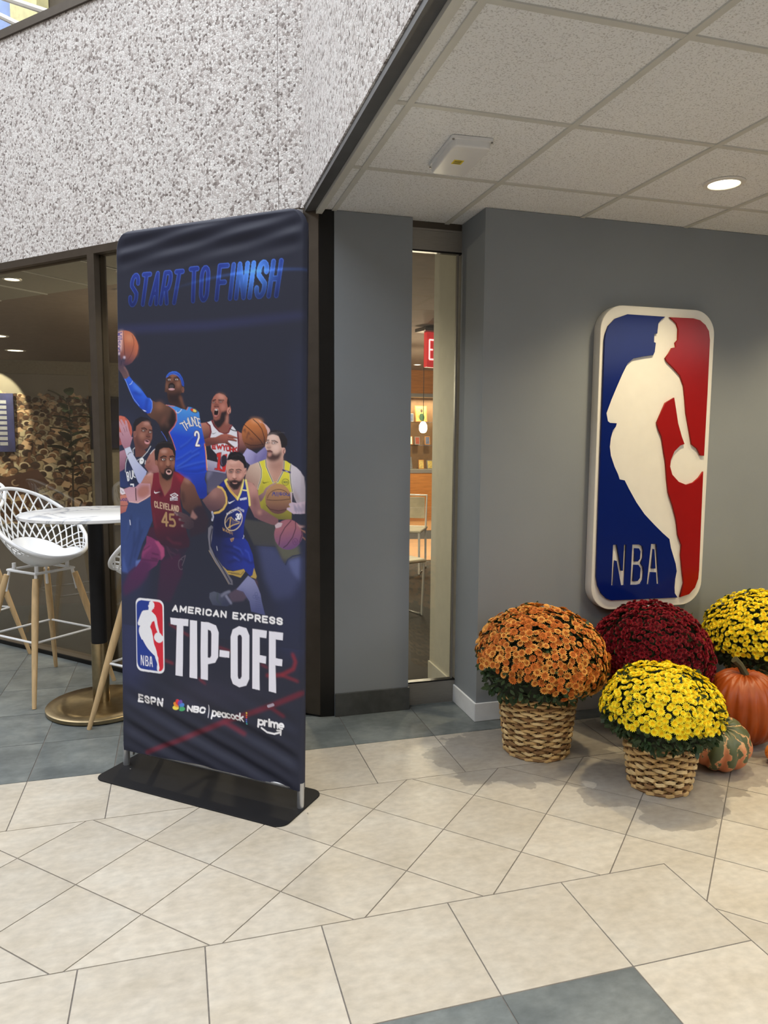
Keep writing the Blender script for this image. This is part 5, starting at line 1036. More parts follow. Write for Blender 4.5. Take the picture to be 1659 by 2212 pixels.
['P',[30,38,84],1,0,[2188,5369,2553,5210,2880,5193,2887,5516,2975,5598,3074,5815,3118,6049,3074,6184,3027,6209,2880,6087,2671,6142,2460,6109,2323,5934,2155,5799,2122,5565],[[2355,5677,2968,5785],[38,58,168]]],
['L',[22,28,66],0.9,20,[2461,5695,2672,5718,2850,5794],26],
['L',[22,28,66],0.9,20,[2491,5794,2702,5830,2850,5920],26],
['L',[22,28,66],0.9,20,[2551,5993,2731,5929,2821,5947],26],
['L',[22,28,66],0.9,20,[2642,5506,2791,5510,2880,5467],26],
['L',[22,28,66],0.9,20,[2880,5892,3012,5957,3085,5951],26],
['L',[72,98,224],0.8,14,[2672,5693,2806,5734,2865,5818],17],
['L',[72,98,224],0.8,14,[2672,5883,2791,5937],17],
['L',[72,98,224],0.8,14,[2672,5454,2821,5408],17],
['L',[72,98,224],0.8,14,[2909,5739,2983,5784,3027,5931],17],
['P',[214,180,88],1,0,[2430,6067,2536,6147,2671,6149,2865,6097,2887,6087,2918,6128,2823,6252,2641,6217,2535,6218]],
['L',[90,76,60],1,0,[2611,6186,2820,6193,2880,6131],10],
['L',[90,76,60],1,0,[2551,6172,2791,6172],10],
['P',[210,178,90],1,0,[3103,6050,3161,6198,3144,6244,3024,6222,3071,6181]],
['P',[128,126,140],1,0,[2123,5398,2188,5344,2275,5392,2221,5495,2174,5728,2277,5899,2460,6103,2648,6316,2656,6400,2565,6390,2429,6210,2155,5844,2116,5565]],
['L',[34,36,60],1,0,[2203,5407,2164,5549,2171,5715,2277,5912,2460,6154,2603,6358],20],
['L',[190,170,140],1,0,[2131,5807,2277,6015,2444,6206,2565,6387],10],
['P',[190,150,110],1,0,[2597,5566,2687,5535,2672,5574,2650,5609,2620,5619]],
['L',[40,40,70],1,0,[2620,5564,2635,5601,2650,5559],9],
['L',[210,212,226],1,0,[2865,5467,2887,5491,2865,5536],14],
['L',[170,172,190],1,0,[2301,5719,2316,5788],17],
['P',[150,108,104],1,0,[2318,4649,2427,4648,2501,4777,2520,4896,2456,5009,2304,5069,2182,5105,2096,5026,1991,4898,2134,4786,2233,4695],[[2306,4684,2256,5039],[92,68,78]]],
['P',[190,142,136],0.6,46,[2331,4728,2336,4739,2337,4751,2333,4763,2327,4776,2316,4788,2303,4799,2287,4809,2270,4816,2252,4821,2234,4823,2218,4823,2203,4819,2191,4813,2182,4805,2177,4794,2177,4782,2180,4770,2187,4757,2197,4745,2211,4733,2226,4724,2244,4717,2262,4712,2279,4710,2296,4710,2310,4714,2322,4720]],
['P',[186,136,130],1,0,[2955,4519,3066,4550,3170,4653,3195,4769,3241,4982,3319,5018,3468,5098,3597,5159,3598,5271,3457,5260,3240,5200,3113,5148,3031,5002,2994,4956,3019,4855,2973,4660],[[3066,4618,3113,5126],[126,88,96]]],
['P',[210,160,150],0.7,46,[3152,4644,3151,4659,3146,4674,3137,4687,3126,4699,3113,4707,3099,4713,3083,4715,3068,4714,3053,4709,3040,4702,3029,4691,3020,4679,3015,4664,3014,4649,3015,4634,3020,4619,3029,4606,3040,4595,3053,4586,3068,4580,3083,4578,3098,4579,3113,4584,3126,4592,3137,4602,3145,4615,3151,4629]],
['P',[110,74,80],0.6,34,[3043,4815,3158,4790,3182,4926,3124,4998,3066,4932]],
['P',[196,144,134],0.7,23,[3258,5060,3257,5069,3254,5077,3249,5085,3242,5091,3234,5096,3226,5100,3216,5101,3207,5101,3198,5098,3191,5094,3184,5088,3179,5081,3176,5073,3175,5064,3176,5055,3179,5047,3184,5039,3190,5033,3198,5027,3207,5024,3216,5023,3225,5023,3234,5026,3242,5030,3249,5036,3254,5043,3257,5051]],
['P',[176,124,112],1,0,[2518,4518,2595,4616,2667,4683,2761,4670,2846,4566,2836,4685,2767,4806,2667,4756,2565,4665],[[2595,4575,2750,4767],[150,104,96]]],
['P',[30,38,84],1,0,[2464,4524,2550,4485,2514,4538,2583,4674,2749,4851,2846,4625,2879,4495,2963,4523,2952,4661,3010,4916,2987,4965,2940,5105,2893,5306,2881,5526,2204,5569,2236,5343,2261,5129,2414,5096,2525,4936,2513,4776,2466,4679,2343,4635],[[2546,5125,2903,5107],[38,54,150]]],
['P',[24,28,62],0.8,57,[2206,5193,2474,5129,2448,5544,2204,5559]],
['P',[34,46,150],1,11,[2379,4602,2476,4529,2500,4598,2463,4669]],
['L',[232,214,120],1,0,[2542,4495,2490,4528,2530,4607,2595,4694,2678,4770,2755,4826],41],
['L',[214,170,90],1,0,[2530,4607,2595,4694,2678,4770,2755,4851],34],
['L',[236,222,130],1,0,[2755,4841,2815,4725,2856,4605,2873,4497],39],
['L',[236,222,130],1,0,[2928,4505,2963,4661,2996,4817,3008,4934],41],
['L',[216,180,100],1,0,[2336,4638,2415,4655,2481,4728,2517,4826,2517,4926,2450,5029,2353,5094,2255,5114],39],
['L',[240,230,170],1,0,[2867,4676,2949,4683],23],
['P',[240,240,248],1,0,[2565,4884,2559,4934,2595,4935,2714,4863,2601,4908,2571,4914]],
['L',[226,228,244],1,0,[2809,4859,2806,4832,2818,4830,2818,4830,2821,4830,2824,4832,2825,4836,2824,4840,2822,4843,2819,4844,2807,4847],10],
['L',[226,228,244],1,0,[2816,4845,2826,4856],10],
['L',[226,228,244],1,0,[2831,4855,2838,4826,2849,4851],10],
['L',[226,228,244],1,0,[2834,4845,2845,4842],10],
['L',[226,228,244],1,0,[2853,4822,2854,4850],10],
['L',[226,228,244],1,0,[2871,4819,2854,4839],10],
['L',[226,228,244],1,0,[2860,4832,2872,4847],10],
['L',[226,228,244],1,0,[2876,4825,2877,4821,2879,4818,2883,4816,2887,4815,2890,4816,2893,4818,2894,4821,2894,4835,2894,4839,2891,4841,2888,4844,2884,4844,2880,4844,2878,4842,2877,4839,2876,4825],10],
['L',[226,228,244],1,0,[2917,4809,2899,4813,2900,4841,2917,4838],10],
['L',[226,228,244],1,0,[2900,4827,2915,4824],10],
['L',[226,228,244],1,0,[2923,4837,2922,4808,2940,4834,2940,4804],10],
['L',[214,196,170],1,0,[2826,5269,2798,5314,2761,5352,2719,5382,2673,5402,2626,5410,2583,5407,2544,5391,2513,5365,2492,5329,2482,5286,2484,5239,2497,5191,2522,5145,2555,5103,2595,5069,2640,5045,2687,5031,2732,5029,2773,5039,2807,5060,2833,5091,2848,5130,2852,5175,2845,5222,2826,5269],16],
['L',[240,240,246],1,0,[2725,5128,2732,5114,2743,5106,2755,5105,2764,5111,2768,5122,2765,5135,2757,5148,2745,5155,2745,5156,2754,5160,2758,5171,2756,5184,2748,5197,2738,5205,2727,5207,2720,5201,2717,5190],23],
['L',[240,240,246],1,0,[2781,5131,2786,5118,2795,5108,2805,5101,2815,5101,2822,5105,2825,5115,2824,5127,2814,5164,2808,5176,2800,5187,2791,5194,2782,5196,2775,5192,2772,5183,2773,5171,2781,5131],23],
['L',[206,166,96],1,0,[2618,5171,2570,5365],14],
['L',[206,166,96],1,0,[2594,5203,2594,5373],11],
['L',[214,190,140],1,0,[2618,5171,2678,5218,2802,5247],10],
['L',[214,180,110],1,0,[2546,5366,2654,5310,2785,5267],16],
['L',[190,160,110],1,0,[2492,5279,2558,5195,2618,5166],11],
['L',[160,140,130],1,0,[2642,5210,2636,5311],6],
['L',[160,140,130],1,0,[2673,5221,2667,5301],6],
['L',[160,140,130],1,0,[2704,5231,2698,5291],6],
['L',[160,140,130],1,0,[2735,5241,2729,5282],6],
['L',[160,140,130],1,0,[2766,5252,2760,5272],6],
['L',[226,226,236],1,0,[2545,5102,2545,5102,2542,5100,2538,5099,2532,5101,2527,5105,2523,5109,2520,5113,2520,5117,2526,5130,2529,5132,2534,5132,2540,5130,2545,5126,2550,5122,2552,5118,2552,5114,2549,5109,2538,5116],8],
['L',[226,226,236],1,0,[2564,5095,2564,5091,2566,5087,2570,5082,2575,5079,2581,5077,2586,5077,2588,5079,2595,5092,2596,5096,2593,5100,2589,5104,2583,5108,2577,5109,2572,5109,2570,5107,2564,5095],8],
['L',[226,226,236],1,0,[2604,5066,2616,5092,2642,5076],8],
['L',[226,226,236],1,0,[2647,5044,2659,5037,2659,5037,2664,5034,2669,5034,2673,5035,2676,5038,2680,5045,2681,5049,2680,5054,2677,5058,2672,5062,2659,5069,2647,5044],8],
['L',[226,226,236],1,0,[2714,5007,2690,5022,2702,5047,2728,5032],8],
['L',[226,226,236],1,0,[2696,5035,2717,5022],8],
['L',[226,226,236],1,0,[2744,5025,2733,5000,2771,5010,2756,4985],8],
['L',[226,226,236],1,0,[2786,4996,2786,4995,2786,4992,2785,4988,2781,4986,2777,4985,2773,4985,2770,4987,2768,4990,2768,4993,2782,5006,2782,5010,2780,5013,2777,5015,2773,5015,2769,5013,2765,5011,2763,5007,2763,5004],7],
['L',[226,226,236],1,0,[2797,4994,2814,4999],7],
['L',[226,226,236],1,0,[2805,4997,2797,5026],7],
['L',[226,226,236],1,0,[2813,5034,2831,5008,2832,5041],7],
['L',[226,226,236],1,0,[2820,5026,2831,5030],7],
['L',[226,226,236],1,0,[2848,5018,2866,5023],7],
['L',[226,226,236],1,0,[2857,5020,2848,5049],7],
['L',[226,226,236],1,0,[2892,5034,2874,5029,2865,5057,2884,5064],7],
['L',[226,226,236],1,0,[2870,5043,2885,5048],7],
['L',[190,150,96],1,0,[2437,5372,2444,5418,2455,5392,2463,5426,2476,5386],10],
['L',[190,150,96],1,0,[2492,5432,2514,5398,2531,5450],10],
['L',[190,150,96],1,0,[2501,5421,2524,5431],10],
['L',[190,150,96],1,0,[2550,5450,2553,5410,2578,5419,2578,5419,2584,5423,2589,5429,2590,5436,2588,5441,2583,5443,2576,5442,2551,5432],10],
['L',[190,150,96],1,0,[2571,5440,2589,5468],10],
['L',[190,150,96],0.5,0,[2608,5469,2610,5429,2635,5438,2635,5438,2642,5442,2646,5448,2648,5454,2646,5460,2641,5462,2634,5461,2609,5451],10],
['L',[190,150,96],0.5,0,[2628,5459,2646,5487],10],
['L',[190,192,214],1,0,[2206,5102,2224,5182,2206,5244],39],
['L',[50,54,84],1,0,[2206,5112,2212,5223],11],
['P',[206,156,144],1,0,[2516,4299,2534,4171,2632,4149,2786,4158,2882,4222,2905,4320,2947,4289,2932,4387,2885,4467,2858,4556,2764,4658,2667,4673,2583,4580,2538,4477,2526,4398],[[2656,4257,2785,4628],[176,122,112]]],
['P',[30,27,33],1,0,[2527,4166,2573,4062,2692,4009,2798,4017,2905,4095,2935,4202,2942,4294,2905,4273,2868,4203,2795,4156,2715,4179,2620,4151,2561,4146]],
['L',[70,64,72],0.7,0,[2632,4082,2650,4102],7],
['L',[70,64,72],0.7,0,[2661,4074,2678,4093],7],
['L',[70,64,72],0.7,0,[2689,4066,2707,4085],7],
['L',[70,64,72],0.7,0,[2717,4057,2735,4077],7],
['L',[70,64,72],0.7,0,[2746,4049,2763,4068],7],
['L',[70,64,72],0.7,0,[2774,4056,2792,4076],7],
['L',[70,64,72],0.7,0,[2802,4064,2820,4083],7],
['L',[70,64,72],0.7,0,[2830,4071,2848,4090],7],
['P',[46,35,40],1,11,[2538,4438,2578,4516,2631,4529,2691,4507,2773,4529,2832,4513,2889,4437,2850,4566,2764,4670,2679,4685,2593,4619]],
['P',[214,160,150],1,5,[2755,4560,2753,4564,2749,4567,2743,4571,2735,4574,2725,4577,2714,4578,2702,4579,2691,4579,2680,4578,2670,4576,2662,4574,2655,4570,2652,4567,2650,4563,2652,4559,2655,4555,2662,4551,2670,4548,2680,4546,2691,4544,2702,4543,2714,4544,2725,4544,2735,4546,2743,4549,2749,4552,2753,4556]],
['P',[70,34,40],1,0,[2752,4550,2751,4552,2747,4555,2741,4557,2733,4560,2724,4561,2714,4563,2702,4563,2691,4563,2681,4563,2671,4562,2663,4560,2658,4558,2654,4556,2653,4553,2654,4550,2658,4548,2664,4545,2671,4543,2681,4541,2691,4540,2703,4540,2714,4539,2724,4540,2734,4541,2741,4543,2747,4545,2751,4547]],
['L',[46,34,38],1,7,[2619,4529,2691,4512,2768,4534],25],
['P',[120,76,72],1,11,[2679,4367,2678,4372,2673,4378,2666,4383,2657,4387,2645,4391,2633,4393,2620,4394,2606,4393,2594,4392,2582,4389,2573,4385,2566,4381,2562,4375,2560,4370,2562,4364,2566,4358,2573,4353,2583,4349,2594,4346,2606,4343,2620,4342,2633,4343,2646,4344,2657,4347,2666,4351,2673,4356,2678,4361]],
['P',[224,210,206],1,0,[2643,4367,2643,4369,2641,4371,2638,4373,2634,4375,2630,4376,2625,4377,2620,4377,2614,4377,2609,4376,2605,4375,2601,4374,2598,4373,2596,4371,2596,4369,2596,4367,2598,4365,2601,4363,2605,4362,2609,4360,2614,4360,2620,4359,2625,4359,2630,4360,2635,4361,2638,4362,2641,4364,2643,4366]],
['P',[28,22,26],1,0,[2635,4368,2635,4370,2634,4372,2632,4375,2629,4376,2626,4378,2623,4379,2620,4379,2616,4379,2613,4378,2610,4377,2608,4375,2606,4373,2605,4371,2604,4368,2605,4366,2606,4364,2608,4362,2610,4360,2613,4358,2616,4358,2620,4357,2623,4357,2626,4358,2629,4359,2632,4361,2634,4363,2635,4365]],
['P',[120,76,72],1,11,[2827,4366,2825,4371,2821,4377,2814,4382,2804,4386,2793,4390,2781,4392,2768,4393,2755,4392,2742,4391,2731,4388,2722,4384,2715,4380,2710,4374,2709,4369,2710,4363,2715,4357,2722,4352,2731,4348,2742,4345,2755,4343,2768,4342,2781,4342,2793,4344,2804,4346,2814,4350,2821,4355,2825,4360]],
['P',[224,210,206],1,0,[2791,4367,2791,4369,2789,4370,2786,4372,2782,4374,2778,4375,2773,4376,2768,4376,2762,4376,2757,4375,2753,4374,2749,4373,2746,4372,2745,4370,2744,4368,2745,4366,2746,4364,2749,4362,2753,4361,2758,4359,2763,4359,2768,4358,2773,4358,2778,4359,2782,4360,2786,4361,2789,4363,2791,4365]],
['P',[28,22,26],1,0,[2783,4367,2783,4369,2782,4372,2780,4374,2777,4375,2774,4377,2771,4378,2768,4378,2764,4378,2761,4377,2758,4376,2756,4374,2754,4372,2753,4370,2752,4368,2753,4365,2754,4363,2756,4361,2758,4359,2761,4358,2764,4357,2768,4356,2771,4357,2774,4357,2777,4358,2780,4360,2782,4362,2783,4364]],
['L',[60,42,42],1,0,[2572,4333,2632,4316,2667,4327],15],
['L',[60,42,42],1,0,[2721,4326,2785,4313,2832,4331],15],
['P',[226,178,166],0.8,14,[2667,4375,2691,4374,2720,4462,2691,4483,2649,4474]],
['L',[120,70,66],1,5,[2649,4474,2691,4485,2732,4472],14],
['L',[176,120,108],0.7,5,[2596,4229,2691,4221,2821,4224],7],
['L',[176,120,108],0.7,5,[2596,4250,2691,4242,2821,4245],7],
['L',[176,120,108],0.7,5,[2596,4274,2691,4266,2821,4269],7],
['P',[232,188,178],0.8,21,[2762,4200,2760,4205,2753,4210,2741,4214,2726,4218,2709,4221,2689,4223,2667,4224,2646,4224,2626,4223,2608,4221,2593,4217,2582,4214,2575,4209,2572,4204,2575,4200,2582,4195,2593,4190,2608,4187,2626,4184,2646,4182,2668,4181,2689,4181,2709,4182,2727,4184,2741,4187,2753,4191,2760,4196]],
['P',[224,170,158],0.6,25,[2861,4428,2860,4439,2857,4448,2852,4457,2846,4464,2838,4470,2830,4473,2821,4475,2812,4474,2803,4471,2796,4466,2789,4459,2785,4450,2782,4441,2781,4431,2782,4421,2785,4411,2789,4402,2796,4395,2803,4389,2812,4386,2821,4384,2830,4385,2838,4388,2846,4394,2852,4401,2857,4409,2860,4418]],
['P',[206,156,144],1,0,[2945,4348,2944,4360,2942,4372,2939,4382,2934,4391,2929,4398,2923,4402,2917,4403,2911,4402,2905,4398,2899,4392,2895,4383,2891,4373,2889,4362,2889,4349,2889,4337,2891,4326,2895,4315,2899,4306,2905,4300,2911,4295,2917,4294,2923,4295,2929,4299,2934,4305,2939,4314,2942,4324,2944,4336]],
['L',[120,76,72],1,0,[2924,4319,2905,4368],10],
['P',[160,102,116],1,0,[4070,5399,4064,5457,4044,5514,4012,5566,3969,5611,3917,5646,3858,5669,3797,5680,3735,5678,3675,5662,3622,5635,3577,5595,3543,5547,3522,5492,3515,5433,3522,5374,3543,5316,3576,5264,3620,5220,3673,5185,3732,5163,3794,5153,3855,5156,3914,5172,3966,5201,4009,5240,4042,5287,4063,5341],[[3781,5290,3880,5646],[112,78,128]]],
['L',[60,40,58],1,0,[3849,5165,3725,5293,3635,5444,3607,5604],14],
['L',[60,40,58],1,0,[3932,5161,3939,5293,3878,5453,3768,5593,3699,5641],14],
['L',[60,40,58],1,0,[4042,5275,4056,5394,4016,5528],11],
['L',[104,66,110],1,0,[3986,5521,3985,5535,3980,5548,3972,5560,3961,5569,3949,5576,3935,5580,3921,5580,3908,5576,3896,5570,3887,5560,3880,5548,3877,5535,3876,5521,3880,5507,3886,5495,3896,5484,3907,5476,3921,5471,3934,5469,3948,5471,3960,5476,3971,5484,3979,5495,3984,5507,3986,5521],11],
['L',[104,66,110],1,0,[3900,5548,3920,5499,3941,5552,3968,5501],11],
['P',[200,180,190],1,0,[3529,5268,3599,5215,3683,5223,3655,5285,3585,5313,3543,5316]],
['P',[196,160,160],1,6,[3960,5219,4042,5251,4090,5260,4042,5287]],
['L',[150,110,100],1,0,[4015,5288,4083,5344],14],
['L',[150,110,100],1,0,[4056,5322,4097,5379],14],
['L',[150,110,100],1,0,[4064,5441,4098,5499],14],
['P',[70,38,60],1,0,[769,5473,916,5433,1047,5594,1438,5654,1695,5595,1726,5697,1577,5937,1503,6342,1010,6450,1040,6169,1101,6047,1124,5981,1044,5849,726,5614],[[861,5542,1433,6137],[46,40,60]]],
['P',[74,36,66],0.9,22,[1031,6092,1479,5903,1539,6283,1247,6855,924,6861,960,6568]],
['P',[136,58,108],1,0,[699,5627,806,5652,979,5726,1112,5844,1124,5981,1048,6074,991,6066,933,6177,662,6350,578,6488,260,6516,332,6400,556,6099,586,5946,684,5767],[[779,5707,498,6375],[104,46,100]]],
['P',[190,86,134],0.9,9,[886,5721,979,5717,1110,5834,1115,5982,1048,6061,1016,5936,1042,5955,978,5832]],
['P',[170,76,130],0.7,16,[642,5856,764,5794,804,5844,640,5974,598,6074,571,6022]],
['L',[60,26,60],1,7,[614,5906,764,5815],18],
['L',[60,26,60],1,7,[816,5950,976,5971],18],
['L',[60,26,60],1,7,[801,6048,948,6058],18],
['L',[60,26,60],1,7,[563,6088,665,6091,948,6090],18],
['P',[96,42,92],0.9,34,[231,6394,605,6098,802,6162,699,6433,497,6637,120,6861,89,6675]],
['L',[108,66,90],1,6,[1111,5717,1254,5897,1371,5931],9],
['L',[108,66,90],1,6,[1176,5840,1292,6021],9],
['L',[108,66,90],1,6,[1243,5708,1436,5863],9],
['L',[110,96,110],1,0,[1527,6192,1518,6200,1509,6205,1499,6208,1489,6208,1479,6205,1470,6199,1462,6191,1454,6181,1448,6169,1444,6155,1440,6140,1439,6124,1439,6107,1441,6091,1444,6076,1449,6061,1456,6048,1463,6037,1472,6027,1481,6020,1490,6016,1500,6014,1510,6015,1520,6019,1529,6025],14],
['L',[110,96,110],1,0,[1447,6052,1525,5983,1603,5935,1563,6043,1524,6130],14],
['L',[110,96,112],1,0,[1508,5764,1553,5777,1643,5723],9],
['P',[184,130,118],1,0,[551,4664,675,4492,796,4431,883,4439,853,4649,807,4797,790,4882,601,4974,492,5000,439,4854,455,4736],[[743,4463,601,4932],[160,104,100]]],
['P',[214,170,170],0.8,23,[846,4432,847,4438,844,4445,839,4452,831,4459,820,4466,808,4472,794,4477,780,4481,766,4483,752,4484,741,4483,731,4481,724,4477,720,4471,719,4465,721,4459,726,4451,734,4444,745,4438,758,4432,771,4427,786,4423,800,4421,813,4420,825,4421,834,4423,841,4427]],
['P',[110,68,66],0.7,30,[713,4674,794,4630,819,4755,777,4840,711,4780]],
['P',[206,134,118],1,0,[48,4747,150,4851,240,4848,255,5040,193,5193,45,5248],[[150,4883,102,5219],[170,100,100]]],
['L',[60,46,56],1,0,[52,4882,136,4860,233,4864],9],
['L',[60,46,56],1,0,[56,5081,146,5079,243,5067],9],
['L',[60,64,130],1,0,[57,4982,58,4952],14],
['L',[60,64,130],1,0,[58,4969,58,4969,60,4974,66,4979,75,4981,85,4981,94,4979,101,4973,103,4966,103,4944],14],
['L',[60,64,130],1,0,[162,4959,160,4948,153,4941,143,4939,132,4941,123,4948,117,4957,117,4967,122,4975,131,4981,142,4982,152,4978,159,4970,162,4959],14],
['L',[60,64,130],1,0,[216,4974,215,4973,209,4979,200,4982,190,4981,183,4976,180,4970,216,4947,216,4940,214,4934,207,4930,197,4930,187,4934,181,4940],14],
['L',[60,64,130],1,0,[239,5016,240,4923],14],
['P',[230,220,232],1,0,[41,4726,166,4765,192,4849,108,4874,46,4834]],
['L',[90,90,110],1,0,[89,4778,109,4820,144,4814],9],
['P',[196,152,170],1,0,[145,4765,291,4718,435,4718,552,4635,800,4637,807,4842,682,4915,505,5010,437,5016,259,4986,205,4870],[[290,4750,382,5002],[206,160,172]]],
['P',[170,110,100],0.9,27,[482,4743,605,4664,780,4659,797,4837,655,4916,520,4922,467,4839]],
['L',[80,50,60],1,5,[441,4734,440,4840,451,4957],25],
['L',[236,200,196],1,5,[272,4996,491,5008,682,4915,791,4847],14],
['P',[126,84,72],1,0,[1583,4491,1728,4558,1822,4637,1883,4777,1951,4895,2024,5066,2023,5178,1899,5190,1824,5240,1559,5057,1497,4854,1512,4647],[[1640,4531,1824,5147],[66,48,52]]],
['P',[176,130,118],0.8,30,[1729,4584,1722,4590,1712,4594,1699,4596,1683,4595,1666,4593,1648,4588,1631,4581,1614,4573,1600,4564,1588,4554,1579,4544,1574,4534,1573,4525,1576,4517,1583,4511,1593,4507,1606,4505,1622,4506,1639,4508,1657,4513,1674,4520,1691,4528,1705,4537,1717,4547,1726,4558,1731,4567,1732,4576]],
['P',[58,40,46],0.8,30,[1511,4750,1587,4768,1611,4972,1534,4976]],
['P',[52,42,56],1,16,[2024,5002,1888,5008,1825,5042,1749,5179,1696,5440,1720,5594,2072,5469,2147,5261]],
['P',[122,78,66],1,0,[1022,4404,1334,4437,1349,4509,1269,4707,1134,4863,1018,4685,988,4509],[[1060,4507,1161,4825],[150,100,86]]],
['P',[124,38,56],1,0,[876,4439,995,4420,1019,4612,1134,4863,1279,4707,1350,4390,1450,4424,1592,4491,1514,4647,1488,4751,1499,4957,1539,5162,1694,5671,1693,5775,1436,5835,1045,5777,914,5616,863,5407,802,4987,807,4797,850,4617],[[994,4561,1373,5640],[62,34,52]]],
['P',[170,44,62],0.8,27,[1450,4424,1592,4491,1525,4596,1449,4506,1373,4426]],
['P',[60,24,40],0.7,23,[1018,4706,1109,4807,1055,4892,977,4812]],
['L',[150,56,78],0.5,18,[866,5195,916,5457],18],
['L',[150,56,78],0.5,18,[1178,5631,1308,5717,1502,5725],18],
['L',[150,56,78],0.5,18,[1420,4857,1444,5063],18],
['L',[150,60,76],1,0,[995,4425,1017,4612,1132,4860,1277,4707,1347,4395],9],
['P',[244,240,246],1,0,[898,4759,887,4807,924,4819,1037,4780,931,4798,905,4796]],
['L',[238,236,246],1,0,[1265,4829,1369,4789,1440,4827,1342,4872,1265,4829],14],
['L',[238,236,246],1,0,[1317,4850,1382,4816],11],
['P',[238,236,246],1,0,[1265,4881,1439,4869,1439,4925,1264,4938]],
['L',[90,50,80],1,0,[1302,4899,1302,4898,1301,4894,1298,4891,1293,4890,1288,4890,1284,4892,1281,4896,1280,4899,1280,4917,1281,4921,1284,4924,1288,4925,1293,4925,1297,4923,1300,4919,1301,4915,1302,4914],10],
['L',[90,50,80],1,0,[1308,4889,1308,4924,1330,4922],10],
['L',[90,50,80],1,0,[1339,4886,1339,4921],10],
['L',[90,50,80],1,0,[1370,4884,1348,4886,1348,4920],10],
['L',[90,50,80],1,0,[1348,4903,1367,4902],10],
['L',[90,50,80],1,0,[1398,4882,1377,4884,1376,4918],10],
['L',[90,50,80],1,0,[1376,4901,1395,4899],10],
['L',[90,50,80],1,0,[1426,4889,1426,4889,1425,4885,1422,4883,1418,4881,1413,4882,1409,4883,1406,4887,1405,4890,1406,4894,1425,4901,1426,4905,1425,4909,1422,4912,1417,4914,1413,4914,1408,4913,1405,4911,1404,4907],10],
['L',[214,186,160],1,0,[930,4995,930,4991,927,4979,921,4969,913,4963,904,4962,897,4966,892,4975,891,4987,895,5042,898,5054,904,5064,912,5070,920,5071,928,5067,932,5058,934,5046,933,5043],17],
['L',[214,186,160],1,0,[955,4967,962,5076,1001,5080],17],
['L',[214,186,160],1,0,[1060,4980,1021,4976,1027,5083,1065,5087],17],
['L',[214,186,160],1,0,[1024,5029,1057,5033],17],
['L',[214,186,160],1,0,[1087,4984,1111,5092,1126,4988],17],
['L',[214,186,160],1,0,[1191,4996,1153,4992,1157,5096,1194,5100],17],
['L',[214,186,160],1,0,[1155,5044,1187,5048],17],
['L',[214,186,160],1,0,[1218,5000,1221,5103,1259,5107],17],
['L',[214,186,160],1,0,[1285,5110,1302,5010,1322,5114],17],
['L',[214,186,160],1,0,[1292,5076,1315,5078],17],
['L',[214,186,160],1,0,[1349,5116,1348,5016,1386,5120,1386,5020],17],
['L',[214,186,160],1,0,[1413,5024,1432,5026,1432,5026,1439,5030,1445,5038,1449,5049,1450,5063,1450,5092,1448,5105,1444,5116,1438,5123,1431,5125,1412,5123,1413,5024],17],
['L',[176,142,104],1,0,[1167,5405,1164,5166,1068,5337,1199,5339],41],
['L',[170,136,100],1,0,[1334,5189,1250,5189,1249,5283,1312,5279,1314,5276,1334,5287,1352,5307,1364,5333,1367,5360,1360,5383,1344,5398,1321,5403,1246,5398],41],
['P',[92,70,78],1,0,[1353,5145,1507,5137,1660,5184,1801,5300,1800,5403,1696,5452,1530,5410,1515,5378,1614,5331,1467,5299,1457,5261,1557,5253,1397,5197],[[1417,5154,1722,5407],[64,52,64]]],
['P',[168,140,146],1,6,[1393,5158,1392,5161,1390,5164,1388,5167,1385,5169,1381,5171,1376,5173,1372,5173,1367,5173,1363,5172,1359,5171,1356,5169,1353,5166,1352,5163,1351,5160,1352,5156,1353,5153,1356,5150,1359,5148,1363,5146,1367,5145,1372,5144,1377,5144,1381,5145,1385,5147,1388,5149,1391,5151,1392,5154]],
['P',[168,140,146],1,6,[1437,5190,1437,5193,1435,5196,1433,5199,1429,5201,1426,5203,1421,5205,1417,5205,1412,5205,1408,5204,1404,5203,1400,5201,1398,5198,1397,5195,1396,5192,1397,5189,1398,5185,1401,5182,1404,5180,1408,5178,1412,5177,1417,5176,1421,5176,1426,5177,1430,5179,1433,5181,1435,5183,1437,5186]],
['P',[168,140,146],1,6,[1501,5275,1500,5278,1499,5281,1496,5284,1493,5286,1489,5288,1485,5290,1480,5290,1476,5290,1471,5289,1467,5288,1464,5286,1462,5283,1460,5280,1460,5277,1460,5274,1462,5270,1464,5268,1468,5265,1471,5263,1476,5262,1480,5261,1485,5261,1489,5262,1493,5264,1496,5266,1499,5268,1500,5271]],
['P',[168,140,146],1,6,[1557,5391,1557,5394,1555,5397,1553,5400,1550,5403,1546,5405,1541,5406,1537,5407,1532,5407,1528,5406,1524,5404,1521,5402,1518,5399,1517,5396,1516,5393,1517,5390,1518,5387,1521,5384,1524,5381,1528,5379,1532,5378,1537,5378,1542,5378,1546,5378,1550,5380,1553,5382,1555,5385,1557,5388]],
['P',[150,112,110],1,7,[1723,5222,1775,5085,1812,5135,1887,5213,1824,5257]],
['P',[148,96,80],1,0,[968,4260,983,4115,1011,4006,1119,3960,1249,3956,1338,4006,1378,4118,1377,4241,1363,4344,1297,4489,1203,4567,1099,4518,1006,4373,973,4296,921,4261,932,4198],[[1196,3998,1139,4504],[110,68,60]]],
['P',[36,32,38],1,0,[919,4214,905,4043,936,3940,1002,3877,1133,3835,1263,3852,1342,3914,1392,4026,1378,4128,1326,4006,1249,3965,1119,3964,1029,4002,1002,4094,974,4239]],
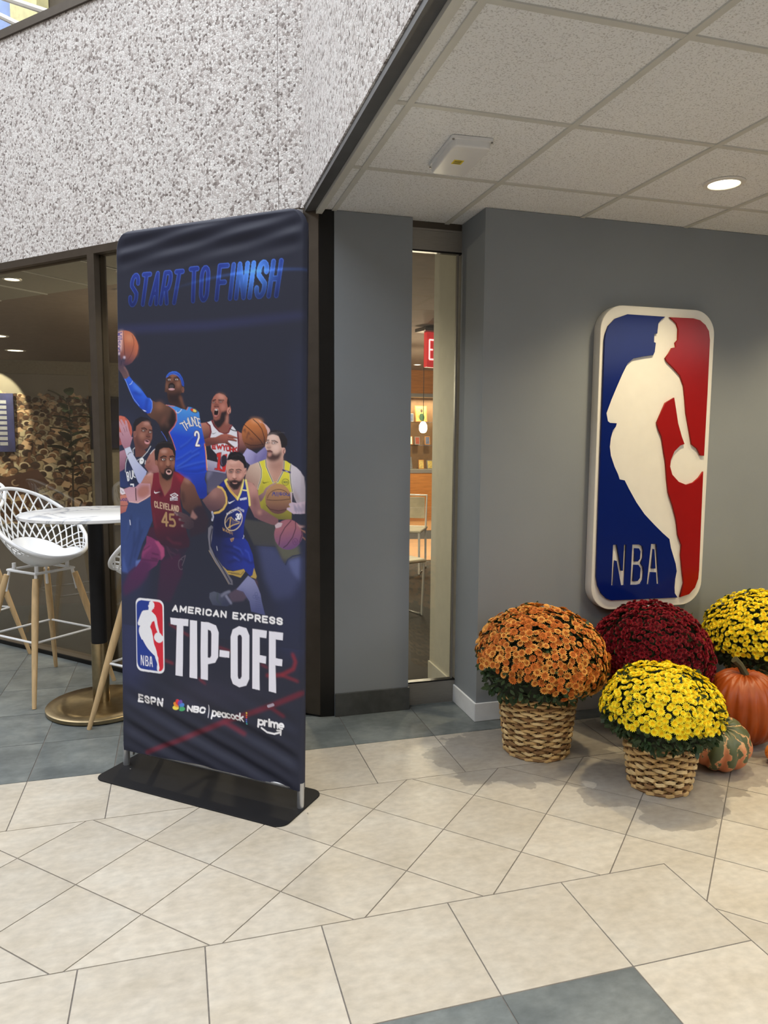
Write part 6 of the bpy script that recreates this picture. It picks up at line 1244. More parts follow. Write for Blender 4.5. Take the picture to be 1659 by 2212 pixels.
['P',[66,60,66],0.8,5,[1005,3887,1004,3889,1003,3891,1001,3892,999,3894,996,3895,992,3895,989,3896,985,3895,982,3895,979,3894,976,3893,975,3891,973,3889,973,3888,973,3886,975,3884,977,3882,979,3881,982,3880,985,3879,989,3879,992,3879,996,3880,999,3881,1001,3882,1003,3884,1004,3885]],
['P',[66,60,66],0.8,5,[1044,3881,1044,3882,1042,3884,1040,3886,1038,3887,1035,3888,1032,3889,1028,3889,1025,3889,1021,3888,1018,3887,1016,3886,1014,3884,1013,3883,1013,3881,1013,3879,1014,3877,1016,3876,1019,3874,1022,3873,1025,3873,1028,3872,1032,3873,1035,3873,1038,3874,1041,3875,1042,3877,1044,3879]],
['P',[66,60,66],0.8,5,[1083,3875,1083,3876,1082,3878,1080,3880,1077,3881,1074,3882,1071,3883,1067,3883,1064,3883,1061,3882,1058,3881,1055,3880,1053,3879,1052,3877,1052,3875,1052,3873,1054,3871,1055,3870,1058,3868,1061,3867,1064,3867,1068,3867,1071,3867,1074,3867,1077,3868,1080,3870,1082,3871,1083,3873]],
['P',[66,60,66],0.8,5,[1122,3870,1122,3872,1121,3874,1119,3875,1116,3877,1114,3878,1110,3878,1107,3879,1103,3878,1100,3878,1097,3877,1095,3876,1093,3874,1092,3872,1091,3870,1092,3869,1093,3867,1095,3865,1097,3864,1100,3863,1103,3862,1107,3862,1110,3862,1114,3863,1117,3864,1119,3865,1121,3867,1122,3868]],
['P',[66,60,66],0.8,5,[1162,3868,1161,3869,1160,3871,1158,3873,1156,3874,1153,3875,1149,3876,1146,3876,1142,3876,1139,3875,1136,3874,1134,3873,1132,3871,1131,3870,1130,3868,1131,3866,1132,3864,1134,3863,1136,3861,1139,3860,1143,3860,1146,3859,1149,3860,1153,3860,1156,3861,1158,3862,1160,3864,1161,3866]],
['P',[66,60,66],0.8,5,[1200,3867,1200,3869,1199,3871,1197,3872,1195,3873,1192,3874,1188,3875,1185,3875,1181,3875,1178,3875,1175,3874,1173,3872,1171,3871,1170,3869,1169,3867,1170,3865,1171,3864,1173,3862,1175,3861,1178,3860,1182,3859,1185,3859,1188,3859,1192,3860,1195,3861,1197,3862,1199,3863,1200,3865]],
['P',[66,60,66],0.8,5,[1239,3869,1239,3870,1238,3872,1236,3874,1233,3875,1230,3876,1227,3877,1224,3877,1220,3877,1217,3876,1214,3875,1212,3874,1210,3872,1209,3871,1208,3869,1209,3867,1210,3865,1212,3864,1214,3863,1217,3861,1220,3861,1224,3861,1227,3861,1231,3861,1234,3862,1236,3864,1238,3865,1239,3867]],
['P',[66,60,66],0.8,5,[1278,3872,1278,3874,1276,3876,1275,3877,1272,3879,1269,3880,1266,3880,1262,3881,1259,3880,1256,3880,1253,3879,1250,3878,1249,3876,1247,3874,1247,3872,1247,3871,1249,3869,1250,3867,1253,3866,1256,3865,1259,3864,1263,3864,1266,3864,1269,3865,1272,3866,1275,3867,1277,3869,1278,3870]],
['P',[66,60,66],0.8,5,[1317,3877,1316,3879,1315,3881,1313,3882,1311,3884,1308,3885,1305,3885,1301,3885,1298,3885,1294,3885,1291,3884,1289,3883,1287,3881,1286,3879,1286,3877,1286,3876,1287,3874,1289,3872,1292,3871,1295,3870,1298,3869,1301,3869,1305,3869,1308,3870,1311,3871,1313,3872,1315,3874,1316,3875]],
['P',[66,60,66],0.8,5,[1355,3883,1355,3885,1354,3886,1352,3888,1349,3889,1346,3890,1343,3891,1340,3891,1336,3891,1333,3890,1330,3890,1328,3888,1326,3887,1325,3885,1324,3883,1325,3881,1326,3880,1328,3878,1330,3877,1333,3876,1336,3875,1340,3875,1343,3875,1346,3876,1349,3877,1352,3878,1354,3879,1355,3881]],
['P',[40,32,36],1,11,[1004,4332,1061,4424,1120,4443,1147,4359,1245,4324,1302,4386,1308,4427,1361,4303,1327,4473,1268,4544,1190,4569,1086,4518]],
['P',[216,170,166],1,5,[1301,4416,1297,4426,1290,4435,1280,4444,1269,4450,1255,4454,1241,4456,1226,4456,1212,4453,1200,4448,1189,4441,1180,4432,1175,4422,1172,4412,1173,4401,1177,4391,1184,4382,1194,4374,1206,4367,1219,4363,1234,4361,1248,4362,1262,4364,1275,4369,1285,4376,1294,4385,1299,4395,1302,4405]],
['P',[50,26,32],1,0,[1281,4403,1278,4409,1274,4413,1268,4417,1260,4421,1251,4422,1241,4423,1232,4423,1222,4421,1213,4418,1206,4414,1200,4410,1196,4404,1194,4399,1194,4393,1196,4388,1201,4383,1207,4379,1215,4376,1224,4374,1233,4373,1243,4374,1253,4375,1261,4378,1269,4382,1275,4387,1279,4392,1281,4398]],
['L',[44,32,34],1,6,[1147,4370,1193,4332,1270,4330,1299,4366],21],
['P',[64,40,40],1,9,[1184,4178,1182,4184,1177,4191,1169,4196,1158,4201,1145,4205,1131,4207,1116,4208,1101,4208,1086,4206,1074,4203,1063,4198,1055,4193,1050,4187,1048,4181,1050,4174,1055,4168,1063,4162,1074,4157,1087,4154,1101,4151,1117,4150,1132,4151,1146,4153,1159,4156,1169,4160,1177,4166,1182,4172]],
['P',[228,218,216],1,0,[1150,4179,1149,4182,1147,4184,1143,4187,1137,4189,1131,4191,1124,4192,1116,4193,1108,4192,1101,4192,1095,4190,1090,4188,1086,4186,1083,4183,1082,4180,1083,4177,1086,4174,1090,4171,1095,4169,1102,4167,1109,4166,1116,4166,1124,4166,1131,4167,1137,4168,1143,4170,1147,4173,1149,4176]],
['P',[24,19,22],1,0,[1140,4179,1139,4182,1138,4185,1136,4187,1134,4189,1131,4191,1127,4192,1124,4193,1120,4192,1117,4191,1114,4190,1112,4188,1110,4185,1109,4182,1108,4179,1109,4176,1110,4174,1112,4171,1114,4169,1117,4167,1121,4166,1124,4166,1128,4166,1131,4167,1134,4168,1136,4171,1138,4173,1139,4176]],
['P',[64,40,40],1,9,[1372,4167,1370,4174,1365,4180,1357,4185,1346,4190,1333,4194,1319,4196,1304,4197,1289,4197,1275,4195,1262,4192,1252,4187,1244,4182,1239,4176,1237,4170,1239,4163,1244,4157,1252,4152,1263,4147,1276,4143,1290,4141,1305,4140,1320,4140,1334,4142,1347,4145,1357,4150,1365,4155,1370,4161]],
['P',[228,218,216],1,0,[1338,4168,1337,4171,1335,4174,1331,4176,1325,4179,1319,4180,1312,4181,1304,4182,1297,4182,1290,4181,1283,4179,1278,4177,1274,4175,1272,4172,1271,4169,1272,4166,1274,4163,1278,4161,1284,4158,1290,4157,1297,4156,1305,4155,1312,4155,1319,4156,1326,4158,1331,4160,1335,4162,1337,4165]],
['P',[24,19,22],1,0,[1328,4168,1327,4171,1326,4174,1324,4176,1322,4179,1319,4180,1316,4181,1312,4182,1309,4181,1305,4180,1303,4179,1300,4177,1298,4174,1297,4172,1297,4169,1297,4166,1298,4163,1300,4160,1303,4158,1306,4156,1309,4155,1312,4155,1316,4155,1319,4156,1322,4158,1324,4160,1326,4162,1327,4165]],
['L',[36,26,30],1,0,[1045,4139,1117,4110,1176,4122],23],
['L',[36,26,30],1,0,[1260,4118,1325,4107,1363,4123],23],
['P',[190,140,118],0.8,16,[1201,4173,1233,4172,1252,4274,1219,4296,1187,4286]],
['L',[70,42,40],1,5,[1174,4292,1219,4308,1271,4286],15],
['P',[196,152,140],0.8,23,[1209,4029,1207,4036,1201,4044,1192,4051,1179,4056,1165,4061,1148,4064,1131,4065,1113,4064,1097,4062,1082,4058,1069,4052,1060,4046,1054,4039,1053,4031,1055,4023,1061,4016,1070,4009,1083,4003,1097,3999,1114,3996,1131,3995,1149,3995,1165,3998,1180,4002,1192,4007,1201,4014,1207,4021]],
['P',[176,122,104],0.6,25,[1100,4257,1099,4266,1096,4275,1091,4283,1085,4290,1078,4295,1071,4298,1062,4299,1054,4298,1047,4295,1040,4291,1034,4284,1030,4276,1027,4268,1026,4259,1027,4249,1030,4241,1035,4233,1040,4226,1047,4221,1055,4218,1063,4216,1072,4217,1079,4220,1086,4225,1092,4231,1096,4239,1099,4248]],
['P',[170,118,100],0.6,18,[1366,4241,1365,4250,1363,4259,1360,4267,1357,4273,1352,4278,1347,4281,1342,4283,1337,4282,1332,4279,1328,4274,1324,4268,1321,4260,1320,4251,1319,4242,1320,4233,1322,4224,1325,4216,1328,4210,1333,4205,1338,4202,1343,4201,1348,4201,1353,4204,1357,4209,1361,4216,1364,4223,1365,4232]],
['P',[150,100,86],1,0,[976,4239,976,4250,973,4261,970,4270,965,4278,959,4284,953,4288,947,4289,940,4288,934,4285,929,4279,924,4271,921,4262,919,4251,918,4240,919,4229,922,4218,925,4209,930,4201,935,4195,942,4191,948,4190,955,4191,961,4194,966,4200,971,4208,974,4217,976,4228]],
['FADE',[44,48,68],5309,7025,0.62],
['L',[112,40,58],0.85,24,[661,9940,2439,8991,3406,8539,4055,8195],89],
['L',[112,40,58],0.85,24,[2439,8991,2883,9147],66],
['L',[112,40,58],0.85,24,[3406,8539,3706,8662],66],
['L',[190,180,200],0.9,0,[3391,8536,3496,8486],54],
['L',[150,46,60],0.8,15,[3891,7514,3950,7636,3907,7773,3673,7911,3374,7968],54],
['L',[150,46,60],0.8,15,[3673,7911,3995,7982],36],
['L',[150,46,60],0.8,15,[1221,7277,1660,7449],24],
['L',[150,46,60],0.8,15,[1109,8005,1288,8032],36],
['L',[150,46,60],0.8,15,[1904,8253,2035,8317],36],
['L',[150,46,60],0.8,15,[2347,7583,2602,7632,2759,7773],24],
['L',[150,46,60],0.8,15,[3253,7786,3374,7822],24],
['P',[60,58,80],0.5,179,[1310,8599,1986,8269,2759,8317,3674,8282,2440,8643,1445,8806]],
['HEAD0'],
['L',[70,104,210],1,0,[558,960,560,950,564,893,552,848,527,822,494,822,460,846,431,891,414,947,411,1004,517,1142,511,1210,494,1266,465,1311,432,1336,400,1335,376,1309,364,1263,367,1206],88],
['L',[70,104,210],1,0,[695,822,840,825],88],
['L',[70,104,210],1,0,[767,823,664,1345],88],
['L',[70,104,210],1,0,[839,1350,1020,828,978,1353],88],
['L',[70,104,210],1,0,[904,1171,989,1173],88],
['L',[70,104,210],1,0,[1081,1356,1198,831,1289,832,1289,832,1310,851,1316,903,1306,974,1283,1045,1254,1097,1225,1115,1135,1113],88],
['L',[70,104,210],1,0,[1204,1115,1218,1359],88],
['L',[70,104,210],1,0,[1443,835,1582,837],88],
['L',[70,104,210],1,0,[1513,836,1387,1364],88],
['L',[70,104,210],1,0,[1764,816,1907,817],88],
['L',[70,104,210],1,0,[1836,816,1808,1362],88],
['L',[70,104,210],1,0,[2003,953,2015,895,2038,848,2069,822,2100,822,2126,848,2140,896,2142,954,2115,1226,2103,1285,2080,1333,2051,1359,2023,1359,1999,1332,1984,1285,1982,1225,2003,953],88],
['L',[70,104,210],1,0,[2550,820,2388,816,2315,1367],88],
['L',[70,104,210],1,0,[2352,1091,2489,1094],88],
['L',[70,104,210],1,0,[2679,822,2600,1373],88],
['L',[70,104,210],1,0,[2726,1375,2807,825,2880,1378,2965,828],88],
['L',[70,104,210],1,0,[3090,831,3003,1381],88],
['L',[70,104,210],1,0,[3343,984,3345,973,3348,914,3334,866,3308,839,3274,838,3238,864,3209,911,3192,970,3190,1031,3304,1176,3299,1248,3282,1308,3253,1355,3218,1381,3184,1381,3159,1354,3145,1305,3147,1245],88],
['L',[70,104,210],1,0,[3482,839,3388,1388],88],
['L',[70,104,210],1,0,[3634,842,3537,1391],88],
['L',[70,104,210],1,0,[3436,1113,3585,1116],88],
['L',[36,58,150],1,0,[558,960,560,950,564,893,552,848,527,822,494,822,460,846,431,891,414,947,411,1004,517,1142,511,1210,494,1266,465,1311,432,1336,400,1335,376,1309,364,1263,367,1206],64],
['L',[36,58,150],1,0,[695,822,840,825],64],
['L',[36,58,150],1,0,[767,823,664,1345],64],
['L',[36,58,150],1,0,[839,1350,1020,828,978,1353],64],
['L',[36,58,150],1,0,[904,1171,989,1173],64],
['L',[36,58,150],1,0,[1081,1356,1198,831,1289,832,1289,832,1310,851,1316,903,1306,974,1283,1045,1254,1097,1225,1115,1135,1113],64],
['L',[36,58,150],1,0,[1204,1115,1218,1359],64],
['L',[36,58,150],1,0,[1443,835,1582,837],64],
['L',[36,58,150],1,0,[1513,836,1387,1364],64],
['L',[36,58,150],1,0,[1764,816,1907,817],64],
['L',[36,58,150],1,0,[1836,816,1808,1362],64],
['L',[36,58,150],1,0,[2003,953,2015,895,2038,848,2069,822,2100,822,2126,848,2140,896,2142,954,2115,1226,2103,1285,2080,1333,2051,1359,2023,1359,1999,1332,1984,1285,1982,1225,2003,953],64],
['L',[36,58,150],1,0,[2550,820,2388,816,2315,1367],64],
['L',[36,58,150],1,0,[2352,1091,2489,1094],64],
['L',[36,58,150],1,0,[2679,822,2600,1373],64],
['L',[36,58,150],1,0,[2726,1375,2807,825,2880,1378,2965,828],64],
['L',[36,58,150],1,0,[3090,831,3003,1381],64],
['L',[36,58,150],1,0,[3343,984,3345,973,3348,914,3334,866,3308,839,3274,838,3238,864,3209,911,3192,970,3190,1031,3304,1176,3299,1248,3282,1308,3253,1355,3218,1381,3184,1381,3159,1354,3145,1305,3147,1245],64],
['L',[36,58,150],1,0,[3482,839,3388,1388],64],
['L',[36,58,150],1,0,[3634,842,3537,1391],64],
['L',[36,58,150],1,0,[3436,1113,3585,1116],64],
['HEAD1',[3099,961],727,1374],
['SIGN',[415,6847,1091,6842,1092,8282,410,8300]],
['L',[246,246,252],1,0,[1299,7011,1367,6908,1406,7010],33],
['L',[246,246,252],1,0,[1325,6976,1390,6976],33],
['L',[246,246,252],1,0,[1471,7010,1484,6908,1535,6984,1606,6907,1593,7009],33],
['L',[246,246,252],1,0,[1773,6906,1669,6907,1656,7009,1762,7009],33],
['L',[246,246,252],1,0,[1662,6958,1752,6958],33],
['L',[246,246,252],1,0,[1824,7008,1836,6906,1903,6906,1903,6906,1921,6909,1933,6919,1936,6933,1930,6947,1916,6957,1897,6961,1829,6961],33],
['L',[246,246,252],1,0,[1881,6961,1928,7008],33],
['L',[246,246,252],1,0,[2007,6905,1997,7008],33],
['L',[246,246,252],1,0,[2174,6933,2174,6930,2170,6919,2157,6910,2137,6905,2114,6905,2093,6910,2078,6919,2072,6930,2067,6982,2071,6993,2085,7002,2105,7007,2128,7006,2149,7001,2164,6992,2170,6981,2170,6978],33],
['L',[246,246,252],1,0,[2229,7007,2288,6904,2330,7006],33],
['L',[246,246,252],1,0,[2252,6972,2313,6971],33],
['L',[246,246,252],1,0,[2391,7006,2399,6903,2492,7005,2499,6903],33],
['L',[246,246,252],1,0,[2760,6901,2662,6902,2656,7005,2755,7004],33],
['L',[246,246,252],1,0,[2659,6953,2743,6953],33],
['L',[246,246,252],1,0,[2819,6901,2912,7004],33],
['L',[246,246,252],1,0,[2916,6900,2814,7004],33],
['L',[246,246,252],1,0,[2971,7003,2974,6900,3037,6900,3037,6900,3054,6904,3066,6914,3070,6929,3065,6943,3052,6954,3035,6958,2972,6958],33],
['L',[246,246,252],1,0,[3126,7003,3128,6899,3191,6899,3191,6899,3207,6903,3219,6913,3223,6927,3218,6941,3206,6951,3189,6955,3127,6955],33],
['L',[246,246,252],1,0,[3175,6955,3222,7002],33],
['L',[246,246,252],1,0,[3375,6898,3281,6899,3279,7002,3374,7002],33],
['L',[246,246,252],1,0,[3280,6950,3361,6950],33],
['L',[246,246,252],1,0,[3525,6925,3525,6923,3521,6912,3508,6903,3489,6898,3468,6898,3449,6903,3436,6913,3432,6924,3436,6935,3520,6962,3525,6975,3520,6986,3507,6995,3488,7001,3468,7001,3449,6996,3436,6987,3431,6976],33],
['L',[246,246,252],1,0,[3674,6925,3674,6923,3670,6911,3657,6902,3638,6897,3617,6898,3599,6903,3586,6912,3581,6923,3586,6934,3670,6961,3674,6974,3670,6986,3657,6995,3638,7000,3618,7000,3599,6995,3586,6986,3581,6975],33],
['P',[236,236,250],1,0,[1246,7154,1662,7143,1654,7277,1544,7279,1528,8258,1358,8260,1398,7285,1255,7279]],
['P',[236,236,250],1,0,[1695,7153,1861,7148,1854,8261,1680,8258]],
['P',[236,236,250],1,0,[1953,7152,2123,7146,2285,7187,2342,7311,2330,7777,2266,7890,2106,7940,2101,8246,1937,8248,1937,7719]],
['P',[44,44,62],1,0,[2109,7284,2171,7299,2187,7357,2179,7770,2152,7815,2103,7813]],
['P',[236,236,250],1,0,[2363,7636,2577,7635,2570,7761,2356,7763]],
['P',[236,236,250],1,0,[2603,7361,2650,7220,2791,7139,2946,7159,3008,7285,3008,8089,2946,8220,2790,8280,2648,8238,2601,8122]],
['P',[46,44,62],1,0,[2760,7328,2791,7295,2834,7300,2853,7344,2846,8064,2815,8118,2774,8119,2759,8072]],
['P',[236,236,250],1,0,[3069,7158,3372,7156,3360,7294,3221,7293,3222,7619,3358,7625,3350,7762,3216,7756,3223,8267,3070,8258]],
['P',[236,236,250],1,0,[3417,7156,3705,7153,3699,7291,3558,7288,3559,7627,3695,7632,3687,7757,3553,7760,3570,8264,3411,8256]],
['L',[242,242,248],1,0,[557,8779,454,8780,430,8920,536,8918],39],
['L',[242,242,248],1,0,[442,8850,531,8848],39],
['L',[242,242,248],1,0,[717,8814,717,8811,714,8797,701,8785,681,8778,658,8779,637,8786,621,8798,614,8813,617,8828,705,8862,708,8880,701,8895,685,8907,664,8914,640,8915,620,8908,607,8897,604,8882],39],
['L',[242,242,248],1,0,[767,8913,782,8776,848,8776,848,8776,865,8781,877,8794,880,8813,873,8832,859,8847,841,8852,774,8853],39],
['L',[242,242,248],1,0,[933,8910,944,8775,1036,8908,1045,8773],39],
['L',[44,44,62],1,0,[405,8847,1072,8815],9],
['P',[240,220,90],1,0,[1374,8850,1390,8849,1406,8851,1419,8855,1430,8861,1438,8868,1443,8877,1444,8886,1441,8896,1434,8906,1424,8915,1412,8923,1397,8930,1381,8935,1364,8937,1347,8938,1332,8936,1318,8932,1307,8926,1299,8919,1294,8910,1293,8900,1296,8891,1303,8881,1313,8872,1325,8864,1340,8857,1357,8852]],
['P',[240,150,60],1,0,[1411,8790,1423,8798,1433,8807,1440,8817,1444,8828,1445,8839,1442,8849,1436,8859,1428,8867,1417,8873,1403,8876,1389,8878,1374,8877,1359,8873,1345,8868,1333,8860,1323,8851,1316,8840,1312,8829,1311,8818,1314,8808,1320,8799,1329,8791,1340,8785,1353,8781,1367,8780,1382,8781,1397,8784]],
['P',[220,60,70],1,0,[1468,8759,1471,8772,1472,8785,1471,8798,1466,8811,1459,8821,1451,8830,1440,8836,1429,8839,1417,8839,1405,8836,1394,8831,1384,8822,1375,8812,1369,8800,1366,8787,1365,8773,1367,8760,1371,8748,1378,8737,1387,8728,1397,8722,1409,8719,1421,8719,1433,8722,1444,8728,1454,8736,1462,8746]],
['P',[110,80,170],1,0,[1521,8789,1515,8803,1506,8816,1496,8828,1485,8837,1473,8844,1461,8848,1449,8849,1439,8846,1430,8840,1424,8832,1420,8821,1418,8808,1419,8794,1423,8780,1429,8766,1438,8753,1448,8741,1459,8732,1471,8725,1483,8722,1494,8721,1505,8724,1513,8729,1520,8738,1524,8749,1526,8761,1525,8775]],
['P',[80,140,220],1,0,[1539,8858,1525,8869,1510,8877,1495,8883,1481,8886,1468,8887,1457,8885,1448,8880,1443,8872,1440,8863,1441,8851,1445,8839,1453,8826,1463,8814,1475,8802,1489,8792,1504,8784,1519,8778,1533,8774,1546,8774,1557,8776,1566,8781,1571,8789,1574,8798,1573,8809,1568,8822,1561,8834,1551,8847]],
['P',[80,180,120],1,0,[1519,8934,1503,8937,1487,8938,1472,8936,1459,8932,1450,8926,1443,8919,1440,8910,1441,8900,1446,8890,1454,8880,1465,8870,1479,8862,1495,8855,1511,8850,1528,8847,1544,8846,1559,8848,1571,8852,1581,8858,1587,8865,1590,8874,1589,8884,1584,8894,1576,8904,1565,8914,1551,8922,1536,8929]],
['L',[44,44,62],1,0,[1444,8907,1452,8840],18],
['L',[244,244,250],1,0,[1641,8902,1649,8807,1739,8899,1746,8804],33],
['L',[244,244,250],1,0,[1785,8803,1778,8897,1846,8895,1846,8895,1863,8890,1874,8878,1875,8863,1866,8852,1849,8848,1781,8850],33],
['L',[244,244,250],1,0,[1785,8803,1848,8802,1848,8802,1864,8806,1872,8817,1871,8831,1861,8843,1844,8848],33],
['L',[244,244,250],1,0,[2014,8823,2014,8820,2010,8810,1998,8803,1979,8799,1957,8799,1938,8804,1924,8813,1918,8823,1915,8869,1919,8879,1931,8886,1950,8890,1972,8889,1991,8884,2005,8876,2011,8866,2011,8863],33],
['L',[230,230,240],1,0,[2099,8727,2104,8957],15],
['L',[244,244,250],1,0,[2185,8823,2177,8962],30],
['L',[244,244,250],1,0,[2263,8868,2258,8889,2244,8906,2225,8914,2206,8912,2191,8900,2183,8880,2184,8858,2194,8838,2211,8825,2230,8822,2248,8830,2260,8846,2263,8868],30],
['L',[244,244,250],1,0,[2288,8867,2365,8866,2365,8866,2363,8848,2355,8833,2342,8824,2327,8821,2312,8825,2299,8837,2290,8853,2288,8871,2291,8889,2300,8903,2313,8911,2329,8912,2344,8906],30],
['L',[244,244,250],1,0,[2469,8864,2464,8886,2450,8902,2432,8910,2413,8908,2398,8896,2390,8877,2391,8855,2401,8835,2417,8823,2436,8820,2454,8827,2466,8843,2469,8864],30],
['L',[244,244,250],1,0,[2472,8819,2467,8910],30],
['L',[244,244,250],1,0,[2561,8831,2548,8821,2531,8819,2514,8824,2501,8837,2493,8854,2492,8874,2498,8891,2510,8903,2526,8909,2543,8905,2558,8895],30],
['L',[244,244,250],1,0,[2672,8861,2667,8882,2654,8898,2635,8906,2617,8904,2602,8892,2594,8873,2595,8852,2605,8833,2621,8820,2640,8817,2657,8825,2669,8841,2672,8861],30],
['L',[244,244,250],1,0,[2763,8829,2750,8819,2733,8816,2717,8822,2704,8834,2696,8851,2695,8870,2701,8887,2713,8899,2729,8904,2746,8901,2760,8891],30],
['L',[244,244,250],1,0,[2800,8765,2793,8903],30],
['L',[244,244,250],1,0,[2868,8814,2795,8866],30],
['L',[244,244,250],1,0,[2823,8846,2871,8902],30],
['P',[240,210,90],1,0,[2965,8732,2964,8736,2963,8739,2961,8743,2959,8746,2956,8748,2953,8750,2949,8751,2946,8751,2942,8751,2939,8749,2937,8747,2935,8744,2934,8741,2934,8737,2934,8734,2935,8730,2937,8727,2939,8723,2942,8721,2946,8719,2949,8718,2953,8718,2956,8719,2959,8720,2961,8722,2963,8725,2964,8728]],
['P',[230,130,60],1,0,[2965,8773,2964,8777,2963,8780,2961,8784,2959,8787,2956,8789,2953,8791,2949,8792,2946,8792,2942,8792,2939,8790,2937,8788,2935,8785,2934,8782,2934,8778,2934,8775,2935,8771,2937,8768,2939,8765,2942,8762,2946,8760,2949,8759,2953,8759,2956,8760,2959,8761,2961,8763,2963,8766,2964,8769]],
['P',[220,80,70],1,0,[2965,8814,2964,8818,2963,8821,2961,8825,2959,8828,2956,8830,2953,8832,2949,8833,2946,8833,2942,8833,2939,8831,2937,8829,2935,8826,2934,8823,2934,8819,2934,8816,2935,8812,2937,8809,2939,8806,2942,8803,2946,8801,2949,8800,2953,8800,2956,8801,2959,8802,2961,8804,2963,8807,2964,8811]],
['P',[120,90,190],1,0,[2965,8855,2964,8859,2963,8863,2961,8866,2959,8869,2956,8872,2953,8873,2949,8874,2946,8875,2942,8874,2939,8872,2937,8870,2935,8867,2934,8864,2934,8861,2934,8857,2935,8853,2937,8850,2939,8847,2942,8844,2946,8842,2949,8841,2953,8841,2956,8842,2959,8843,2961,8846,2963,8848,2964,8852]],
['P',[80,130,220],1,0,[2965,8896,2964,8900,2963,8904,2961,8907,2959,8910,2956,8913,2953,8914,2949,8915,2946,8916,2942,8915,2939,8914,2937,8911,2935,8909,2934,8905,2934,8902,2934,8898,2935,8894,2937,8891,2939,8888,2942,8885,2946,8884,2949,8883,2953,8882,2956,8883,2959,8884,2961,8887,2963,8889,2964,8893]],
['P',[90,200,200],1,0,[2965,8937,2964,8941,2963,8945,2961,8948,2959,8951,2956,8954,2953,8956,2949,8957,2946,8957,2942,8956,2939,8955,2937,8953,2935,8950,2934,8947,2934,8943,2934,8939,2935,8935,2937,8932,2939,8929,2942,8927,2946,8925,2949,8924,2953,8923,2956,8924,2959,8926,2961,8928,2963,8931,2964,8934]],
['L',[244,244,250],1,0,[3198,8813,3191,8943],36],
['L',[244,244,250],1,0,[3293,8855,3286,8875,3270,8891,3248,8899,3225,8897,3207,8885,3197,8867,3198,8846,3209,8828,3229,8816,3252,8813,3274,8820,3288,8835,3293,8855],36],
['L',[244,244,250],1,0,[3322,8811,3318,8898],36],
['L',[244,244,250],1,0,[3320,8848,3323,8838,3331,8826,3342,8817,3355,8813,3369,8815],36],
['L',[244,244,250],1,0,[3419,8809,3415,8897],36],
['L',[244,244,250],1,0,[3421,8772,3420,8782],36],
['L',[244,244,250],1,0,[3458,8809,3454,8896],36],
['L',[244,244,250],1,0,[3456,8846,3457,8834,3464,8819,3483,8810,3505,8809,3523,8818,3529,8833,3526,8895],36],
['L',[244,244,250],1,0,[3528,8845,3529,8833,3536,8818,3555,8808,3577,8808,3594,8817,3600,8831,3597,8894],36],
['L',[244,244,250],1,0,[3628,8850,3719,8848,3719,8848,3716,8831,3706,8817,3691,8808,3673,8805,3656,8810,3641,8820,3631,8836,3628,8853,3632,8870,3643,8884,3659,8892,3677,8893,3695,8887],36],
['L',[244,244,250],1,0,[3261,8956,3377,9016,3528,9019,3648,8967],33],
['L',[244,244,250],1,0,[3582,8944,3671,8928,3660,9011],27]
]}
def curve_solid(name, loops, depth, bev, mat, parent, loc):
    cu = bpy.data.curves.new(name, 'CURVE'); cu.dimensions = '2D'; cu.fill_mode = 'BOTH'; cu.extrude = depth/2; cu.bevel_depth = bev; cu.bevel_resolution = 1
    for lp in loops:
        s = cu.splines.new('POLY'); s.points.add(len(lp)-1); s.use_cyclic_u = True
        for i, (x, y) in enumerate(lp): s.points[i].co = (x, y, 0, 1)
    t = bpy.data.objects.new(name+'_c', cu); COL.objects.link(t); t.rotation_euler = (0, 0, 0)
    bpy.context.view_layer.update()
    dg = bpy.context.evaluated_depsgraph_get(); me = bpy.data.meshes.new_from_object(t.evaluated_get(dg))
    bpy.data.objects.remove(t)
    me.transform(Matrix.Rotation(R(90), 4, 'X')); me.name = name
    return obj(name, me, mat, parent, loc)
prs = lambda k: [(ART['sign'][k][i], ART['sign'][k][i+1]) for i in range(0, len(ART['sign'][k]), 2)]
sign = empty('wall_sign', (2.80, WY, 1.36), 0, 'tall rounded blue and red basketball player logo sign on the grey wall', 'sign')
face = rrect(-.3435, -.7925, .3435, .7925, .125, 10)
curve_solid('backing', [face], .056, .003, white_paint, sign, (0, -.031, 0))
sblue = pm('sign_blue', (6, 28, 104), .14, var=.03, spec=.2); sred = pm('sign_red', (152, 20, 17), .18, var=.03, spec=.2)
curve_solid('blue_field', [prs('blue'), prs('N'), prs('B'), prs('B1'), prs('B2'), prs('A'), prs('A1')], .010, .001, sblue, sign, (0, -.0675, 0))
curve_solid('red_field', [prs('red1'), prs('red2')], .010, .001, sred, sign, (0, -.0675, 0))

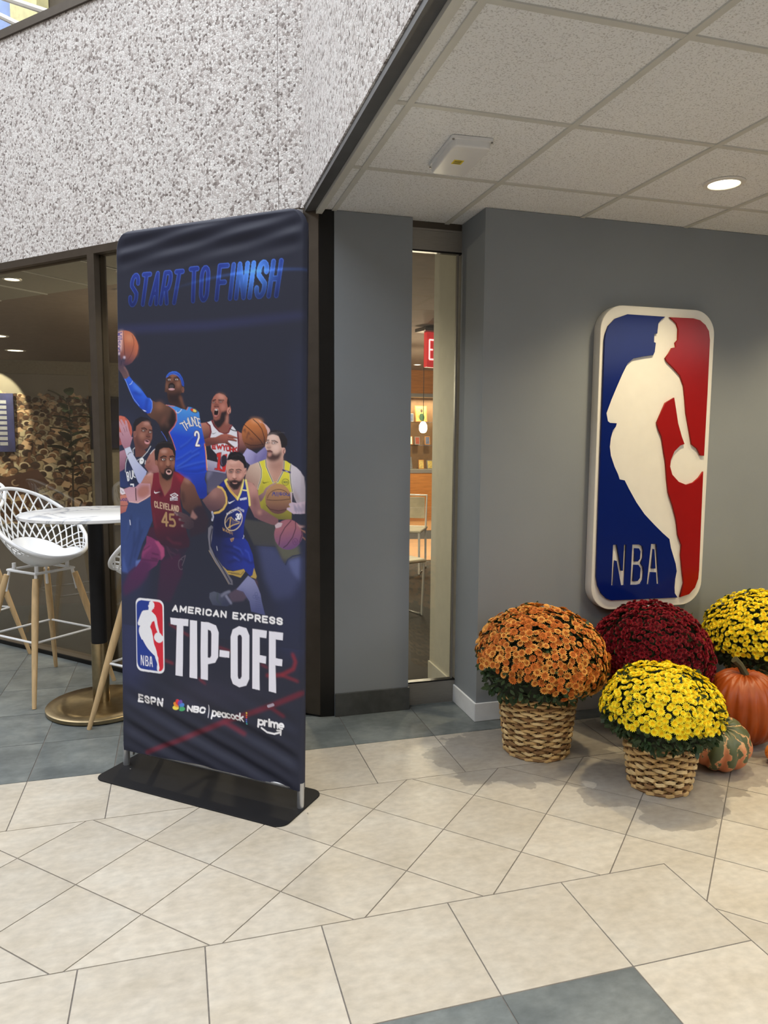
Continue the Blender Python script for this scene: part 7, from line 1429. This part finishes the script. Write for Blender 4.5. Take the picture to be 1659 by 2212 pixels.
# ------------------------------------------------------------------ banner stand
RW, RH = 410, 1000; Z0, Z1 = .078, 2.312
navy = to_lin((43, 46, 63))
def paint_banner():
    cv = Canvas(RW, RH, navy)
    hx = to_lin
    head = None; mask0 = None
    for op in ART['ops']:
        k = op[0]
        if k == 'P':
            p = np.array(op[4], float).reshape(-1, 2)/10; g = None
            if len(op) > 5: g = (tuple(v/10 for v in op[5][0]), hx(op[5][1]))
            cv.poly(p, hx(op[1]), op[2], op[3]/10, g)
        elif k == 'L':
            cv.stroke(np.array(op[4], float).reshape(-1, 2)/10, op[5]/10, hx(op[1]), op[2], op[3]/10)
        elif k == 'FADE':
            y0, y1 = int(op[2]/10), int(op[3]/10); t = np.clip((np.arange(RH)-y0)/(y1-y0), 0, 1)*op[4]
            t[y1+40:] = 0
            bgc = hx(op[1]); cv.a[:] = cv.a*(1-t[:, None, None])+bgc*t[:, None, None]
        elif k == 'HEAD0': mask0 = cv.a.copy()
        elif k == 'HEAD1':
            (fx, fy) = np.array(op[1])/10; ya, yb = op[2]/10, op[3]/10
            diff = np.abs(cv.a-mask0).sum(2) > .004
            Y, X = np.mgrid[0:RH, 0:RW]; t = np.clip((Y-ya)/(yb-ya), 0, 1)
            fl = np.exp(-(((X-fx)/34)**2+((Y-fy)/26)**2)); st = np.exp(-((Y-fy-.0009*(X-fx)**2*.6)/2.6)**2)*np.exp(-((X-fx)/110)**2)
            cv.a = np.where(diff[..., None], cv.a*(1.15-.72*t[..., None]), cv.a)
            cv.a += (fl*diff*.85)[..., None]*to_lin((90, 160, 255))+((st*.5)*(.35+.65*diff))[..., None]*to_lin((80, 140, 255))
        elif k == 'SIGN':
            q = np.array(op[1], float).reshape(4, 2)/10
            def mp(lp):
                lp = np.asarray(lp); u = (lp[:, 0]+.3435)/.687; v = (.7925-lp[:, 1])/1.585
                return ((q[0]*(1-u)[:, None]+q[1]*u[:, None])*(1-v)[:, None]+(q[3]*(1-u)[:, None]+q[2]*u[:, None])*v[:, None])
            cv.poly(mp(face), to_lin((238, 240, 250)))
            inn = rrect(-.3435+.022, -.7925+.03, .3435-.022, .7925-.03, .11, 8)
            cv.poly(mp(prs('blue')), to_lin((38, 62, 150))); cv.poly(mp(prs('red1')), to_lin((214, 44, 62))); cv.poly(mp(prs('red2')), to_lin((214, 44, 62)))
            for kk, c in (('N', (240, 240, 250)), ('B', (240, 240, 250)), ('B1', (38, 62, 150)), ('B2', (38, 62, 150)), ('A', (240, 240, 250)), ('A1', (38, 62, 150))): cv.poly(mp(prs(kk)), to_lin(c))
    return np.clip(cv.a, 0, 1)
BA = np.array([.109, 1.332, .006]); BD = np.array([.7632, -.6462, 0]); BN = np.array([-.6462, -.7632, 0])
BROT = math.atan2(BD[1], BD[0])
ban = empty('banner_stand', tuple(BA*np.array([1, 1, 0])), BROT, 'tall navy fabric banner stand printed with basketball players', 'banner')
# local frame: x along the banner, -y towards the viewer (BN), z up
slz = lambda z: -.007+.0222*z
srz = lambda z: .9255+.0133*z
RC, TH = .075, .017
def front_pos(u, v):
    z = Z1-(Z1-Z0)*v
    x = slz(z)+(srz(z)-slz(z))*u
    # rounded top corners: pull points inside the rounded outline
    W = srz(z)-slz(z); dl = u*W; dr = (1-u)*W; top = Z1-z
    ins = np.where(top < RC, RC-np.sqrt(np.maximum(RC**2-(RC-np.minimum(top, RC))**2, 0)), 0)
    x = slz(z)+ins+(W-2*ins)*u
    edge = np.minimum(dl, dr)
    y = -.016+.016*np.clip(1-edge/.016, 0, 1)**2           # rolls back round the side tubes
    topr = np.clip(1-top/.016, 0, 1); y = y+.016*topr**2*.9
    # drape: diagonal pulls at the foot, soft creases at the head
    b = np.exp(-((z-.2)/.16)**2); ph = (z-.10)*1.0+x*.34
    y = y-b*(.007*np.sin(ph*42)+.004*np.sin(ph*85+1.3)+.004*np.sin(x*7))*np.clip(edge/.06, 0, 1)
    t = np.exp(-((z-2.24)/.07)**2); y = y-t*(.004*np.sin((z*1.0-x*.16)*95)+.003*np.sin((z+x*.12)*60))*np.clip(edge/.05, 0, 1)*np.clip(top/.03, 0, 1)
    y = y-.0012*np.sin(x*37+z*4)*np.clip(edge/.05, 0, 1)*np.clip((1.0-z)/.3, 0, 1)
    z = z+.012*np.exp(-((v-1)/.03)**2)*np.sin(u*math.pi)    # hem lifts a little in the middle
    return np.stack([x, y, z], -1)
banner_m = vcol_mat('banner_print', 'print', .62, .35, gain=1.06)
bevel_dummy = grid_print('printed_front', 1, 1, paint_banner(), banner_m, ban, front_pos)
back_m = pm('banner_navy_fabric', (34, 38, 62), .6, var=.05)
# back and edges of the sleeve
mb = MB(); prof = []
nz = 40
ring = []
for i in range(nz+1):
    z = Z0+(Z1-Z0)*i/nz; top = Z1-z
    ins = RC-math.sqrt(max(RC**2-(RC-min(top, RC))**2, 0)) if top < RC else 0
    ring.append((slz(z)+ins, srz(z)-ins, z))
for i in range(nz):
    (l0, r0, z0), (l1, r1, z1) = ring[i], ring[i+1]
    mb.add([(l0, 0, z0), (r0, 0, z0), (r1, 0, z1), (l1, 0, z1), (l0+.004, TH, z0), (r0-.004, TH, z0), (r1-.004, TH, z1), (l1+.004, TH, z1)],
           [(5, 4, 7, 6), (4, 0, 3, 7), (1, 5, 6, 2)])
l, r, z = ring[-1]
l1, r1 = slz(Z1)+RC, srz(Z1)-RC
mb.add([(l, 0, z), (r, 0, z), (r-.004, TH, z), (l+.004, TH, z)], [(0, 1, 2, 3)])
mb.obj('fabric_back', back_m, ban)
for s in (.0, .905):
    x0 = s
    MB().tube([(x0+.006, 0, .004), (x0+.008, 0, .11)], .0145, 16).obj('post', silver, ban, smooth=True)
MB().tube([(.014, 0, .082), (.90, 0, .082)], .011, 12).obj('bottom_tube', silver, ban, smooth=True)
b_ = MB()
for k in range(150): b_.box((.03+k*.0058, -.0135, .0835), (.0335+k*.0058, -.0095, .0865))
tag(b_.obj('zip_teeth', silver, ban), kind='stuff')
MB().box((.035, -.006, .058), (.05, .006, .075)).obj('locking_tab', silver, ban)
pl_ = rrect(-.028, -.155, .932, .165, .05, 8)
b_ = MB(); b_.prism([(x, -y) for x, y in pl_][::-1], 0, .005); bevel(b_.obj('base_plate', black_powder, ban), .0015)
for x in (.006, .911): MB().lathe([(.0032, .0052), (.003, .0065)], 8, (x+.05, -.03, 0)).obj('screw', steel, ban)

# ------------------------------------------------------------------ chrysanthemums in woven baskets
wick = [pm('wicker_straw', (220, 192, 140), .6, var=.22, scale=22), pm('wicker_tan', (198, 164, 110), .6, var=.25, scale=22), pm('wicker_brown', (152, 116, 74), .65, var=.25, scale=22)]
stake_m = pm('wicker_stake', (104, 74, 46), .7, var=.2)
def basket(parent, r0, r1, h, rows, nst, seed, fat=1.0):
    rd = random.Random(seed)
    b = MB().lathe([(r0*.93, .004), (r1*.93, h*.97), (r1*.88, h*.97), (r0*.8, .02)], 28).obj('basket', pm('basket_liner', (74, 54, 36), .9) if 'basket_liner' not in MATS else MATS['basket_liner'], parent)
    sm = MB().tube([(r0*.975, 0, .0), (r1*.975, 0, h)], .0075, 6).mesh('stake')
    for k in range(nst): obj('stake', sm, stake_m, b, rot=(0, 0, 2*math.pi*k/nst))
    per = 8; n = nst*per; hh = h/rows
    for i in range(rows):
        z = hh*(i+.5); rr = r0+(r1-r0)*z/h; vs = []; fs = []
        jit = rd.uniform(-.12, .12)
        for k in range(n):
            a = 2*math.pi*k/n; w_ = math.cos(math.pi*(k/per+i+jit))          # over one stake, under the next, rows alternating
            o = .0062*fat*math.tanh(2.2*w_)+.0008*rd.uniform(-1, 1)
            dz = .0016*math.sin(math.pi*(k/per)*2+i*2.1)
            ro = rr+o; hw = hh*(.47+.05*w_)
            for q, (dr, dzz) in enumerate(((-.0045, -hw), (.003, -hw*.62), (.003, hw*.62), (-.0045, hw))):
                vs.append(((ro+dr)*math.cos(a), (ro+dr)*math.sin(a), max(.001, z+dz+dzz)))
        for k in range(n):
            j = (k+1) % n
            for q in range(3): fs.append((k*4+q, j*4+q, j*4+q+1, k*4+q+1))
        MB().add(vs, fs).obj('weaver', rd.choice(wick[:2]) if rd.random() < .8 else wick[2], b, smooth=True, angle=60)
    rim = [(r1*1.0*math.cos(2*math.pi*k/40), r1*1.0*math.sin(2*math.pi*k/40), h) for k in range(40)]
    MB().tube(rim, .009, 6, closed=True).obj('rim', wick[2], b, smooth=True)
    foot = [(r0*1.0*math.cos(2*math.pi*k/40), r0*1.0*math.sin(2*math.pi*k/40), .008) for k in range(40)]
    MB().tube(foot, .008, 6, closed=True).obj('foot_ring', wick[2], b, smooth=True)
    return b
def bloom_mesh(name, r, rings, mats, petals=11, cup=.35, centre=True, seed=0):
    rd = random.Random(seed); mb = MB()
    for (rad, tilt, n, mi) in rings:
        off = rd.random()
        for k in range(n):
            a = 2*math.pi*(k+off)/n; w_ = rad*r*math.pi/n*1.15; L = rad*r
            ca, sa = math.cos(a), math.sin(a)
            def P(t, s, z): return (ca*t-sa*s, sa*t+ca*s, z)
            zt = L*math.tan(tilt)
            mb.add([P(.12*L, -.3*w_, .0), P(.12*L, .3*w_, .0), P(.75*L, w_*.55, zt*.7), P(L, 0, zt), P(.75*L, -w_*.55, zt*.7)], [(0, 1, 2, 3, 4)] if True else [], mi)
    if centre: mb.lathe([(r*.26, .0), (r*.24, r*.12), (r*.1, r*.2)], 7, mi=len(mats)-1)
    me = mb.mesh(name)
    for m_ in mats: me.materials.append(m_)
    return me
def flower_mat(name, c1, c2, tipdark=.8): return pm(name, c1, .6, scale=60, col2=c2, spec=.2)
leaf_m = pm('mum_leaf', (44, 66, 34), .55, var=.4, scale=50)
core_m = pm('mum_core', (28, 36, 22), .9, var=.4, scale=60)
stem_m = pm('green_stem', (60, 78, 40), .6)
camp = Vector((0.354, -2.013, 1.48))
def leaf_stuff(n, place, seed, size):
    rd = random.Random(seed); mb = MB()
    for k in range(n):
        p, nn = place(rd); s = size*rd.uniform(.6, 1.2)
        d = Vector((rd.gauss(0, 1), rd.gauss(0, 1), rd.gauss(0, .7)-.2)); d = (d+nn*.8).normalized(); x = d.cross(Vector((rd.random(), rd.random(), rd.random()))).normalized(); up = d.cross(x)
        mb.add([p, p+d*s*.35+x*s*.28+up*s*.05, p+d*s*.7+x*s*.22, p+d*s, p+d*s*.7-x*s*.22, p+d*s*.35-x*s*.28+up*s*.05], [(0, 1, 2, 3), (0, 3, 4, 5)])
    return mb
def mum(name, x, y, label, r0, r1, h, rows, nst, rx_, rz_, zc, zlow, blooms, ntot, seed, bsize, lump=.04, fat=1.0, sparse=0.0, group='potted chrysanthemums against the grey wall', sway=0):
    t = empty(name, (x, y, 0), 0, label, 'plant', group)
    basket(t, r0, r1, h, rows, nst, seed, fat)
    rd = random.Random(seed*11)
    def rad(th, ph):   # ph from 0 at the top to pi
        l = 1+lump*math.sin(3*th+seed)*math.sin(ph)+lump*.7*math.sin(5*th+2*ph+seed*2)
        return l
    def surf(th, ph, k=1.0):
        l = rad(th, ph)*k; s = math.sin(ph); c = math.cos(ph)
        zz = zc+(rz_*c*l if c > 0 else zlow*c*l)
        return Vector((rx_*s*l*math.cos(th), rx_*s*l*math.sin(th), zz))
    def nrm(th, ph):
        c = math.cos(ph); zr = rz_ if c > 0 else zlow
        return Vector((math.sin(ph)*math.cos(th)/rx_, math.sin(ph)*math.sin(th)/rx_, c/zr)).normalized()
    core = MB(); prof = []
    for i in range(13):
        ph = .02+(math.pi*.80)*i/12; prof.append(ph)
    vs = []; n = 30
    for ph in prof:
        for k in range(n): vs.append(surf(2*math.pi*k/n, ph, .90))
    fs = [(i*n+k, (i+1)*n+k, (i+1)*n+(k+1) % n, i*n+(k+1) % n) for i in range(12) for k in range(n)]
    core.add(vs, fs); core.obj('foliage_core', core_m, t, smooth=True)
    def place(r_):
        th = r_.uniform(0, 2*math.pi); ph = math.acos(r_.uniform(-.75, .95)); return surf(th, ph, r_.uniform(.88, .98)), nrm(th, ph)
    tag(leaf_stuff(1500, place, seed, .034).obj('leaves', leaf_m, t), kind='stuff')
    # blossom sites, blue-noise like
    sites = []; tries = 0; grid = {}
    phmax = 1.78+.35*bool(sway)
    while len(sites) < ntot and tries < ntot*60:
        tries += 1
        cph = rd.uniform(math.cos(phmax), 1); ph = math.acos(cph); th = rd.uniform(0, 2*math.pi)
        if sparse and ph > 1.15 and rd.random() < sparse*(ph-1.15)*2.2*(1+sway*math.cos(th-2.9)): continue
        p = surf(th, ph, 1.0+rd.uniform(-.02, .03)); key = tuple(int(math.floor(q/(bsize*1.25))) for q in p); bad = False
        for dx in (-1, 0, 1):
            for dy_ in (-1, 0, 1):
                for dz in (-1, 0, 1):
                    for q in grid.get((key[0]+dx, key[1]+dy_, key[2]+dz), ()):
                        if (q-p).length < bsize*1.25: bad = True
        if bad: continue
        grid.setdefault(key, []).append(p); sites.append((p, nrm(th, ph)))
    cl = camp-Vector((x, y, 0))
    sites.sort(key=lambda s: -(s[1].dot((cl-s[0]).normalized())))
    stuff = {}
    for i, (p, nn) in enumerate(sites):
        d = (nn+Vector((rd.gauss(0, .22), rd.gauss(0, .22), rd.gauss(0, .15)+.12))).normalized()
        q = d.to_track_quat('Z', 'Y'); me = rd.choice(blooms); sc = rd.uniform(.82, 1.18)
        mat4 = Matrix.Translation(p) @ q.to_matrix().to_4x4() @ Matrix.Rotation(rd.uniform(0, 6.28), 4, 'Z') @ Matrix.Scale(sc, 4)
        if i < 300:
            o = bpy.data.objects.new('blossom', me); COL.objects.link(o); o.parent = t; o.matrix_local = mat4
        else: stuff.setdefault(me.name, (me, []))[1].append(mat4)
    mb = MB(); mats = []
    for nm_, (me, ms) in stuff.items():
        base = len(mats); mats += list(me.materials)
        vs0 = [v.co.copy() for v in me.vertices]; fs0 = [tuple(f.vertices) for f in me.polygons]; mi0 = [f.material_index+base for f in me.polygons]
        for m4 in ms:
            k = len(mb.v); mb.v += [tuple(m4 @ v) for v in vs0]; mb.f += [tuple(i+k for i in f) for f in fs0]; mb.mi += mi0
    if mb.v: tag(mb.obj('blossoms_far_side', mats, t), kind='stuff')
    return t
# orange
oa = flower_mat('bloom_orange', (226, 150, 66), (240, 182, 96)); ob = flower_mat('bloom_rust', (198, 98, 40), (222, 132, 58)); oc = flower_mat('bloom_heart', (150, 66, 26), (190, 120, 40))
BO = .0195
or_b = [bloom_mesh('bloom_orange_%d' % k, BO, [(1, R(6), 12, 1 if k == 2 else 0), (.74, R(20), 10, 1 if k else 0), (.48, R(30), 7, 2)], [oa, ob, oc], seed=k) for k in range(3)]
mum('orange_mum', 1.98, 1.005, 'orange chrysanthemum in the tall basket nearest the wall corner', .148, .186, .335, 24, 22, .300, .255, .43, .20, or_b, 820, 3, BO, sparse=.62, sway=1.0)
# dark red
ra = flower_mat('bloom_crimson', (112, 12, 28), (140, 20, 36)); rb = flower_mat('bloom_wine', (78, 8, 22), (104, 14, 30))
BR = .0155
re_b = [bloom_mesh('bloom_red_%d' % k, BR, [(1, R(14), 10, k % 2), (.75, R(34), 8, 0), (.45, R(52), 6, 1)], [ra, rb, rb], seed=k+5) for k in range(2)]
mum('red_mum', 2.65, 1.09, 'dark red chrysanthemum below the wall sign', .145, .18, .30, 21, 22, .292, .285, .36, .20, re_b, 1150, 5, BR, sparse=.3)
# yellow, near and far
ya = flower_mat('bloom_yellow', (252, 230, 34), (255, 240, 70)); yb = flower_mat('bloom_golden', (240, 200, 20), (250, 214, 40))
BY = .0165
ye_b = [bloom_mesh('bloom_yellow_%d' % k, BY, [(1, R(12), 13, 0), (.76, R(30), 10, 0), (.48, R(48), 7, 1)], [ya, yb, yb], seed=k+9) for k in range(2)]
mum('yellow_mum', 2.325, .545, 'bright yellow chrysanthemum in the front woven basket', .122, .158, .262, 17, 20, .246, .205, .312, .14, ye_b, 640, 8, BY, sparse=1.0, fat=1.35)
mum('yellow_mum', 3.34, 1.07, 'yellow chrysanthemum in a basket at the right edge', .145, .185, .33, 22, 22, .288, .26, .41, .17, ye_b, 780, 13, BY, sparse=.5)

# ------------------------------------------------------------------ pumpkins and squash
def pumpkin(name, x, y, label, r, h, ribs, depth, mat, stem_mat, stem_h, seed, cat='pumpkin', tilt=(0, 0), flat=.0):
    t = empty(name, (x, y, 0), 0, label, cat)
    n = ribs*8; m = 22; vs = []
    for i in range(m+1):
        ph = math.pi*i/m
        for k in range(n):
            a = 2*math.pi*k/n; rb_ = 1-depth*(abs(math.cos(a*ribs/2)))**4*math.sin(ph)**.5
            s = math.sin(ph)**.85; c = math.cos(ph)
            dim = .16*math.exp(-(s/.30)**2)
            zz = h/2+(h/2)*c*(1-dim*(1 if c > 0 else .6))*(1+.03*math.cos(a*ribs))
            vs.append((r*s*rb_*math.cos(a), r*s*rb_*math.sin(a), max(zz, 0.0)))
    fs = [(i*n+k, (i+1)*n+k, (i+1)*n+(k+1) % n, i*n+(k+1) % n) for i in range(m) for k in range(n)]
    body = MB().add(vs, fs).obj('body', mat, t, smooth=True, angle=70, rot=(tilt[0], tilt[1], 0))
    if tilt != (0, 0):
        Mx = Matrix.Rotation(tilt[0], 3, 'X').to_4x4(); rotm = body.rotation_euler.to_matrix()
        zmin = min((rotm @ Vector(v)).z for v in vs); body.location.z = -zmin
    z0 = h*(.92-.08)
    pts = [(0, 0, z0-.02), (.004, .0, z0+stem_h*.35), (-.02, .01, z0+stem_h*.75), (-.05, .015, z0+stem_h)]
    st = MB().tube(pts, [r*.16, r*.10, r*.085, r*.10], 7).obj('stem', stem_mat, body, smooth=True, angle=50)
    return t
def pumpkin_mat(name, c1, c2, groove):
    return pm(name, c1, .42, scale=9, col2=c2, spec=.4, bump=.15, bscale=50)
def squash_mat():
    m, nt, b = newmat('squash_mottled'); L = nt.links.new
    tc = N(nt, 'ShaderNodeTexCoord'); sx = N(nt, 'ShaderNodeSeparateXYZ'); L(tc.outputs['Object'], sx.inputs[0])
    at = N(nt, 'ShaderNodeMath', operation='ARCTAN2'); L(sx.outputs[1], at.inputs[0]); L(sx.outputs[0], at.inputs[1])
    no = N(nt, 'ShaderNodeTexNoise'); no.inputs['Scale'].default_value = 26; no.inputs['Detail'].default_value = 5; L(tc.outputs['Object'], no.inputs['Vector'])
    s = N(nt, 'ShaderNodeMath', operation='MULTIPLY'); s.inputs[1].default_value = 10; L(at.outputs[0], s.inputs[0])
    a2 = N(nt, 'ShaderNodeMath', operation='MULTIPLY_ADD'); a2.inputs[1].default_value = 10; L(no.outputs[0], a2.inputs[0]); L(s.outputs[0], a2.inputs[2])
    co = N(nt, 'ShaderNodeMath', operation='COSINE'); L(a2.outputs[0], co.inputs[0])
    top = N(nt, 'ShaderNodeMapRange'); top.inputs[1].default_value = .05; top.inputs[2].default_value = .19; top.inputs[3].default_value = -.75; top.inputs[4].default_value = 1.0; L(sx.outputs[2], top.inputs[0])
    ad = N(nt, 'ShaderNodeMath', operation='ADD'); L(co.outputs[0], ad.inputs[0]); L(top.outputs[0], ad.inputs[1])
    rp = N(nt, 'ShaderNodeValToRGB'); cr = rp.color_ramp; cr.elements[0].position = .42; cr.elements[0].color = srgb(208, 128, 88); cr.elements[1].position = .62; cr.elements[1].color = srgb(84, 92, 62)
    e = cr.elements.new(.5); e.color = srgb(206, 160, 112); e = cr.elements.new(.54); e.color = srgb(92, 98, 66)
    mr = N(nt, 'ShaderNodeMapRange'); mr.inputs[1].default_value = -2; mr.inputs[2].default_value = 2; L(ad.outputs[0], mr.inputs[0]); L(mr.outputs[0], rp.inputs[0])
    L(rp.outputs[0], b.inputs['Base Color']); b.inputs['Roughness'].default_value = .45
    return m
pk = pumpkin_mat('pumpkin_orange', (134, 56, 13), (164, 76, 21), 0)
stm = pm('pumpkin_stem', (76, 72, 46), .7, var=.3, scale=40)
pumpkin('large_pumpkin', 2.995, .82, 'large ribbed orange pumpkin behind the mottled squash', .188, .36, 20, .07, pk, stm, .11, 1)
pumpkin('mottled_squash', 2.70, .665, 'small mottled green and orange squash beside the front basket', .143, .215, 12, .12, squash_mat(), stm, .03, 2, 'squash', tilt=(R(24), R(-8)))
pumpkin('small_pumpkin', 2.985, .555, 'small orange pumpkin cut off by the right edge', .072, .10, 14, .1, pumpkin_mat('pumpkin_bright', (220, 120, 40), (230, 140, 50), 0), stm, .05, 3)

# ------------------------------------------------------------------ bar table and stools
def marble_mat():
    m, nt, b = newmat('white_marble'); L = nt.links.new
    tc = N(nt, 'ShaderNodeTexCoord'); n1 = N(nt, 'ShaderNodeTexNoise'); n1.inputs['Scale'].default_value = 3.2; n1.inputs['Detail'].default_value = 6; n1.inputs['Distortion'].default_value = .8; L(tc.outputs['Object'], n1.inputs['Vector'])
    sb = N(nt, 'ShaderNodeMath', operation='SUBTRACT'); sb.inputs[1].default_value = .5; L(n1.outputs[0], sb.inputs[0]); ab = N(nt, 'ShaderNodeMath', operation='ABSOLUTE'); L(sb.outputs[0], ab.inputs[0])
    rp = N(nt, 'ShaderNodeValToRGB'); cr = rp.color_ramp; cr.elements[0].position = 0; cr.elements[0].color = srgb(178, 182, 192); cr.elements[1].position = .03; cr.elements[1].color = srgb(238, 239, 242); L(ab.outputs[0], rp.inputs[0])
    L(rp.outputs[0], b.inputs['Base Color']); b.inputs['Roughness'].default_value = .2
    return m
brass = pm('brushed_brass', (160, 143, 112), .3, 1.0, var=.12, scale=30); brass.node_tree.nodes['Principled BSDF'].inputs['Anisotropic'].default_value = .7
TX, TY = -.062, 2.115
tb = empty('bar_table', (TX, TY, 0), 0, 'round white marble bar table on a black and brass pedestal', 'table')
MB().lathe([(.370, 1.047), (.376, 1.051), (.376, 1.064), (.370, 1.068), (.001, 1.068)], 64).obj('table_top', marble_mat(), tb, smooth=True)
MB().lathe([(.041, .36), (.041, 1.04), (.10, 1.042), (.10, 1.047)], 28).obj('column', black_powder, tb, smooth=True)
MB().lathe([(.044, .02), (.044, .362)], 28).obj('brass_sleeve', brass, tb, smooth=True)
MB().lathe([(.272, .004), (.282, .007), (.282, .024), (.276, .029), (.20, .032), (.06, .036), (.02, .037)], 64).obj('base_disc', brass, tb, smooth=True)
MB().lathe([(.262, 0), (.262, .005)], 48).obj('foot_pad', black_metal, tb)

wood = pm('ash_wood', (206, 176, 132), .5, var=.14, scale=4, stretch=(14, 14, 1.2)); plast = pm('white_plastic', (232, 234, 238), .38, var=.015)
def shell_rim(th):
    c = math.cos(th); k = (1-c)/2
    return Vector((.245*math.sin(th)*(1-.10*k), .225*c-.04*k, .025+.33*k**1.25+.02*math.sin(th)**2))
def shell(th, r):
    q = shell_rim(th); f = r
    return Vector((q.x*f, q.y*f, q.z*(r**2.1)-.035*(1-r*r)))
def rin(th):                                     # where the closed seat pan ends
    c = math.cos(th); k = max(0, (c-.15)/.85)
    return .60+.38*k**.8
SEAT = .765; SHS = 1.1
stool_meshes = {}
def build_stool_meshes():
    n = 72
    pan = MB(); vs = [shell(0, 0)]; fs = []
    nr = 6
    for i in range(1, nr+1):
        for k in range(n):
            th = 2*math.pi*k/n; vs.append(shell(th, rin(th)*i/nr))
    for k in range(n): fs.append((0, 1+k, 1+(k+1) % n))
    for i in range(nr-1):
        for k in range(n): fs.append((1+i*n+k, 1+(i+1)*n+k, 1+(i+1)*n+(k+1) % n, 1+i*n+(k+1) % n))
    pan.add(vs, fs)
    k0 = len(pan.v); pan.add([(v[0], v[1], v[2]-.007) for v in vs], [tuple(reversed(f)) for f in fs])
    for k in range(n):
        a, b = 1+(nr-1)*n+k, 1+(nr-1)*n+(k+1) % n; pan.f.append((a, b, b+len(vs), a+len(vs))[::-1]); pan.mi.append(0)
    stool_meshes['pan'] = pan.mesh('seat_pan', True, 60)
    rim = MB().tube([shell_rim(2*math.pi*k/96) for k in range(96)], .0105, 8, closed=True)
    stool_meshes['rim'] = rim.mesh('rim', True, 80)
    ribs = []
    M_ = 26
    for sgn in (-1, 1):
        for k in range(M_):
            th0 = 2*math.pi*(k+.5)/M_
            pts = []
            for i in range(9):
                t = i/8; th = th0+sgn*.62*t; ri = rin(th); pts.append(shell(th, ri+(1-ri)*t))
            if (pts[-1]-pts[0]).length > .02: ribs.append(MB().tube(pts, .0043, 5).mesh('lattice_rib', True, 80))
    stool_meshes['ribs'] = ribs
build_stool_meshes()
def stool(x, y, rz, label):
    t = empty('bar_stool', (x, y, 0), rz, label, 'stool', 'white lattice bar stools')
    for nm, key in (('seat_pan', 'pan'), ('rim', 'rim')): obj(nm, stool_meshes[key], plast, t, (0, 0, SEAT)).scale = (SHS, SHS, SHS)
    for me in stool_meshes['ribs']: obj('lattice_rib', me, plast, t, (0, 0, SEAT)).scale = (SHS, SHS, SHS)
    tops = []; feet = []
    for sx in (-1, 1):
        for sy in (-1, 1):
            a = Vector((sx*.125, sy*.125, SEAT-.075)); b = Vector((sx*.268, sy*.268, 0)); tops.append(a); feet.append(b)
            d = (b-a)
            lg = MB().tube([a+d*.02, a+d*.12, a+d*.35, a+d*.985, b], [.0165, .0185, .019, .0115, .0105], 14).obj('leg', wood, t, smooth=True)
            o = Vector((-sx*.014, -sy*.014, 0))
            MB().tube([a+o*.6+Vector((0, 0, .02)), a+o+d*.16], .0085, 6).obj('bracket', plast, lg)
    fr = MB()
    c4 = [(-.125, -.125), (.125, -.125), (.125, .125), (-.125, .125)]
    fr.tube([(p[0], p[1], SEAT-.062) for p in c4], .008, 6, closed=True)
    fr.obj('seat_frame', plast, t)
    for p in c4: MB().tube([(p[0]*.8, p[1]*.8, SEAT-.066), (p[0]*.8, p[1]*.8, SEAT-.022)], .011, 8).obj('seat_mount', plast, t)
    zf = .335; k = 1-zf/(SEAT-.075); q = .125+(.268-.125)*k-.004
    fpts = [(-q, -q, zf), (q, -q, zf), (q, q, zf), (-q, q, zf)]
    fb = MB()
    for i in range(4): fb.tube([fpts[i], fpts[(i+1) % 4]], .0065, 8)
    fb.obj('footrest', plast, t, smooth=True)
    return t
stool(-.409, 2.547, R(-135), 'white lattice bar stool with wooden legs left of the round table')
stool(.285, 1.80, R(45), 'white lattice bar stool mostly hidden behind the banner')
stool(-.985, 3.17, R(150), 'white lattice bar stool by the glass, only its leg in view')
